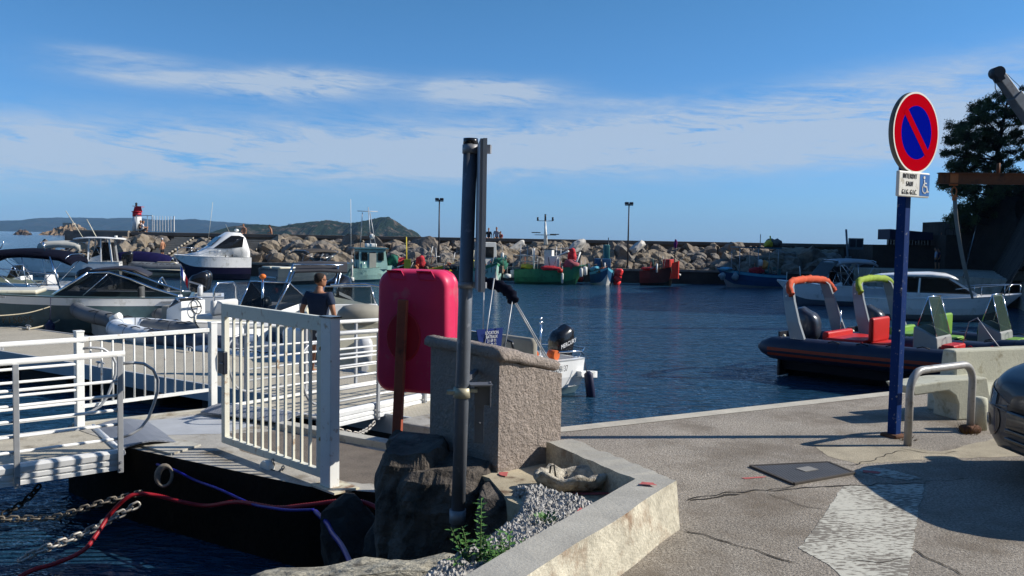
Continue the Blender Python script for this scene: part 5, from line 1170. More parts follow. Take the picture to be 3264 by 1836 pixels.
# grey tube inflatable nose behind the fence
rt = thing('inflatable_boat', 'grey tubed inflatable with a white leaning console and steel seat hoop, behind the picket fence', 'inflatable boat', (-6.15, 20.1, 0), atan2(.35, -.94))
rib(rt, 5.3, 2.1, .19, GREYT, GEL, z=.72, rise=.34, cone=.4, floor=.25)
console(rt, 1.9, .05, .55, .85, .80, .5, GEL, .05, None, GLSD); seat(rt, 1.0, .0, .55, .9, .5, .5, .35, SEATW, 'leaning_post')
b = MB(); b.rbox((2.25, 0, .9), (.25, .7, .6), .04); b.build('storage_box', TAUPE, rt)
rail(rt, [(.75, -.40, 1.2), (.75, -.40, 1.68), (.75, -.28, 1.8), (.75, .28, 1.8), (.75, .40, 1.68), (.75, .40, 1.2)], .028, CHROME, 'seat_hoop'); outboard(rt, 0, 0, .85, .9, mat('outboard_dark_green', (.012, .025, .035), .3, coat=.5))
co = rt.children[-1]
text_mesh('lettering', 'EVINRUDE'[-4:] if 0 else 'MERCURY', .09, Matrix.Translation(V((-.2, .205, 1.18))) @ Matrix(((0, 1, 0, 0), (0, 0, 1, 0), (1, 0, 0, 0), (0, 0, 0, 1))), SEATW, rt, world=False)
rt = thing('motorboat', 'small white motorboat with low screen between the bowrider and the purple yacht', 'boat', (-9.3, 27.5, 0), atan2(-.34, -1))
hull(rt, 4.2, 1.9, .98, .2, .25, 2.2, [GEL, GEL, GEL], fore=.55)
console(rt, 1.9, 0, .5, 1.3, .75, .5, GEL, .3, None, GLS, wheel=False); seat(rt, .9, 0, .5, 1.3, .4, .5, .3)
# small white/navy dinghy
rt = thing('dinghy', 'small white and navy inflatable dinghy moored against the pontoon behind the fence', 'dinghy', (-5.5, 17.95, 0), atan2(.48, -.88))
rib(rt, 4.3, 1.65, .21, mat('navy_tube', (.05, .065, .10), .5), GEL, z=.66, rise=.12, cone=.3, floor=.25, tm2=mat('white_tube', (.60, .64, .68), .45))
b = MB(); b.tube([(4.2, 0, 1.0), (4.38, .05, .92), (4.42, .05, .55)], [.09, .10, .05], 10); b.build('bow_nose', WHITE, rt)
seat(rt, 1.4, 0, .52, 1.0, .35, .2, 0, GELC, 'thwart')
# white console boat with wide framed windscreen + Mercury V6
rt = thing('console_boat', 'white console boat with wide tinted windscreen and large black outboard, behind the gate', 'boat', (-4.75, 22.3, 0), atan2(-.93, -.36))
hull(rt, 5.0, 2.1, .85, .25, .25, 2.2, [GEL, mat('hull_blue_grey', (.14, .18, .24), .4), GEL], fore=.7, foredeck=GELC)
b = MB(); b.loft([[V((2.2, -.62, .8)), V((3.6, -.55, .85)), V((3.6, .55, .85)), V((2.2, .62, .8))], [V((2.2, -.6, 1.38)), V((3.05, -.5, 1.2)), V((3.05, .5, 1.2)), V((2.2, .6, 1.38))]], smooth=False); b.build('console', GEL, rt, bevel=.05)
b = MB(); b.add([(3.05, -.5, 1.2), (3.05, .5, 1.2), (2.55, .55, 1.85), (2.55, -.55, 1.85)], [(0, 1, 2, 3)])
for sg in (1, -1): b.add([(3.05, sg*.5, 1.2), (2.55, sg*.55, 1.85), (1.9, sg*.62, 1.42), (2.2, sg*.6, 1.36)], [(0, 1, 2, 3)])
b.build('windscreen', GLSD, rt)
b = MB(); [b.tube([(3.05, sg*.5, 1.2), (2.55, sg*.55, 1.86), (1.9, sg*.62, 1.42)], .02, 6) for sg in (1, -1)]; b.tube([(2.55, -.55, 1.86), (2.55, .55, 1.86)], .02, 6); b.tube([(2.8, .0, .9), (2.8, .0, 1.95)], .028, 8); b.build('screen_frame', CHROME, rt)
b = MB(); b.ball((2.8, 0, 2.0), (.08, .08, .06), 10, 6); b.build('orange_buoy_light', mat('orange_plastic', (.75, .18, .03), .5), rt)
outboard(rt, 0, 0, .90, 1.35, BLACK, band=mat('decal_silver', (.45, .45, .47), .4, .3)); seat(rt, 1.3, 0, .35, 1.2, .5, .5, .4)
# open boat with raked T arch and radar arch (grey frame), behind the man
rt = thing('arch_boat', 'low white boat with two tall raked steel arch frames beside the man in blue', 'boat', (-3.75, 22.0, 0), atan2(-.2, -1))
hull(rt, 4.2, 2.0, .72, .2, .25, 2.2, [GEL, GEL, GEL], fore=.62)
b = MB()
for x0_, x1_ in ((2.35, 1.70), (.95, .62)):
    for sg in (.85, .45): b.tube([(x0_, sg, .8), (x1_+(.1 if sg > .5 else 0), sg*.9, 2.25)], .026, 8)
    for t_ in (.2, .5, .9): b.tube([(x0_+(x1_-x0_)*t_, .85, .8+1.45*t_), (x0_+(x1_-x0_)*t_, .45, .8+1.45*t_)], .02, 6)
b.tube([(1.8, .8, 2.25), (.6, .8, 2.25)], .02, 6); b.build('raked_arch', CHROME, rt)
b = MB(); b.loft([[V((x_, -.9, 2.1+dz)), V((x_, -.5, 2.28+dz)), V((x_, .5, 2.28+dz)), V((x_, .9, 2.08+dz)), V((x_, .9, 2.04+dz)), V((x_, .5, 2.24+dz)), V((x_, -.5, 2.24+dz)), V((x_, -.9, 2.06+dz))] for x_, dz in ((.50, .0), (1.1, .03), (1.75, 0))], smooth=False); b.build('arch_sunshade', mat('dark_shade', (.05, .05, .055), .8), rt)
b = MB(); b.rbox((3.3, 0, .82), (.9, 1.2, .16), .06); b.build('fore_cushion', mat('black_cushion', (.02, .02, .025), .5), rt)
# white boat with taupe engine cover right of the man
rt = thing('tender_boat', 'white motorboat stern with taupe covered outboard beside the life-ring case', 'boat', (-2.85, 16.4, 0), atan2(1, -.38))
hull(rt, 4.6, 1.9, 1.28, .2, .25, 2.2, [GELC, GELC, GEL], fore=.6)
b = MB(); secs = []
for z_, lx, ly in ((1.24, .5, .9), (1.34, .66, 1.0), (1.5, .7, .9), (1.60, .55, .7), (1.64, .25, .3)): secs.append([V((.25+lx/2*cos(a), ly/2*sin(a), z_)) for a in [2*pi*i/18 for i in range(18)]])
b.loft(secs); b.build('engine_cover', TAUPE, rt); outboard(rt, .12, 0, .5, .7, mat('outboard_white', (.6, .6, .6), .3))
console(rt, 1.8, 0, .9, 1.2, .65, .5, GEL, .35, None, GLS, wheel=False); rail(rt, [(.3, -.8, 1.3), (.7, -.75, 1.9), (.9, -.2, 2.0), (.9, .5, 1.98)], .02, CHROME, 'stern_rail')
# small dinghies seen through the gate
rt = thing('dinghy', 'pale grey dinghy with upright seat seen through the bars of the gate', 'dinghy', (-3.75, 16.9, 0), atan2(.45, -.9))
rib(rt, 3.4, 1.5, .2, mat('white_tube', (.60, .64, .68), .45), GEL, z=.45, rise=.15, cone=.3, floor=.3); b = MB(); b.rbox((.6, 0, .85), (.5, .5, .5), .08); b.build('white_locker', GEL, rt); b = MB(); b.rbox((1.9, .1, .8), (.3, .4, .16), .05); b.build('blue_cushion', mat('steel_blue', (.1, .14, .22), .6), rt)
outboard(rt, 0, 0, .62, .5, BLACK)

# grey boat at far left with railing, blue sign
rt = thing('fishing_launch', 'taupe hulled open boat with guard rail and blue notice board at the left edge', 'boat', (-16.8, 33.0, 0), atan2(-.15, -1))
hull(rt, 6.4, 2.3, .95, .3, .3, 2.1, [mat('taupe_hull', (.22, .20, .17), .4), MT['taupe_hull'], GEL], fore=.75, liner=GEL)
rail(rt, [(.3, 1.1, 1.0), (.4, 1.1, 1.35), (2.4, 1.15, 1.55), (4.4, 1.0, 1.6), (6.2, .3, 1.7)], .02, CHROME, 'guard_rail', (2, 3, 4), 1.0)
console(rt, 2.2, 0, .35, 1.1, .9, .7, GEL, .4); b = MB(); b.add([(4.6, 1.2, 1.22), (5.6, 1.1, 1.22), (5.6, 1.1, 1.62), (4.6, 1.2, 1.62)], [(0, 1, 2, 3)]); q_ = b.build('notice_board', BLS, rt, solid=.02)
for i in range(3): text_mesh('lettering', ('04 94 21', '69 71', '49 13')[i], .13, Matrix.Translation(V((5.1, 1.175, 1.54-.12*i))) @ Matrix(((-1, 0, 0, 0), (0, 0, 1, 0), (0, 1, 0, 0), (0, 0, 0, 1))), mat('letter_yellow', (.7, .6, .2), .6), q_, world=False)
seat(rt, 1.2, 0, .4, 1.1, .5, .5, .4); outboard(rt, 0, .0, .85, 1.0, BLACK)
b = MB(); b.loft([[V((1.3, y_, 1.0)) for y_ in (-1, 1)]+[V((1.3, 0, 1.02))], [V((3.6, y_, 1.05)) for y_ in (-1, 1)]+[V((3.5, 0, 1.35))]], smooth=False); b.build('green_cover', mat('olive_canvas', (.10, .12, .09), .9), rt)
# long navy bimini boat, with outboards
rt = thing('console_boat', 'open boat under a long drooping navy bimini with bright steel frame, far left', 'boat', (-11.3, 30.2, 0), atan2(-.22, -1))
hull(rt, 6.6, 2.3, .85, .3, .3, 2.1, [GEL, MT['hull_blue_grey'], GEL], fore=.75)
bimini(rt, 3.7, 6.7, 2.1, 2.22, NAVY, sag=.16, base=5.0, thick=.16, bz=.9)
b = MB(); b.tube([(4.0, 1.05, .95), (4.35, 1.02, 2.12)], .04, 8); b.tube([(4.5, 1.0, 2.3), (4.55, 1.0, 2.6)], .03, 6); b.tube([(5.9, .8, 2.35), (5.8, .8, 2.6)], .015, 6); b.build('rod_holder', CHROME, rt)
console(rt, 3.0, 0, .3, 1.1, .85, .7, GEL, .4); outboard(rt, 0, .4, .85, 1.05, BLACK, band=MT['decal_silver']); outboard(rt, 0, -.4, .85, 1.05, BLACK, band=MT['decal_silver'])
b = MB(); b.rbox((4.2, .2, .9), (1.2, .8, .4), .12); b.build('white_seat', GEL, rt)
# white walkaround with hard top
rt = thing('hardtop_boat', 'white centre-console boat with flat hard top, rod antennas and folded pale bimini', 'boat', (-26.0, 57.0, 0), atan2(-.2, -1))
hull(rt, 7.0, 2.5, 1.0, .35, .3, 2.1, [GEL, GEL, GEL], fore=.7)
b = MB(); secs = []
for x_, w_, z_ in ((-.1, .5, 2.50), (.1, .85, 2.52), (1.2, 1.0, 2.56), (2.2, .95, 2.54), (2.9, .7, 2.46), (3.0, .3, 2.42)): secs.append([V((x_, -w_, z_)), V((x_, -w_, z_+.05)), V((x_, 0, z_+.10)), V((x_, w_, z_+.05)), V((x_, w_, z_)), V((x_, 0, z_-.02))])
b.loft(secs); ht_ = b.build('hard_top', GEL, rt); b = MB(); b.tube([(.35, .4, 2.6), (.35, .4, 2.75)], .10, 12); b.build('radar_dome', WHITE, ht_); MB().tube([(2.3, .7, 2.6), (3.3, .7, 4.3)], .025, 6).build('antenna', GELC, ht_); MB().tube([(1.8, -.6, 2.6), (2.4, -.6, 3.8)], .03, 6).build('antenna', GELC, ht_)
for x0_, x1_ in ((.5, .7), (1.2, 1.2), (2.0, 1.9)): [MB().bar((x0_, sg*.75, .9), (x1_, sg*.72, 2.54), .07, .10).build('top_support', GEL, rt) for sg in (1, -1)]
b = MB(); b.loft([[V((.6, -.68, 1.1)), V((1.1, -.68, 1.1)), V((1.1, .68, 1.1)), V((.6, .68, 1.1))], [V((.7, -.65, 2.3)), V((1.15, -.65, 2.3)), V((1.15, .65, 2.3)), V((.7, .65, 2.3))]], smooth=False); b.build('side_glass', GLSD, rt)
console(rt, 1.6, 0, .5, 1.2, 1.0, .8, GEL, .5); seat(rt, 3.6, .3, .6, 1.0, .5, .5, .5); outboard(rt, 0, 0, .9, 1.1, BLACK)
bimini(rt, 2.4, 4.9, 2.1, 2.28, mat('pale_canvas', (.42, .42, .38), .85), sag=.10, base=4.4, thick=.32, bz=1.0, name='pale_bimini')
# boat under violet cover + tender behind it
rt = thing('covered_boat', 'boat under a long violet-blue cover with black outboards, left of the purple-hulled yacht', 'boat', (-23.3, 60.0, 0), atan2(.03, -1)); rt.scale = (.84, .9, 1)
hull(rt, 6.0, 2.3, .75, .25, .3, 2.1, [NAVYT, NAVYT, NAVYT], fore=.6)
b = MB(); secs = []
for x_, w_, z_ in ((.0, .95, .85), (.4, 1.1, 1.05), (1.2, 1.15, 1.45), (2.4, 1.15, 1.62), (3.6, 1.1, 1.68), (4.8, 1.0, 1.62), (5.8, .7, 1.5)): secs.append([V((x_, y_*w_, .8+(z_-.8)*(1-abs(y_)**2.4))) for y_ in [-1+.2*i for i in range(11)]])
b.loft(secs, closed=False, cap=False); b.build('boat_cover', PURP, rt, solid=.04); outboard(rt, 0, .3, .7, 1.0, BLACK)
rt = thing('inflatable_boat', 'grey inflatable tender with white trim moored in front of the purple yacht', 'inflatable boat', (-21.6, 58.0, 0), atan2(-.12, -1))
rib(rt, 4.4, 2.0, .30, GREYT, GELC, z=.62, rise=.15, cone=.3, floor=.4); [MB().tube([(.1, sg*.99, .5), (3.0, sg*.99, .56)], .04, 6).build('rub_strake', GELC, rt) for sg in (1, -1)]
b = MB(); b.tube([(1.0, .7, .95), (1.2, .7, 1.03), (2.2, .7, 1.03), (2.4, .7, .95)], .04, 8); b.build('rolled_rope', ROPE, rt); outboard(rt, 0, 0, .7, .9, BLACK); console(rt, 1.4, 0, .45, .8, .6, .5, GEL, .3)
# purple-hulled sport yacht, bow to the left toward us
YB = mat('violet_hull', (.008, .006, .028), .3, var=.1, coat=.2)
rt = thing('sport_yacht', 'sport yacht with dark violet hull, white deck and black wraparound window, bow to the left', 'yacht', (-17.6, 56.5, 0), atan2(-.55, -.84)); rt.scale = (.60, .84, .84)
hull(rt, 7.6, 2.9, 1.75, .15, .5, 2.2, [YB, YB, GEL], stripe=(3, 4), fore=.3, foredeck=GEL, liner=GEL, floor=.9, nx=26, rake=.14)
b = MB(); secs = []
for x_, w_, z_ in ((.1, 1.15, 2.5), (.5, 1.25, 3.3), (1.0, 1.22, 3.68), (2.0, 1.15, 3.72), (3.0, 1.05, 3.3), (4.0, 1.0, 2.65), (5.2, .8, 2.15), (6.6, .4, 1.95)): secs.append([V((x_, -w_*1.05, 1.62)), V((x_, -w_, z_-.28)), V((x_, -w_*.8, z_-.03)), V((x_, 0, z_)), V((x_, w_*.8, z_-.03)), V((x_, w_, z_-.28)), V((x_, w_*1.05, 1.62))])
b.loft(secs); b.build('superstructure', GEL, rt)
b = MB()
for sg in (1, -1): b.face([(x_, sg*y_, z_) for x_, y_, z_ in ((.95, 1.27, 2.55), (.75, 1.24, 3.3), (1.3, 1.235, 3.42), (2.1, 1.19, 3.40), (2.95, 1.09, 2.95), (3.9, 1.04, 2.42), (2.4, 1.19, 2.42))])
b.add([(3.05, -.8, 3.30), (3.05, .8, 3.30), (4.02, .76, 2.66), (4.02, -.76, 2.66)], [(0, 1, 2, 3)]); b.v = [V(p)+V((.02, .0, .03)) for p in b.v]; b.build('wraparound_window', mat('black_glass', (.012, .012, .016), .08, spec=.8), rt, solid=.03)
b = MB()
for x_ in (2.0, 2.7): b.tube([(x_, 1.3, 1.98), (x_+.08, 1.305, 1.80)], .05, 8)
b.build('porthole', BLACK, rt); rail(rt, [(2.9, 1.2, 1.9), (3.5, 1.15, 2.4), (5.5, .95, 2.45), (7.3, .2, 2.5), (7.4, 0, 2.5), (5.5, -.95, 2.45), (3.5, -1.15, 2.4)], .02, CHROME, 'bow_rail', (1, 2, 3, 5, 6), 1.75)
MB().tube([(2.2, .9, 3.7), (2.6, .9, 4.3)], .015, 6).build('antenna', GELC, rt); MB().tube([(3.9, -.9, 2.5), (3.3, -.9, 6.0)], .02, 6).build('antenna', GELC, rt); b = MB(); b.ball((1.1, 0, 3.85), (.25, .25, .12), 12, 6); b.build('radar_dome', WHITE, rt)
# dark speedboat with cream sunpads
GB = mat('slate_hull', (.05, .07, .085), .25, coat=.6)
rt = thing('speedboat', 'slate grey speedboat seen from astern with two cream sunpads', 'boat', (-14.6, 51.0, 0), atan2(.72, .70))
hull(rt, 6.2, 2.5, .95, .3, .35, 2.3, [GB, mat('slate_bottom', (.025, .03, .035), .3), GB], fore=.5, floor=.75)
for y_ in (-.55, .55): b = MB(); b.rbox((.75, y_, 1.02), (1.2, .95, .12), .05); b.build('sunpad', GELC, rt)
b = MB(); b.rbox((1.9, 0, 1.05), (.5, .9, .5), .15); b.build('headrest', TAUPE, rt); b = MB(); b.tube([(-.05, -.95, .45), (-.05, .95, .45)], .05, 8); b.build('stern_bar', ALU, rt); b = MB(); b.add([(3.9, -.8, 1.15), (3.9, .8, 1.15), (3.3, .85, 1.6), (3.3, -.85, 1.6)], [(0, 1, 2, 3)]); b.build('windscreen', GLSD, rt)
bimini(rt, 2.0, 4.4, 2.0, 2.1, mat('brown_canvas', (.06, .05, .04), .8), sag=.08, base=2.8, thick=.08, bz=1.1)

def clutter(root, x0, x1, w_, z, seed, n=26, cols=None, hmax=.7):
    """tangle of ropes, crates, net floats and sticks on a working deck"""
    r_ = random.Random(seed); ms = cols or [mat('rope_tangle', (.16, .13, .09), .95, var=.5, vs=9), mat('crate_dark', (.04, .045, .05), .8, var=.4, vs=6), mat('pale_gear', (.42, .42, .38), .8, var=.3, vs=6), mat('faded_orange_gear', (.40, .10, .04), .8, var=.3, vs=6), mat('faded_teal_gear', (.05, .17, .16), .8, var=.3, vs=6)]
    b = MB()
    for k in range(n):
        x = r_.uniform(x0, x1); y = r_.uniform(-w_, w_); h = r_.uniform(.08, hmax)*r_.random(); mi = r_.randrange(len(ms)); q = r_.random()
        if q < .35: b.box((x, y, z+h/2), (r_.uniform(.1, .35), r_.uniform(.1, .3), h+.05), r_.uniform(0, 3), mi=mi)
        elif q < .6: b.tube([(x, y, z), (x+r_.uniform(-.3, .3), y+r_.uniform(-.2, .2), z+r_.uniform(.4, hmax*1.7))], r_.uniform(.012, .03), 5, mi=mi)
        elif q < .8: b.tube([(x+.14*cos(a), y+.14*sin(a), z+h*.6+.02*a) for a in [i*.7 for i in range(14)]], .025, 5, mi=mi)
        else: b.ball((x, y, z+h*.7), (r_.uniform(.07, .16),)*3, 8, 6, mi=mi)
    o = b.build('deck_gear', ms, root); o['kind'] = 'stuff'; return o
# ================================================================ breakwater
BW = mat('breakwater_concrete', (.20, .175, .15), .95, var=.25, vs=.6, bump=.6, bs=6, bd=.05, dirt=((.10, .085, .07), .4, .8), world=True)
LEDG = mat('ledge_concrete', (.24, .215, .18), .9, var=.25, vs=.5, dirt=((.08, .065, .055), .4, .7), world=True)
b = MB(); x0, x1 = -31.0, 40.0
b.prism([(-34, 69.6, 1.0), (-31, 66.5, 1.0), (40, 66.5, 1.0), (40, 75, 1.0), (-34, 75, 1.0)], (0, 0, -4)); b.box(((x0+x1)/2, 71.9, 1.85), (x1-x0, 4.6, 1.8))
bwt = tag(b.build('breakwater_wall', BW), 'long concrete breakwater wall above the boulders', 'wall')
b = MB(); b.box(((x0+x1)/2, 71.8, 2.90), (x1-x0, 5.0, .28)); b.build('wall_cap', mat('cap_concrete', (.13, .115, .10), .9, var=.25, vs=.4, world=True), bwt, bevel=.03)
b = MB(); b.prism([(-27, 61.2, .9), (24, 61.2, .9), (24, 66.6, .9), (-27, 66.6, .9)], (0, 0, -3.2)); struct('breakwater_quay', b, mat('dark_quay', (.055, .045, .038), .9, var=.4, vs=.8, world=True))  # quay body much darker than the coping on top
b = MB(); b.box((-1.5, 61.25, .93), (51, .3, .16)); b.box((-1.5, 63, .905), (51, 3.4, .02)); struct('quay_coping', b, LEDG)
# promenade end block on the left, with lighthouse
b = MB(); b.prism([(-36.6, 74, 3.02), (-36.2, 69, 3.02), (-31.1, 69, 3.02), (-31.1, 74, 3.02)], (0, 0, -4.5)); tag(b.build('mole_head', BW), 'square concrete head of the breakwater under the little lighthouse', 'mole head')
b = MB(); b.box((-33.6, 71.4, 3.06), (4.5, 3.5, .12)); struct('mole_paving', b, mat('light_paving', (.30, .25, .19), .9))
# stairs
sp0 = PY(565, 748, 68.5); stt = thing('stone_stairs', 'narrow stone stairs climbing through the boulders to the breakwater top', 'stairs', (sp0.x, 67, 1))
b = MB()
for i in range(12): b.box((sp0.x+.3-i*.10, 69.2-i*.36, 2.62-i*.15), (1.5, .42, .14))
b.build('steps', mat('step_stone', (.34, .31, .26), .9, var=.2), stt, world=True)
b = MB(); b.prism([(sp0.x+1.15, 69.6, 2.7), (sp0.x-.1, 65.5, .75), (sp0.x-.1, 65.5, .3), (sp0.x+1.15, 69.6, .3)], (.35, 0, 0)); b.build('stair_cheek', LEDG, stt, world=True)
sp0 = PY(810, 760, 68.5); stt = thing('stone_stairs', 'short flight of stone steps in the boulders above the purple yacht', 'stairs', (sp0.x, 67, 1)); b = MB()
for i in range(8): b.box((sp0.x+.0-i*.12, 69.4-i*.34, 2.5-i*.17), (1.7, .42, .14))
b.build('steps', MT['step_stone'], stt, world=True)
# boulders
RM = [mat('boulder_brown', (.205, .17, .135), .92, var=.35, vs=1.2, bump=.9, bs=3.5, bd=.12, dirt=((.10, .08, .06), .35, 1.5)), mat('boulder_grey', (.21, .19, .165), .92, var=.35, vs=1.2, bump=.9, bs=3.5, bd=.12, dirt=((.09, .08, .07), .35, 1.5)), mat('boulder_ochre', (.24, .20, .15), .92, var=.3, vs=1.2, bump=.9, bs=3.5, bd=.12, dirt=((.14, .10, .06), .35, 1.5))]
meshes = []
for k in range(15):
    me = rockmesh(100+k, 3, 16, .22); me.materials.append(RM[k % 3]); meshes.append(me)
LMK = [(470, 'the lighthouse cage'), (565, 'the long stone stairs'), (700, 'the purple yacht'), (810, 'the short stone steps'), (990, 'the man'), (1140, 'the pale green fishing boat'), (1398, 'the left lamp post'), (1500, 'the grey sign pole'), (1725, 'the green boat mast'), (1908, 'the blue fishing boat'), (2000, 'the right lamp post'), (2120, 'the red fishing boat'), (2400, 'the dark blue gantry boat')]
ROWN = ['bottom row', 'second row up', 'third row up', 'middle row', 'third row from the top', 'second row from the top', 'top row']; cnt = {}; ORD = ['first', 'second', 'third', 'fourth', 'fifth', 'sixth', 'seventh', 'eighth', 'ninth', 'tenth', 'eleventh', 'twelfth', 'thirteenth', 'fourteenth']
def blabel(mi, row, x, y):
    u = 1632+x/y*F; kind_ = ('brown', 'grey', 'ochre')[mi % 3]; lm = [q for q in LMK if q[0] <= u]; lm = lm[-1][1] if lm else 'the breakwater head'; key = (row, lm); cnt[key] = cnt.get(key, -1)+1
    return '%s boulder, %s right of %s, %s' % (kind_, ORD[min(cnt[key], 13)], lm, ROWN[row])
r = random.Random(21); n = 0
for row in range(7):
    yb_ = 64.3+row*.82; zb_ = 1.0+row*.25; x = -32.5 if row > 1 else -26
    while x < 24:
        x += r.uniform(1.0, 1.75)
        if abs(x-(-26.6)) < 1.35 and row > 0: continue
        if abs(x-(-20.9)) < 1.4 and row > 2: continue
        mi_ = r.randrange(15); o = bpy.data.objects.new('boulder', meshes[mi_]); COL.objects.link(o); s_ = r.choice((.6, .85, 1.05, 1.25, 1.5))*r.uniform(.85, 1.1)
        o.location = (x, yb_+r.uniform(-.3, .3), zb_+r.uniform(-.25, .15)); o.scale = (s_*r.uniform(.9, 1.35), s_*r.uniform(.75, 1), s_*r.uniform(.6, .85)); o.rotation_euler = (r.uniform(-.7, .7), r.uniform(-.7, .7), r.uniform(0, 6.3))
        if o.location.z+o.scale.z > 2.85: o.location.z = 2.85-o.scale.z*1.0
        tag(o, blabel(mi_, row, x, o.location.y), 'boulder', 'boulders of the breakwater'); n += 1
for k in range(12):
    o = bpy.data.objects.new('boulder', meshes[r.randrange(15)]); COL.objects.link(o); o.location = (-37+k*.65, 67.2+r.uniform(-1, 1)-(k*.1), .5+r.uniform(-.4, .9)); o.scale = (1.2, 1, .8); o.rotation_euler = (r.random(), r.random(), r.random()*6)
    tag(o, '%s boulder from the left end of the heap below the mole head' % ORD[k], 'boulder', 'boulders of the breakwater'); n += 1
print('boulders', n)
# smaller rubble packed between the boulders
b = MB(); r2 = random.Random(8); pool = []
for k in range(6):
    me = rockmesh(300+k, 2, 14, .22); pool.append(([v.co.copy() for v in me.vertices], [tuple(p.vertices) for p in me.polygons])); bpy.data.meshes.remove(me)
for k in range(800):
    t_ = r2.random(); x = r2.uniform(-33.5, 24); y = 63.9+t_*5.4; z = .85+t_*1.68+r2.uniform(-.15, .15); s_ = r2.uniform(.14, .38); vv, ff = pool[r2.randrange(6)]
    if (abs(x-(-26.6)) < 1.5 and t_ > .1) or (abs(x-(-20.9)) < 1.3 and t_ > .3): continue
    M_ = Matrix.Rotation(r2.uniform(0, 6), 3, 'Z') @ Matrix.Rotation(r2.uniform(0, 6), 3, 'X'); c = V((x, y, min(z, 2.72))); b.add([c+(M_ @ (q*s_)) for q in vv], ff, r2.randrange(3))
o = b.build('rubble', RM); o['kind'] = 'stuff'; o['label'] = 'small rubble packed between the breakwater boulders'; o['category'] = 'rubble'
LM = mat('white_slab_rock', (.5, .48, .44), .9, var=.2, vs=2)
for u, v, lab in ((1640, 790, 'pale slanting slab rock left of the green fishing boat mast'), (1835, 785, 'pale slab rock between the two lamp posts, above the green boat stern'), (2028, 777, 'pale pointed rock just right of the right lamp post')):
    p = PY(u, v, 66.2); rock('boulder', u, (p.x, p.y, min(p.z, 2.45)), (.95, .5, .42), .5, LM, lab, 'boulder', sub=3).rotation_euler = (0, -.6, .3)

# lighthouse
p = PY(437, 733, 71.2); lt = thing('lighthouse', 'little white and red harbour light tower on the breakwater head', 'lighthouse', (p.x, 71.2, 3.12))
LW = mat('lighthouse_white', (.66, .66, .64), .6, var=.06); LR = mat('lighthouse_red', (.45, .012, .025), .5, var=.08)
X, Y, Z = p.x, 71.2, 3.12
b = MB(); b.tube([(X, Y, Z), (X, Y, Z+1.2)], [.38, .34], 24); b.build('tower', LW, lt, world=True)
b = MB(); b.tube([(X, Y, Z+1.2), (X, Y, Z+1.58)], .35, 24); b.tube([(X, Y, Z+1.56), (X, Y, Z+1.63)], .42, 24); b.build('red_band', LR, lt, world=True)
b = MB(); b.loft([[V((X-.22, Y-.2, Z+1.62)), V((X+.16, Y-.2, Z+1.62)), V((X+.16, Y+.2, Z+1.62)), V((X-.22, Y+.2, Z+1.62))], [V((X-.12, Y-.2, Z+2.0)), V((X+.12, Y-.2, Z+2.0)), V((X+.12, Y+.2, Z+2.0)), V((X-.12, Y+.2, Z+2.0))]], smooth=False); b.bar((X-.26, Y, Z+2.06), (X+.50, Y, Z+2.0), .5, .05); b.add([(X+.16, Y-.3, Z+1.66), (X+.56, Y-.3, Z+1.62), (X+.46, Y-.3, Z+2.05), (X+.05, Y-.3, Z+2.05)], [(0, 1, 2, 3)]); b.build('lantern_panel', LR, lt, world=True, solid=.03)
b = MB(); b.tube([(X-.05, Y, Z+2.05), (X-.05, Y, Z+2.2)], .09, 10); b.ball((X-.05, Y, Z+2.26), .1, 10, 6); b.build('lamp', BLACK, lt, world=True)
# white cage fence
ft = thing('fence', 'white barred safety fence beside the lighthouse', 'fence', (X+.5, 70.4, 3.12)); b = MB(); xs = X+.35
b.bar((xs, 70.3, 3.12), (xs, 70.3, 4.42), .06, .06); b.bar((xs+.9, 70.3, 3.12), (xs+.9, 70.3, 4.42), .05, .05); b.bar((xs, 70.3, 4.4), (xs+1.3, 70.3, 4.4), .06, .06); b.bar((xs+1.3, 70.3, 3.12), (xs+1.3, 70.3, 4.42), .07, .07); b.bar((xs, 70.3, 3.2), (xs+1.3, 70.3, 3.2), .05, .05); b.build('frame', WHITE, ft, world=True)
for i in range(7): b = MB(); b.bar((xs+1.45+i*.13, 70.3+i*.25, 3.12), (xs+1.45+i*.13, 70.3+i*.25, 4.4), .035, .035); b.build('bar', WHITE, ft, world=True)
b = MB(); b.bar((xs+2.36, 72.1, 3.12), (xs+2.36, 72.1, 4.42), .08, .08); b.build('end_post', WHITE, ft, world=True)

# lamp posts
for (ut, vt, vb, lab) in ((1400, 632, 850, 'dark thin lamp post with twin flat heads, left of the grey sign pole'), (2002, 645, 855, 'dark thin lamp post with twin flat heads, rising behind the blue fishing boat')):
    p = PY(ut-2, vb, 63.2); tp = PY(ut, vt, 63.2); lt = thing('lamp_post', lab, 'lamp post', (p.x, 63.2, .9), 0, 'lamp posts on the breakwater quay'); h = tp.z-.9
    b = MB(); b.tube([(0, 0, 0), (0, 0, h-.1)], [.07, .045], 10); b.tube([(0, 0, 0), (0, 0, .25)], .12, 10); b.build('post', mat('lamp_dark', (.035, .035, .045), .5, .3), lt)
    b = MB(); b.bar((-.3, 0, h-.22), (.3, 0, h-.22), .06, .05); b.build('cross_arm', MT['lamp_dark'], lt)
    for sg in (-1, 1): b = MB(); b.rbox((sg*.17, 0, h-.08), (.28, .22, .20), .03); b.build('lamp_head', MT['lamp_dark'], lt)

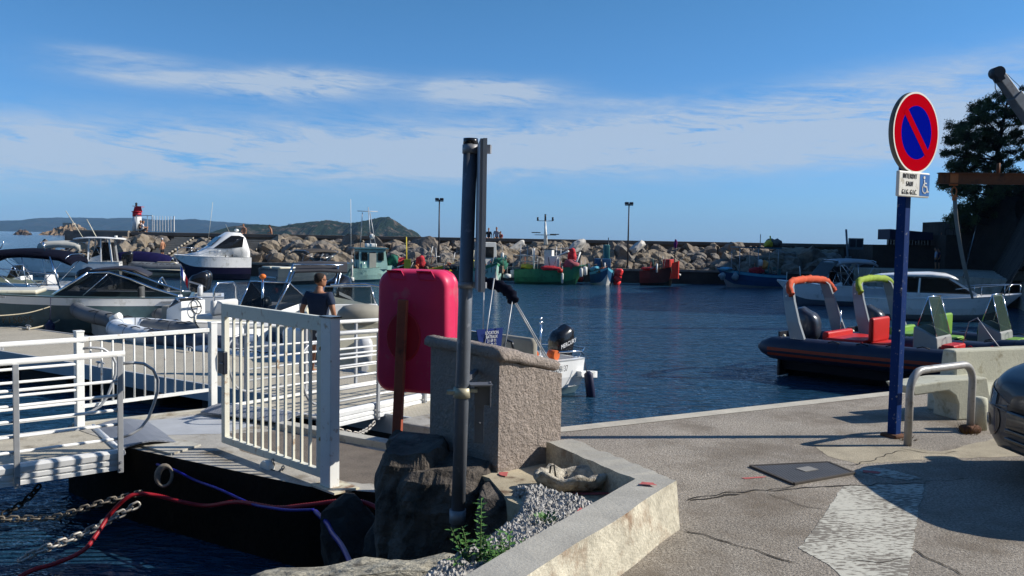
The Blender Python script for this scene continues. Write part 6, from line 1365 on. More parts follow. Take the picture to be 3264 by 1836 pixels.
# ================================================================ fishing boats
def fboat(label, u, v, L, B, H, hd, mats, stripe=None, y=57.5, rise=.45, **k):
    p = PY(u, v, y); rt = thing('fishing_boat', label, 'fishing boat', (p.x, y, 0), atan2(hd[1], hd[0]))
    hull(rt, L, B, H, rise, .5, 1.9, mats, stripe=stripe, fore=.82, floor=.5, **k); return rt
PG_ = mat('pale_green_boat', (.32, .52, .46), .5, var=.12, dirt=((.2, .25, .2), .2, 2)); DG = mat('deep_green_boat', (.035, .22, .11), .5, var=.15, dirt=((.02, .08, .05), .3, 1.5)); TQ = mat('blue_green_boat', (.04, .13, .17), .5, var=.15)
DBL = mat('deep_blue_boat', (.012, .07, .17), .5, var=.15); LTB = mat('light_blue_boat', (.10, .38, .52), .5, var=.1); RDB = mat('red_boat', (.50, .03, .02), .5, var=.12, dirt=((.2, .02, .02), .2, 2)); BRB = mat('brown_red_boat', (.10, .025, .02), .55, var=.2); YEL = mat('yellow_paint', (.65, .50, .05), .5, var=.1)
FPK = mat('pink_buoy', (.85, .05, .05), .4, var=.05); FEW = mat('white_fender', (.6, .6, .57), .5, var=.08)
NETR = mat('red_net', (.45, .03, .04), .9, var=.4, vs=8, bump=1, bs=30); NETG = mat('green_net', (.02, .12, .08), .9, var=.4, vs=8, bump=1, bs=30); JUNK = mat('deck_gear', (.12, .11, .10), .8, var=.6, vs=4)
def lump(root, c, r_, m, name, seed=1):
    b = MB(); b.ball(c, r_, 16, 9); b.v = [V(p)+(V(p)-V(c))*noise.noise(V(p)*4+V((seed, 0, 0)))*.45 for p in b.v]; return b.build(name, m, root)
def fend(root, x, y, z, m=FEW, r_=.12, l=.5):
    b = MB(); b.tube([(x, y, z+l/2+.05), (x, y, z+l/2), (x, y, z-l/2), (x, y, z-l/2-.05)], [.03, r_, r_, .03], 10); b.tube([(x, y, z+l/2), (x, y, z+l/2+.5)], .015, 5); return b.build('fender', m, root)
def poles(root, L, name='mast', m=ALUD, r_=.03):
    b = MB(); [b.tube(p, r_, 6) for p in L]; return b.build(name, m, root)
# F1 pale green wheelhouse boat (stern-side toward us, bow right)
rt = fboat('pale green fishing boat with wheelhouse, thin mast and white fenders, above the man', 1098, 890, 4.4, 1.9, .95, (.80, .35), [PG_, TQ, PG_], y=56.5)
rt.scale = (.92, .92, .88)
b = MB(); b.loft([[V((.9, -.85, .9)), V((3.0, -.8, .95)), V((3.0, .8, .95)), V((.9, .85, .9))], [V((.9, -.8, 2.45)), V((2.8, -.72, 2.45)), V((2.8, .72, 2.45)), V((.9, .8, 2.45))]], smooth=False); cb = b.build('wheelhouse', PG_, rt)
b = MB(); b.prism([(.5, -.95, 2.46), (3.0, -.9, 2.46), (3.0, .9, 2.46), (.5, .95, 2.46)], (0, 0, .09)); b.build('wheelhouse_roof', TQ, rt)
for x_, w_ in ((1.25, .42), (1.85, .42), (2.45, .42)):
    b = MB(); [b.box((x_, sg*.83, 1.9), (w_, .06, .62)) for sg in (1, -1)]; b.build('window', GLSD, cb)
b = MB(); b.box((.89, 0, 1.95), (.03, 1.1, .6)); b.box((2.93, 0, 1.95), (.12, 1.0, .55)); b.build('window', GLSD, cb)
b = MB(); b.box((1.85, -.86, 1.6), (.5, .05, 1.1)); b.build('open_door', mat('door_cream', (.42, .42, .35), .5), cb)
poles(rt, [[(1.9, -.1, 2.5), (1.7, 0, 5.6)], [(1.2, .3, 2.5), (1.3, .1, 5.2)], [(2.2, -.4, 2.5), (1.8, -.1, 5.2)], [(.9, 0, 5.3), (2.4, 0, 5.3)]]); poles(rt, [[(.6, .6, 2.5), (.55, .6, 6.2)]], 'whip_antenna', WHITE, .02)
b = MB(); b.rbox((1.9, 0, 2.72), (.8, .5, .3), .08); b.ball((2.0, 0, 3.4), .2, 10, 8); b.build('radar', WHITE, rt); lump(rt, (3.6, .0, 1.5), (.45, .6, .5), NETG, 'green_net'); b = MB(); b.tube([(3.7, -.7, 1.1), (4.5, -.4, 1.3), (4.7, 0, 1.5), (4.4, .3, 1.7)], .05, 6); b.build('bow_hoop', WHITE, rt)
fend(rt, .3, -1.0, 1.05, FEW, .09, 1.2); fend(rt, .3, -1.05, .2, FEW, .16, .25); poles(rt, [[(1.2, -.9, 1.0), (1.2, -.9, 1.5)]], 'bollard_pin', CHROME)
text_mesh('lettering', 'MEGALODON', .24, Matrix.Translation(V((.75, -.98, .78))) @ Matrix(((1, 0, 0, 0), (0, 0, -1, 0), (0, 1, 0, 0), (0, 0, 0, 1))), TQ, rt, world=False, sx_=.8)
# F2 cluttered small boat behind the life ring case
rt = fboat('small cluttered boat with yellow staff and red nets above the life-ring case', 1270, 880, 4.6, 1.7, .6, (.97, .1), [TQ, TQ, YEL], stripe=(4,), y=57.8)
poles(rt, [[(.55, 0, .6), (.5, 0, 3.0)]], 'yellow_staff', YEL, .05); b = MB(); b.box((.6, -.3, 1.15), (.45, .3, .7)); b.build('yellow_bin', mat('olive_yellow', (.45, .42, .04), .6), rt); lump(rt, (.0, .2, 1.2), (.6, .5, .4), NETR, 'red_net', 3); lump(rt, (1.5, .2, 1.35), (.32, .3, .42), NETR, 'red_flag_bundle', 5)
b = MB(); b.prism([(2.0, -.5, .85), (3.9, -.5, 1.32), (3.9, -.5, 1.18), (2.3, -.5, .7)], (0, .6, 0)); b.build('yellow_ramp', YEL, rt)
poles(rt, [[(1.9, .3, .7), (2.3, .3, 2.4)], [(2.6, .2, .7), (2.5, .2, 2.3)], [(2.0, .3, 1.7), (2.8, .2, 1.7)], [(3.6, 0, .8), (3.8, 0, 2.0)]]); lump(rt, (2.6, .4, 1.0), (.9, .4, .25), JUNK, 'deck_gear', 8)
rt = fboat('small open boat crammed with poles, just left of the grey sign pole', 1400, 880, 3.3, 1.6, .7, (.98, .05), [mat('grey_green_boat', (.12, .16, .12), .6), TQ, YEL], y=57.0)
poles(rt, [[(.3, -.6, .7), (.5, -.6, 1.6), (1.3, -.6, 1.6), (1.2, -.6, .8)], [(1.7, -.3, .8), (1.8, -.3, 2.7), (2.0, -.3, 2.7)], [(2.2, 0, .8), (2.3, 0, 2.2)], [(1.5, -.3, 1.9), (2.3, -.2, 1.9)]], m=GELC); lump(rt, (1.5, 0, 1.05), (.9, .5, .3), JUNK, 'deck_gear', 2); lump(rt, (2.2, -.4, 1.2), (.25, .25, .3), YEL, 'yellow_crate', 4); fend(rt, 3.1, -.8, .7)
# F3 tall narrow wheelhouse with green net (behind pole)
rt = fboat('white and green boat with narrow upright wheelhouse, just right of the grey sign pole', 1540, 905, 3.0, 1.8, 1.0, (.30, -.9), [PG_, FEW, DG], stripe=(4,), y=56.8)
b = MB(); b.loft([[V((.2, -.7, .9)), V((1.5, -.7, .95)), V((1.5, .5, .95)), V((.2, .5, .9))], [V((.2, -.66, 2.75)), V((1.35, -.66, 2.75)), V((1.35, .45, 2.75)), V((.2, .45, 2.75))]], smooth=False); cb = b.build('wheelhouse', FEW, rt, bevel=.03)
b = MB(); b.box((.8, .49, 2.1), (.35, .05, .95)); b.box((1.42, -.1, 2.1), (.1, .7, .7)); b.build('window', GLSD, cb); lump(rt, (2.0, .5, 1.3), (.5, .5, .5), NETG, 'green_net', 6); fend(rt, 2.2, .95, .6, FEW, .26, .2); fend(rt, 1.6, .8, 1.75, FEW, .1, .6); poles(rt, [[(2.2, .7, 1.0), (2.4, .8, 1.9), (2.8, .3, 1.6)], [(1.4, .9, 1.0), (1.5, 1.0, 1.9), (2.3, .9, 1.7)]], 'net_frame', TQ)
# F4 green trawler-like boat, bow right toward us
rt = fboat('green fishing boat with white engine casing, steel gantry and small mast with three lamps', 1650, 905, 4.6, 2.1, .95, (.93, -.37), [DG, mat('green_bottom', (.02, .12, .07), .5), DG], y=58.4, rise=.35, full=2.6) if 0 else fboat('green fishing boat with white engine casing and a mast carrying three lamps', 1652, 905, 4.8, 2.2, .95, (.95, -.30), [DG, mat('green_bottom', (.02, .12, .07), .5), DG], y=58.4, rise=.35)
b = MB(); b.rbox((2.15, 0, 1.55), (.55, .6, 1.5), .04); b.rbox((2.55, -.1, 1.35), (.55, .5, 1.1), .04); b.build('engine_casing', WHITE, rt)
b = MB(); b.prism([(.7, -.7, 2.55), (2.9, -.7, 2.62), (2.9, .7, 2.62), (.7, .7, 2.55)], (0, 0, .06)); b.build('shelter_roof', mat('grey_roof', (.18, .18, .17), .7), rt)
poles(rt, [[(.8, sg*.6, .9), (.8, sg*.6, 2.55)] for sg in (1, -1)]+[[(2.8, sg*.6, .9), (2.8, sg*.6, 2.6)] for sg in (1, -1)]+[[(.0, -.9, 1.0), (-.1, -.9, 1.9), (1.6, -.9, 1.9), (1.6, -.9, 1.0)], [(.1, -.9, 1.5), (1.6, -.9, 1.5)], [(.4, -.9, 1.0), (.4, -.9, 2.6)], [(.8, -.9, 1.9), (-.1, .9, 1.9)], [(2.8, -.5, 2.4), (3.6, -.5, 2.45)]], 'gantry', ALUD, .03)
poles(rt, [[(1.35, -.9, 1.0), (1.35, -.9, 2.4)], [(2.9, -.6, 1.9), (3.7, -.8, 2.25)], [(4.0, -.3, 1.2), (4.3, 0, 2.2)]], 'white_post', WHITE, .06)
b = MB(); b.tube([(1.9, 0, 2.65), (1.82, 0, 4.3)], [.14, .05], 10); b.tube([(1.3, 0, 4.25), (2.35, 0, 4.25)], .025, 6); b.bar((1.1, 0, 3.3), (2.6, 0, 3.3), .05, .06); b.build('mast', WHITE, rt)
b = MB(); [b.tube([(x_, 0, 4.25), (x_, 0, 4.25+h_)], .065, 8) for x_, h_ in ((1.3, .25), (1.83, .45), (2.35, .25))]; b.build('mast_lamp', BLACK, rt)
b = MB(); b.bar((.9, 0, 3.45), (1.5, 0, 3.45), .15, .06); b.build('radar_bar', BLACK, rt); b = MB(); b.bar((2.2, 0, 3.35), (2.8, 0, 3.35), .15, .06); b.build('radar_bar', BLACK, rt)
lump(rt, (3.7, -.2, 1.35), (.5, .45, .34), mat('pink_net', (.30, .08, .10), .9, var=.3, bump=1), 'pink_net', 3); lump(rt, (3.7, .2, 1.9), (.3, .3, .5), NETR, 'red_flag_bundle', 1); lump(rt, (2.4, -.9, 1.08), (.7, .25, .16), NETR, 'red_net', 7); lump(rt, (.8, -.6, 1.15), (.45, .3, .2), YEL, 'yellow_rope', 9); lump(rt, (1.3, .2, 1.1), (1.0, .6, .25), JUNK, 'deck_gear', 3)
fend(rt, -.15, -.8, .65, FEW, .18, .45); fend(rt, 3.2, -1.05, .95, RDB, .18, .2); fend(rt, 3.35, -1.0, .45, FEW, .08, .6); fend(rt, 4.5, -.5, .85); fend(rt, 4.7, -.25, .95, FEW, .16, .5)
# F5 blue pointu
rt = fboat('blue wooden fishing boat with white waterline and a cluster of pink buoys', 1873, 905, 2.9, 1.7, .75, (.10, -.99), [DBL, FEW, LTB], stripe=(4,), y=59.5, canoe=.4)
for o in (rt,): o.location.x = PY(1908, 905, 59.5).x
b = MB(); b.rbox((.5, .1, 1.3), (.8, 1.1, .9), .05); b.build('engine_box', DBL, rt); b = MB(); b.rbox((.2, .45, 2.0), (.5, .4, 1.4), .05); b.build('pot_hauler', mat('teal_machine', (.03, .16, .17), .5), rt); poles(rt, [[(.2, .6, 1), (.1, .6, 3.2)], [(1.0, -.0, .9), (1.0, -.1, 1.9)], [(.3, .2, 2.4), (.4, -.9, 2.4)], [(.6, -.5, 1), (.55, -.5, 2.1)]], m=BLACK); poles(rt, [[(.6, -.82, 1.0), (.6, -.82, 1.4)], [(1.9, .0, 1.0), (1.9, 0, 1.5)]], 'white_post', WHITE, .05); lump(rt, (1.0, -.5, 1.0), (.5, .3, .2), LTB, 'blue_rope')
for i, (x_, y_, z_) in enumerate(((1.9, .85, .45), (1.6, 1.05, .62), (2.0, .95, .85), (1.7, .9, .15))): lump(rt, (x_, y_, z_), .27, FPK, 'pink_buoy', 0)
p = PY(1848, 885, 58.5); b = MB(); b.ball((p.x, 58.5, .38), .28, 14, 10); tag(b.build('mooring_buoy', mat('dull_red_buoy', (.45, .03, .03), .5)), 'dull red ball buoy between the green and blue fishing boats', 'buoy')
# F6 red boat
rt = fboat('red wooden fishing boat with tall red bow post and dark shaded flank', 2050, 905, 2.4, 1.6, .95, (.85, -.50), [BRB, mat('black_boot', (.015, .02, .02), .5), BRB], y=59.0, rise=.4)
b = MB(); b.rbox((1.75, .1, 1.42), (.5, .8, .75), .03); b.build('red_house', RDB, rt); b = MB(); b.prism([(2.05, -.35, .5), (2.5, 0, .5), (2.5, 0, 1.7), (2.15, -.28, 1.55)], (.02, .12, 0)); b.build('bow_plate', RDB, rt); poles(rt, [[(2.2, 0, 1.5), (2.25, 0, 3.0)], [(1.2, -.2, 1), (1.2, -.3, 2.3)]], m=BLACK); lump(rt, (2.25, 0, 2.85), (.12, .10, .3), mat('purple_flag', (.12, .01, .12), .9), 'purple_flag', 2); lump(rt, (.5, -.3, 1.1), (.6, .3, .14), RDB, 'red_oars', 2); poles(rt, [[(1.3, -.85, .9), (1.3, -.85, 1.5)]], 'white_post', WHITE, .06); fend(rt, 2.4, .35, .75, FEW, .17, .1)
b = MB(); b.box((.5, .9, .6), (.1, .1, .1)); b.build('oarlock', BLACK, rt)
# F7 dark blue boat at the shadow edge
rt = fboat('dark blue fishing boat, gear on its green gantry roof, half shaded', 2490, 912, 4.6, 1.9, .85, (-.95, -.12), [DBL, mat('grey_white_band', (.25, .28, .30), .5), LTB], stripe=(4,), y=58.2)
b = MB(); b.prism([(.4, -.8, 2.62), (3.4, -.7, 2.66), (3.4, .7, 2.66), (.4, .8, 2.62)], (0, 0, .10)); b.build('gantry_roof', TQ, rt)
poles(rt, [[(x_, sg*.7, .9), (x_, sg*.7, 2.6)] for x_ in (.6, 2.0, 3.3) for sg in (1, -1)]+[[(1.6, 0, 2.7), (1.6, 0, 3.6)]]); poles(rt, [[(.9, .2, 2.7), (1.0, .2, 3.5)]], 'yellow_staff', YEL, .05); lump(rt, (.6, 0, 3.0), (.5, .5, .32), JUNK, 'roof_gear', 3); lump(rt, (1.1, .2, 2.95), (.3, .3, .25), YEL, 'yellow_rope', 9); lump(rt, (2.0, .5, 1.15), (.5, .3, .25), NETR, 'red_net', 2); lump(rt, (1.4, .5, 1.55), (.2, .2, .32), mat('orange_buoy', (.7, .3, .08), .5), 'orange_buoy'); lump(rt, (1.8, .6, 1.7), (.16, .16, .2), WHITE, 'white_buoy'); lump(rt, (4.1, .4, 1.25), (.4, .4, .12), LTB, 'bow_rope', 2)
for x_ in (3.6, 4.5): lump(rt, (x_, .75, .75), .25, mat('grey_ball_fender', (.25, .3, .33), .5), 'ball_fender')
for o_ in [o for o in COL.objects if o.name.startswith('fishing_boat')]: clutter(o_, .3, 2.3 if o_.location.x > 1 else 3.4, .55, .85, int(abs(o_.location.x)*7), 34)
for u, v, c_ in ((2222, 898, 'left'), (2240, 899, 'right')): p = PZ(u, v, .05); b = MB(); b.ball(p, .16, 12, 8); tag(b.build('mooring_buoy', mat('pinkish_buoy', (.55, .35, .28), .5)), ('dull' if c_ == 'left' else 'bright')+' small float on the water, '+c_+' one of the pair beside the red boat', 'buoy')

# ================================================================ far land
def mount(name, prof, y, depth, m, seed, rough=.12, kind='structure'):
    """prof: list of (u, v) skyline points at distance y; builds a ridge with real depth"""
    P = [PY(u, v, y) for u, v in prof]; b = MB(); nx_, ny_ = 260, 30; xs = [P[0].x+(P[-1].x-P[0].x)*i/(nx_-1) for i in range(nx_)]
    def hz(x):
        for i in range(len(P)-1):
            if P[i].x <= x <= P[i+1].x:
                t_ = (x-P[i].x)/max(1e-6, P[i+1].x-P[i].x); t_ = t_*t_*(3-2*t_)*.4+t_*.6; return P[i].z+(P[i+1].z-P[i].z)*t_
        return 0
    sc = (P[-1].x-P[0].x)/100; vs_ = []
    for j in range(ny_):
        t_ = j/(ny_-1)*2-1; env = max(0, 1-abs(t_)**1.6)
        for x in xs:
            h = hz(x); q = V((x/sc/4+seed, t_*2.2, seed)); z = h*env*(1+rough*noise.fractal(q*1.5, .8, 2.2, 6))+h*.12*(noise.fractal(q*6, .8, 2.2, 4))*env*(1-env*.85)-2
            vs_.append((x, y+t_*depth+noise.noise(V((x/sc/5, t_, 1)))*depth*.2, z))
    b.add(vs_, [(j*nx_+i, j*nx_+i+1, (j+1)*nx_+i+1, (j+1)*nx_+i) for j in range(ny_-1) for i in range(nx_-1)], 0, False)
    return struct(name, b, m)
def hillmat(name, c1, c2, sc, thr=.5):
    m = bpy.data.materials.new(name); m.use_nodes = True; t = m.node_tree; p = t.nodes['Principled BSDF']; g = N(t, 'ShaderNodeNewGeometry')
    n1_ = N(t, 'ShaderNodeTexNoise'); n1_.inputs['Scale'].default_value = sc; n1_.inputs['Detail'].default_value = 9; n1_.inputs['Roughness'].default_value = .7; t.links.new(g.outputs['Position'], n1_.inputs['Vector'])
    mr = N(t, 'ShaderNodeMapRange'); mr.inputs[1].default_value = thr-.05; mr.inputs[2].default_value = thr+.08; t.links.new(n1_.outputs[0], mr.inputs[0])
    mix = N(t, 'ShaderNodeMixRGB'); t.links.new(mr.outputs[0], mix.inputs[0]); mix.inputs[1].default_value = (*c1, 1); mix.inputs[2].default_value = (*c2, 1); t.links.new(mix.outputs[0], p.inputs['Base Color']); p.inputs['Roughness'].default_value = 1; p.inputs['Specular IOR Level'].default_value = 0
    bp = N(t, 'ShaderNodeBump'); bp.inputs['Strength'].default_value = 1; bp.inputs['Distance'].default_value = .15/sc; t.links.new(n1_.outputs[0], bp.inputs['Height']); t.links.new(bp.outputs[0], p.inputs['Normal'])
    return m
mount('far_hills', [(-260, 712), (-100, 706), (0, 703), (110, 701), (220, 692), (300, 693), (350, 697), (420, 694), (520, 701), (620, 698), (700, 706), (800, 712), (900, 735)], 5200, 900, hillmat('far_forest', (.008, .016, .012), (.03, .03, .022), .012, .56), 3.1, .05)
mount('headland', [(690, 748), (720, 735), (760, 716), (800, 712), (850, 712), (890, 719), (960, 708), (1010, 702), (1060, 699), (1100, 707), (1150, 704), (1180, 697), (1210, 690), (1235, 688), (1255, 695), (1280, 715), (1300, 727), (1318, 732), (1335, 748), (1350, 772)], 1500, 160, hillmat('headland_scrub', (.012, .020, .010), (.11, .08, .06), .05, .57), 9.3, .06)
mount('rocky_islet', [(140, 736), (165, 729), (200, 718), (225, 712), (245, 713), (262, 722), (285, 735), (300, 738)], 700, 18, hillmat('islet_rock', (.06, .05, .04), (.24, .17, .11), .25, .48), 5.5, .4)
mount('low_reef', [(50, 735), (62, 729), (80, 728), (95, 735)], 650, 6, MT.get('x') or hillmat('reef_rock', (.05, .04, .035), (.2, .14, .1), .3), 2.5, .4)
# buildings on the islet and headland
p = PY(228, 712, 700); b = MB(); b.box((p.x-2, 700, p.z-1.2), (8, 5, 3.2)); b.box((p.x+4, 700, p.z-2.5), (5, 4, 2)); tag(b.build('ruin', mat('fort_stone', (.33, .26, .19), .9)), 'small stone ruin on top of the rocky islet', 'ruin')
p = PY(925, 716, 1480); b = MB(); b.box((p.x, 1480, p.z-.5), (7, 5, 3.5)); tag(b.build('house', WHITE), 'tiny white house on the headland slope', 'house')

# ================================================================ right: shaded quay, hill, hut
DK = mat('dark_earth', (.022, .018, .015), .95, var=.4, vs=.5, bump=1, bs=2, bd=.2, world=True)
def hx(x, y):
    """hill height east of the basin"""
    d = x-(.52*y+2.2); base = 1.2
    if y < 30: d -= (30-y)*1.2
    if d <= 0: return -1
    ny_ = noise.fractal(V((x*.25, y*.25, 0)), .8, 2.1, 5)
    tp_ = min(1, max(0, (y-29)/14)); tp_ = tp_*tp_*(3-2*tp_); return min(22, .6+d*2.0)*tp_+ny_*min(1.2, d*.4)
b = MB(); nx_, ny_ = 70, 60; vs_ = []
for j in range(ny_):
    for i in range(nx_):
        x = 24+i*.85; y = 30+j*1.1; vs_.append((x, y, hx(x, y)))
b.add(vs_, [(j*nx_+i, j*nx_+i+1, (j+1)*nx_+i+1, (j+1)*nx_+i) for j in range(ny_-1) for i in range(nx_-1)])
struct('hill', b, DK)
# terrace walls
b = MB(); p0 = PY(2815, 0, 64).x; b.box((p0+10, 67.5, 1.6), (20, 7, 2.9)); p1 = PY(3062, 0, 62).x; b.box((p1+8, 66, 1.9), (16, 7, 3.9)); b.box((PY(3100, 0, 62).x+8, 66, 2.6), (15, 6, 4.6))
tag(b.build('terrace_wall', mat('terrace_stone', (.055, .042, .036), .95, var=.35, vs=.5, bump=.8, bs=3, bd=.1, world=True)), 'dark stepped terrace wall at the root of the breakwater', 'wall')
b = MB(); q0 = PY(2690, 0, 64).x; b.box((q0+15, 63.2, .75), (34, .4, 1.3)); tag(b.build('retaining_wall', MT['terrace_stone']), 'low brown retaining wall behind the moored cabin cruiser', 'wall')
rock('rock_outcrop', 77, (PY(3190, 0, 60).x+2.2, 62, 3.0), (3.6, 3, 4.0), .4, DK, 'big dark rock outcrop under the pine tree', 'rock', sub=4)
rock('rock_outcrop', 78, (PY(3240, 0, 60).x+3.4, 61, 5.2), (3.6, 3, 3.8), 1.4, DK, 'higher dark rock outcrop at the right edge of the photo', 'rock', sub=4)
# boulders continue in shade
# blue hut / canopy
a = PY(2835, 740, 63.5); c = PY(2972, 748, 63.5); ht = thing('beach_hut', 'long dark blue kiosk roof on short posts standing on the terrace', 'kiosk', ((a.x+c.x)/2, 64, 3.1))
b = MB(); b.add([(a.x, 63.4, 3.45), (c.x, 63.4, 3.45), (c.x, 63.4, 4.0), (a.x, 63.4, 4.22)], [(0, 1, 2, 3)]); b.v += [V((p.x, 65.5, p.z)) for p in b.v]; b.f = [(0, 1, 2, 3), (4, 5, 6, 7), (0, 1, 5, 4), (2, 3, 7, 6), (1, 2, 6, 5), (0, 3, 7, 4)]; b.m = [0]*6; b.sm = [False]*6
b.build('hut_body', mat('dark_blue_panels', (.012, .02, .05), .6, var=.15), ht, world=True)
for i in range(14): x_ = a.x+.1+(c.x-a.x-.2)*i/13; b = MB(); b.box((x_, 63.8, 3.25), (.14, .3, .4)); b.build('short_post', BLACK, ht, world=True)
b = MB(); p = PY(3095, 0, 61.5)
for dz in (.45, .95): b.tube([(p.x-.6, 62.4, 3.85+dz), (p.x+.5, 62.4, 3.85+dz)], .025, 6)
for dx in (-.6, 0, .5): b.tube([(p.x+dx, 62.4, 3.8), (p.x+dx, 62.4, 4.85)], .025, 6)
tag(b.build('guard_rail', BLACK), 'thin dark guard rail on top of the terrace under the pine', 'railing')
# square notice board on a tall grey post
p = PY(2702, 850, 57); t0 = PY(2697, 731, 57); nt_ = thing('sign_board', 'grey framed notice board on a leaning grey post in front of the shaded breakwater', 'sign', (p.x, 57, 0)); b = MB(); b.tube([(p.x+.1, 57, -.5), (p.x, 57, 2), (t0.x, 57, t0.z)], .07, 8); b.build('post', mat('bluish_post', (.10, .14, .17), .6), nt_, world=True)
b = MB(); c = PY(2728, 777, 57); b.box((c.x, 57, c.z), (.98, .08, .74)); o = b.build('board', MT['bluish_post'], nt_, world=True); b = MB()
for sx2 in (-.23, .23): b.box((c.x+sx2, 56.94, c.z+.04), (.36, .04, .5))
b.build('board_panel', mat('board_dark', (.03, .035, .045), .7), o, world=True); b = MB(); b.box((PY(2706, 815, 57).x, 57.1, 1.9), (.4, .1, .65)); b.build('lower_plate', MT['bluish_post'], nt_, world=True)

# ================================================================ pine tree
tp = PY(3175, 700, 62); pt = thing('pine_tree', 'tall dark pine with ragged crown on the rock at the right edge', 'tree', (tp.x, 62, 6.0))
BARK = mat('pine_bark', (.05, .035, .025), .95, var=.4, vs=4, bump=1, bs=10)
b = MB(); tk = [PY(u, v, 62) for u, v in ((3195, 790), (3190, 700), (3185, 600), (3180, 480), (3200, 380), (3215, 300))]; b.tube(smooth_path(tk, 5), [.34-.3*i/25 for i in range(26)], 10); b.build('trunk', BARK, pt, world=True)
NEED = bpy.data.materials.new('pine_needles'); NEED.use_nodes = True; t = NEED.node_tree; p_ = t.nodes['Principled BSDF']; ge = N(t, 'ShaderNodeNewGeometry'); ns = N(t, 'ShaderNodeTexNoise'); ns.inputs['Scale'].default_value = 1.1; t.links.new(ge.outputs['Position'], ns.inputs['Vector'])
mr = N(t, 'ShaderNodeMapRange'); mr.inputs[1].default_value = .35; mr.inputs[2].default_value = .65; t.links.new(ns.outputs[0], mr.inputs[0]); mix = N(t, 'ShaderNodeMixRGB'); t.links.new(mr.outputs[0], mix.inputs[0]); mix.inputs[1].default_value = (.016, .036, .012, 1); mix.inputs[2].default_value = (.085, .115, .03, 1); t.links.new(mix.outputs[0], p_.inputs['Base Color']); p_.inputs['Roughness'].default_value = .8
clumps = []
for u, v, ru, rv in ((3130, 365, 40, 20), (3175, 440, 60, 24), (3080, 425, 40, 18), (3120, 475, 50, 20), (3200, 520, 60, 26), (3070, 520, 36, 16), (3150, 585, 60, 20), (3060, 610, 40, 14), (3215, 610, 60, 26), (3230, 370, 50, 30), (3130, 640, 44, 14), (3215, 300, 45, 22), (3165, 330, 40, 20), (3240, 340, 60, 30), (3120, 345, 30, 16), (3200, 375, 70, 28), (3110, 385, 42, 20), (3060, 405, 32, 16), (3150, 420, 60, 22), (3250, 420, 60, 34), (3045, 440, 30, 16), (3095, 455, 50, 20), (3180, 465, 66, 22), (3028, 487, 26, 14), (3080, 500, 44, 18), (3150, 515, 52, 20), (3240, 500, 56, 26), (3048, 535, 30, 14), (3110, 550, 54, 20), (3190, 560, 60, 22), (3255, 580, 50, 30), (3020, 575, 26, 12), (3030, 592, 40, 13), (3105, 605, 52, 16), (3170, 620, 54, 18), (3250, 650, 56, 24), (3105, 655, 44, 12), (3045, 692, 42, 9), (3090, 703, 38, 13), (3070, 675, 24, 9), (3140, 665, 40, 15), (3300, 380, 60, 60), (3320, 520, 60, 60), (3310, 640, 60, 50), (3200, 690, 60, 20), (3250, 720, 50, 20)):
    clumps.append((u, v, ru, rv))
r = random.Random(4); lf = MB(); br = MB(); k_ = 62/F
for (u, v, ru, rv) in clumps:
    c0 = PY(u, v, 62+r.uniform(-1.2, 1.2)); tt = tk[0]
    best = min(smooth_path(tk, 4), key=lambda q: (q-c0-V((0, 0, -1.0))).length); br.tube([best, best.lerp(c0, .5)+V((0, 0, -.1)), c0+V((0, 0, -.15))], [.09, .055, .02], 5)
    for s_i in range(int(6+ru*.17)):
        a = r.uniform(0, 6.3); q_ = r.random()**.5; sc_ = c0+V((cos(a)*q_*ru*k_, sin(a)*q_*ru*k_*1.0, r.uniform(-.8, .8)*rv*k_)); R0 = r.uniform(.26, .46)
        br.tube([c0, sc_], [.02, .008], 4)
        for i in range(190):
            d = V((r.gauss(0, 1), r.gauss(0, 1), r.gauss(0, .75))); d.normalize(); o = sc_+d*R0*r.uniform(.1, 1); n_ = V((r.gauss(0, 1), r.gauss(0, 1), r.gauss(0, 1))).normalized(); t2 = n_.orthogonal().normalized(); w2 = n_.cross(t2)
            ln = r.uniform(.08, .17); wd = .028; lf.add([o-w2*wd, o+w2*wd, o+t2*ln+w2*wd*.3, o+t2*ln-w2*wd*.3], [(0, 1, 2, 3)])
lf.build('crown', NEED, pt, world=True); br.build('limbs', BARK, pt, world=True)
# dark bushes on the hill crest
bb = MB()
for k in range(26):
    c0 = V((PY(3100+k*9, 0, 63).x, 63+r.uniform(-1, 2), 4.6+k*.10+r.uniform(-.3, .5)))
    for i in range(170):
        d = V((r.gauss(0, 1), r.gauss(0, 1), r.gauss(0, 1))).normalized(); o = c0+d*r.uniform(.3, .8); n_ = V((r.gauss(0, 1), r.gauss(0, 1), r.gauss(0, 1))).normalized(); t2 = n_.orthogonal().normalized(); w2 = n_.cross(t2); bb.add([o-w2*.06, o+w2*.06, o+t2*.14], [(0, 1, 2)])
o = bb.build('scrub', NEED); o['kind'] = 'stuff'; o['label'] = 'dark scrub covering the rock under the pine'; o['category'] = 'scrub'

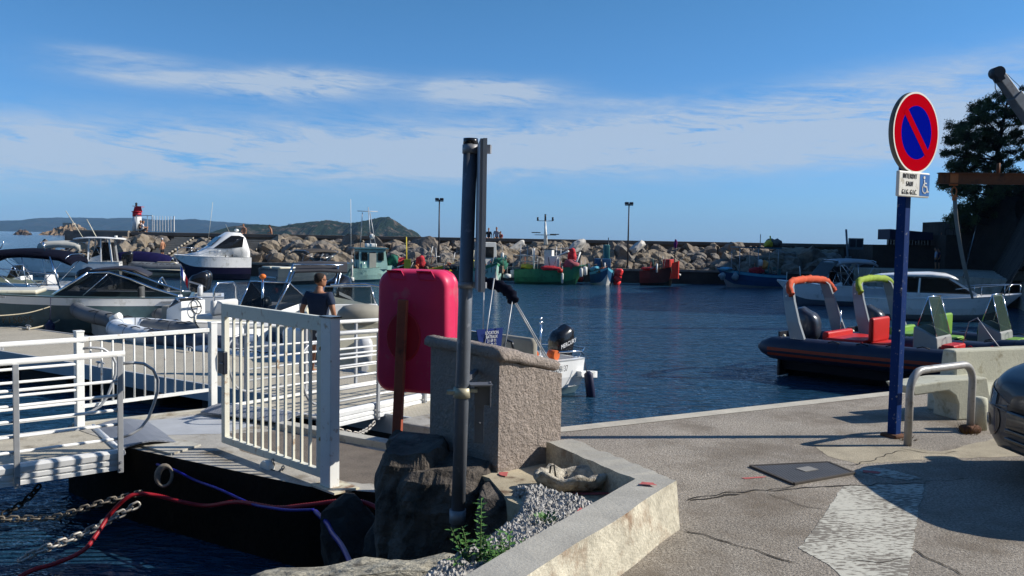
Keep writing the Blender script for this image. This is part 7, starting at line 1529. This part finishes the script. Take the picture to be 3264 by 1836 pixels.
# ================================================================ boat hoist: beam, strap and crane boom
cr = thing('crane', 'weathered crane boom rising at the top right edge', 'crane', (20.5, 30, QZ))
CRG = mat('crane_grey', (.16, .17, .18), .5, .3, var=.3, vs=2, dirt=((.08, .06, .05), .3, 2))
a = PY(3180, 235, 30); c = PY(3330, 440, 30.5); e = V((c.x+3.2, 31.5, 2.3))
b = MB(); dd = (c-a).normalized(); b.bar(a, c+dd*3, .30, .34); b.bar(a+dd*1.0, c+dd*3, .40, .44); b.build('boom', CRG, cr, world=True, bevel=.03)
b = MB(); b.tube([a+V((-.03, -.2, .03)), a+V((-.03, .2, .03))], .2, 14); b.bar(a+V((-.13, 0, .12)), a+V((.1, 0, -.25)), .34, .22); b.build('boom_head', mat('crane_dark', (.03, .03, .035), .5), cr, world=True)
b = MB(); b.tube([a+V((-.1, 0, 0)), a+V((-.06, 0, -.5)), a+V((.15, 0, -.9)), a+V((.5, 0, -1.3))], .015, 6); b.tube([a+V((.2, 0, .1)), c+V((.6, 0, .4))], .01, 5); b.build('crane_cable', BLACK, cr, world=True)
b = MB(); f_ = c+dd*3; b.bar((f_.x, f_.y, QZ-.05), (f_.x, f_.y, f_.z), .6, .6); b.box((f_.x, f_.y, QZ+.5), (2, 2, 1)); b.build('crane_mast', CRG, cr, world=True)
bt = thing('lifting_beam', 'rusty brown steel lifting beam hanging level in front of the pine', 'lifting beam', tuple(PY(3120, 568, 30)))
a = PY(2990, 568, 30); c = PY(3420, 572, 30); b = MB(); w_, h_ = .22, .36
b.bar(a+V((0, 0, h_/2)), c+V((0, 0, h_/2)), w_, .03); b.bar(a-V((0, 0, h_/2)), c-V((0, 0, h_/2)), w_, .03); b.bar(a, c, .03, h_-.02); b.build('beam', mat('rusty_orange_steel', (.16, .055, .02), .7, var=.35, vs=2, dirt=((.05, .025, .015), .4, 2)), bt, world=True)
b = MB(); s0 = PY(3042, 585, 30); b.tube([s0+V((0, 0, .25)), s0+V((0, 0, -.1))], .04, 8); b.tube([s0+V((.09*cos(x_), 0, -.28+.15*sin(x_))) for x_ in [2*pi*i/12 for i in range(12)]], .025, 6, closed=True); b.bar(a+V((.55, 0, .2)), a+V((.55, 0, -.25)), .28, .07); b.build('shackle', mat('orange_steel', (.45, .14, .04), .6), bt, world=True)
b = MB(); b.tube([(PY(3181, 555, 30)), PY(3183, 520, 30)], .06, 6); b.build('lifting_lug', MT['rusty_orange_steel'], bt, world=True)
st = thing('lifting_strap', 'long grey lifting strap hanging slanting from the steel beam', 'strap', tuple(PY(3044, 640, 30))); b = MB(); pts = [PY(u, v, 30+d_) for u, v, d_ in ((3043, 628, 0), (3048, 700, .1), (3062, 790, .3), (3076, 860, .5), (3090, 915, .7), (3100, 952, .9))]
sp_ = smooth_path(pts, 4)
for i in range(len(sp_)-1): b.bar(sp_[i], sp_[i+1]+(sp_[i+1]-sp_[i])*.02, .14 if i < 14 else .08, .02)
b.build('webbing', mat('grey_webbing', (.22, .21, .19), .9), st, world=True); b = MB(); b.bar(pts[0]+V((0, 0, .06)), pts[0]+V((0, 0, -.12)), .16, .06); b.build('strap_eye', MT['orange_steel'], st, world=True)
# mooring lines right
for pq, lab in (((PY(3198, 945, 33), PY(3264, 830, 30)), 'black mooring line rising from the cruiser bow to the right edge'), ((PY(3070, 885, 34), PY(3128, 660, 60)), 'thin dark halyard in front of the terrace')):
    b = MB(); b.tube([pq[0], pq[1]], .02, 5); tag(b.build('mooring_rope', BLACK), lab, 'rope')

# ================================================================ people
def skin(name, J, E, Rr, m, parent, sub=2, root=0):
    me = bpy.data.meshes.new(name); me.from_pydata([tuple(p) for p in J], E, []); me.materials.append(m)
    bm = bmesh.new(); bm.from_mesh(me); ly = bm.verts.layers.skin.verify(); bm.verts.ensure_lookup_table()
    for i, v in enumerate(bm.verts): r_ = Rr[i]; v[ly].radius = (r_, r_) if not isinstance(r_, tuple) else r_; v[ly].use_root = (i == root)
    bm.to_mesh(me); bm.free(); o = bpy.data.objects.new(name, me); COL.objects.link(o); o.parent = parent
    md = o.modifiers.new('skin', 'SKIN'); md.use_smooth_shade = True; md2 = o.modifiers.new('sub', 'SUBSURF'); md2.levels = sub; md2.render_levels = sub; return o
def person(label, loc, rz, H=1.75, pose='stand', skinm=SKIN, shirt=None, shorts=None, hair=HAIR, hands=False, lean=0, head_turn=0, group=None, sub=1, arms='down', legs=None, dress=None):
    """local +y = facing direction"""
    k = H/1.86; p = thing('person', label, 'person', loc, rz, group); hz = .93 if pose == 'stand' else .12
    P = lambda x, y, z: V((x*k, y*k, z*k))
    pel = P(0, 0, hz); wst = P(0, .0+lean*.2, hz+.16); chest = P(0, lean*.5+.0, hz+.38); nk = P(0, lean*.8, hz+.56); nk2 = P(0, lean*.9+.02, hz+.61); hb = P(0, lean+.03, hz+.665)
    J = [pel, wst, chest, nk, nk2, hb]; Rr = [(.155*k, .115*k), (.14*k, .10*k), (.165*k, .115*k), (.08*k), .062*k, .062*k]; E = [(0, 1), (1, 2), (2, 3), (3, 4), (4, 5)]
    def add(pt, r_, fr): J.append(pt); Rr.append(r_); E.append((fr, len(J)-1)); return len(J)-1
    sh = {}; hd_ = {}; kn = {}; hp = {}
    for sg in (1, -1):
        s0 = add(P(sg*.185, lean*.62, hz+.50), .062*k, 2)
        if arms == 'down': el, wr_ = P(sg*.27, lean*.5-.05, hz+.22), P(sg*.27, lean*.5+.06, hz-.02)
        elif arms == 'forward': el, wr_ = P(sg*.27, lean*.5-.02, hz+.22), P(sg*.17, lean*.5+.22, hz+.16)
        elif arms == 'knees': el, wr_ = P(sg*.26, lean*.5+.12, hz+.24), P(sg*.14, lean*.5+.38, hz+.30)
        elif arms == 'back': el, wr_ = P(sg*.27, lean*.5-.12, hz+.24), P(sg*.30, lean*.5-.24, hz+.0)
        e0 = add(el, .044*k, s0); w0 = add(wr_, .028*k, e0); sh[sg] = (J[s0], J[e0], J[w0]); dr = (wr_-el).normalized()
        h0_ = add(wr_+dr*.05*k, (.040*k, .018*k), w0); h1_ = add(wr_+dr*.09*k, (.040*k, .016*k), h0_)
        hd_[sg] = (wr_, dr)
        if pose == 'stand': K, A_2, T = P(sg*.11, .02, .49), P(sg*.11, -.02, .08), P(sg*.12, .14, .03)
        else: K, A_2, T = P(sg*.13, .42, .12+(.35 if arms == 'knees' else .0)), P(sg*.13, .46 if arms != 'knees' else .30, -.30 if arms != 'knees' else .0), P(sg*.13, .58 if arms != 'knees' else .44, -.34 if arms != 'knees' else -.03)
        h_ = add(P(sg*.09, 0, hz-.06), .085*k, 0); kk = add(K, .056*k, h_); ca = add(K.lerp(A_2, .35), .054*k, kk); an = add(A_2, .036*k, ca); add(T, .034*k, an); hp[sg] = (J[h_], K)
    skin('body', J, E, Rr, skinm, p, sub)
    # head with face
    M = Matrix.Rotation(head_turn, 3, 'Z'); hc = hb+P(0, .02, .10); b = MB(); secs = []
    for z_, rx, ry, oy in ((-.125, .03, .03, .045), (-.11, .05, .055, .03), (-.08, .062, .078, .015), (-.03, .070, .092, .005), (.02, .075, .098, 0), (.06, .074, .096, -.005), (.095, .060, .078, -.008), (.118, .035, .046, -.01), (.124, .01, .01, -.01)):
        secs.append([hc+M @ P(rx*cos(a), oy+ry*sin(a), z_) for a in [2*pi*i/16 for i in range(16)]])
    b.loft(secs); b.ball(hc+M @ P(0, .100, -.02), (.013*k, .02*k, .022*k), 8, 6)
    for sg in (1, -1): b.ball(hc+M @ P(sg*.076, -.005, -.01), (.012*k, .02*k, .032*k), 8, 6)
    hdob = b.build('head', skinm, p)
    b = MB(); [b.ball(hc+M @ P(sg*.030, .088, .012), (.013*k, .01*k, .008*k), 8, 5) for sg in (1, -1)]; b.build('eye', BLACK, hdob); b = MB(); b.ball(hc+M @ P(0, .088, -.062), (.024*k, .01*k, .007*k), 8, 5); b.build('mouth', mat('lips', (.25, .07, .06), .6), hdob)
    if hair:
        b = MB(); secs = []
        for z_, rx, ry, oy in ((-.05, .050, .05, -.045), (-.01, .072, .076, -.026), (.03, .0775, .088, -.014), (.065, .0755, .092, -.011), (.10, .0595, .077, -.009), (.1205, .036, .046, -.01), (.127, .01, .01, -.01)):
            secs.append([hc+M @ P(rx*cos(a), oy+ry*sin(a), z_) for a in [2*pi*i/16 for i in range(16)]])
        b.loft(secs); b.build('hair', hair, p)
    if hands:
        for sg in (1, -1):
            w0, dr = hd_[sg]; side = V((0, 1, 0)); base = w0+dr*.09*k
            for i, (o_, ln) in enumerate(((-.028, .068), (-.009, .078), (.011, .072), (.029, .055))):
                q0 = base+side*o_*k; q1 = q0+dr*ln*.5*k+V((-sg*.008, 0, 0)); q2 = q1+dr*ln*.5*k+V((-sg*.018, 0, 0)); skin('finger', [q0-dr*.02, q0, q1, q2], [(0, 1), (1, 2), (2, 3)], [.009, .009, .008, .006], skinm, p, 1)
            q0 = w0+dr*.04*k+V((0, .03, 0)); skin('thumb', [q0, q0+dr*.03+V((-sg*.005, .022, 0)), q0+dr*.06+V((-sg*.01, .03, 0))], [(0, 1), (1, 2)], [.011, .010, .008], skinm, p, 1)
    if shirt:
        Jt = [P(0, 0, hz-.02), wst, chest, P(0, lean*.72, hz+.50)]; Rt = [(.175*k, .135*k), (.165*k, .125*k), (.185*k, .14*k), (.11*k, .085*k)]; Et = [(0, 1), (1, 2), (2, 3)]
        for sg in (1, -1):
            s_, e_, _ = sh[sg]; Jt += [s_+P(0, 0, -.0), s_.lerp(e_, .72)]; Rt += [.082*k, .066*k]; i = len(Jt); Et += [(2, i-2), (i-2, i-1)]
        skin('t_shirt', Jt, Et, Rt, shirt, p, sub)
    if shorts:
        Jt = [P(0, 0, hz+.05), P(0, 0, hz-.03)]; Rt = [(.165*k, .125*k), (.17*k, .13*k)]; Et = [(0, 1)]
        for sg in (1, -1): h_, K = hp[sg]; Jt += [h_+V((sg*.012, 0, -.03)), h_.lerp(K, .8)]; Rt += [.105*k, .085*k]; i = len(Jt); Et += [(1, i-2), (i-2, i-1)]
        skin('shorts', Jt, Et, Rt, shorts, p, sub)
    return p
TS = mat('navy_tshirt', (.022, .034, .065), .9, var=.15, vs=8, bump=.4, bs=14, bd=.02); SHO = mat('grey_shorts', (.05, .06, .08), .9, var=.15)
p0 = PZ(1002, 1192, .56); mp = PY(1015, 1190, p0.y)
mn = person('man with cropped hair and navy t-shirt standing on the pontoon, back turned', (mp.x, p0.y, .56), radians(-14), 1.76, 'stand', SKIN, TS, SHO, hair=HAIR, hands=True, sub=2, head_turn=radians(-38))
mn.scale = (1.16, 1.12, 1.02)
b = MB(); k = 1.76/1.86; hc = V((0, .05, .93+.665+.10))*k; Mh = Matrix.Rotation(radians(-38), 3, 'Z')
b.tube([hc+Mh @ V((sg_*x_, y_, .012)) for sg_, x_, y_ in ((1, .078, -.01), (1, .076, .05), (1, .062, .098), (1, .0, .104), (-1, .062, .098), (-1, .076, .05), (-1, .078, -.01))], .004, 5); b.build('glasses', BLACK, mn)
TAN = SKINL; RDS = mat('red_shorts', (.55, .02, .03), .8); WS = mat('white_top', (.65, .65, .66), .85); BS = mat('black_top', (.02, .02, .025), .85); GS = mat('grey_top', (.30, .33, .38), .85)
def wallp(u, y, z, lab, rz, pose='sit', **k): q = PY(u, 745, y); return person(lab, (q.x, y, z), rz, k.pop('H', 1.7), pose, **k)
WT = 3.04
wallp(777, 70, WT-.08, 'bare-chested tanned person sitting on the breakwater top, left one of the pair', 2.8, skinm=TAN, shorts=BS)
wallp(866, 70, WT-.14, 'bare-chested tanned person leaning forward on the breakwater top, right one of the pair', 2.0, skinm=TAN, shorts=RDS, lean=.15, arms='forward')
wallp(455, 70.1, WT+.02, 'person in white with a cap crouching beside the lighthouse', -1.2, skinm=TAN, shirt=WS, shorts=BS, arms='knees')
wallp(447, 70.6, WT+.02, 'person in black sitting behind the white-clad one by the lighthouse', -1.6, skinm=TAN, shirt=BS, shorts=BS, arms='knees', H=1.75)
wallp(1478, 69.6, WT-.12, 'person in striped top and red shorts at the left edge of the grey sign pole', 2.9, skinm=TAN, shirt=BS, shorts=RDS)
wallp(1558, 70, WT-.08, 'person in a black top with light straps sitting just right of the sign pole', 3.0, shirt=BS, shorts=GS)
wallp(1583, 70, WT-.06, 'person in pale grey top sitting on the wall, beside one in red', 3.1, shirt=GS, shorts=BS, H=1.8)
wallp(1598, 70, WT-.16, 'small crouched person in red on the wall right of the grey-topped one', 2.5, shirt=mat('dull_red_top', (.35, .08, .08), .8), shorts=GS, H=1.35, lean=.1, arms='forward')
q = PY(528, 800, 66.0); person('bare-chested person in a white hat standing at the foot of the stone stairs', (q.x, 65.4, .95), 1.3, 1.7, 'stand', skinm=TAN, shorts=BS, hair=WS)
for u, v, h_, lab in ((2988, 775, 1.15, 'leftmost of three dark figures standing on the terrace beside the blue kiosk'), (2999, 776, 1.45, 'tallest of three dark figures on the terrace, between two shorter ones'), (3014, 776, 1.1, 'rightmost of three dark figures on the terrace')):
    q = PY(u, v, 65.5); person(lab, (q.x, 65.5, 3.05), 2.8, h_*.72, 'stand', shirt=GS, shorts=BS)
q = PY(2993, 860, 60); person('pale-shirted person walking in the shade in front of the brown retaining wall', (q.x, 60.5, QZ), 1.2, 1.6, 'stand', shirt=mat('pale_blue_top', (.3, .36, .48), .8), shorts=BS); q = PY(3008, 860, 60); person('dark-shirted person walking in the shade beside the pale-shirted one', (q.x, 60.7, QZ), 1.2, 1.55, 'stand', shirt=mat('violet_top', (.05, .03, .09), .8), shorts=BS)

# ================================================================ air
b = MB(); b.box((0, 3790, 99), (14100, 7760, 204)); hz_ = bpy.data.materials.new('haze'); hz_.use_nodes = True; t = hz_.node_tree; t.nodes.clear()
o_ = N(t, 'ShaderNodeOutputMaterial'); pv = N(t, 'ShaderNodeVolumePrincipled'); pv.inputs['Color'].default_value = (.36, .64, 1, 1); pv.inputs['Density'].default_value = .00008; t.links.new(pv.outputs[0], o_.inputs['Volume'])
hb_ = b.build('haze', hz_); hb_['kind'] = 'stuff'; hb_['label'] = 'thin blue sea haze over the harbour and far hills'; hb_['category'] = 'haze'
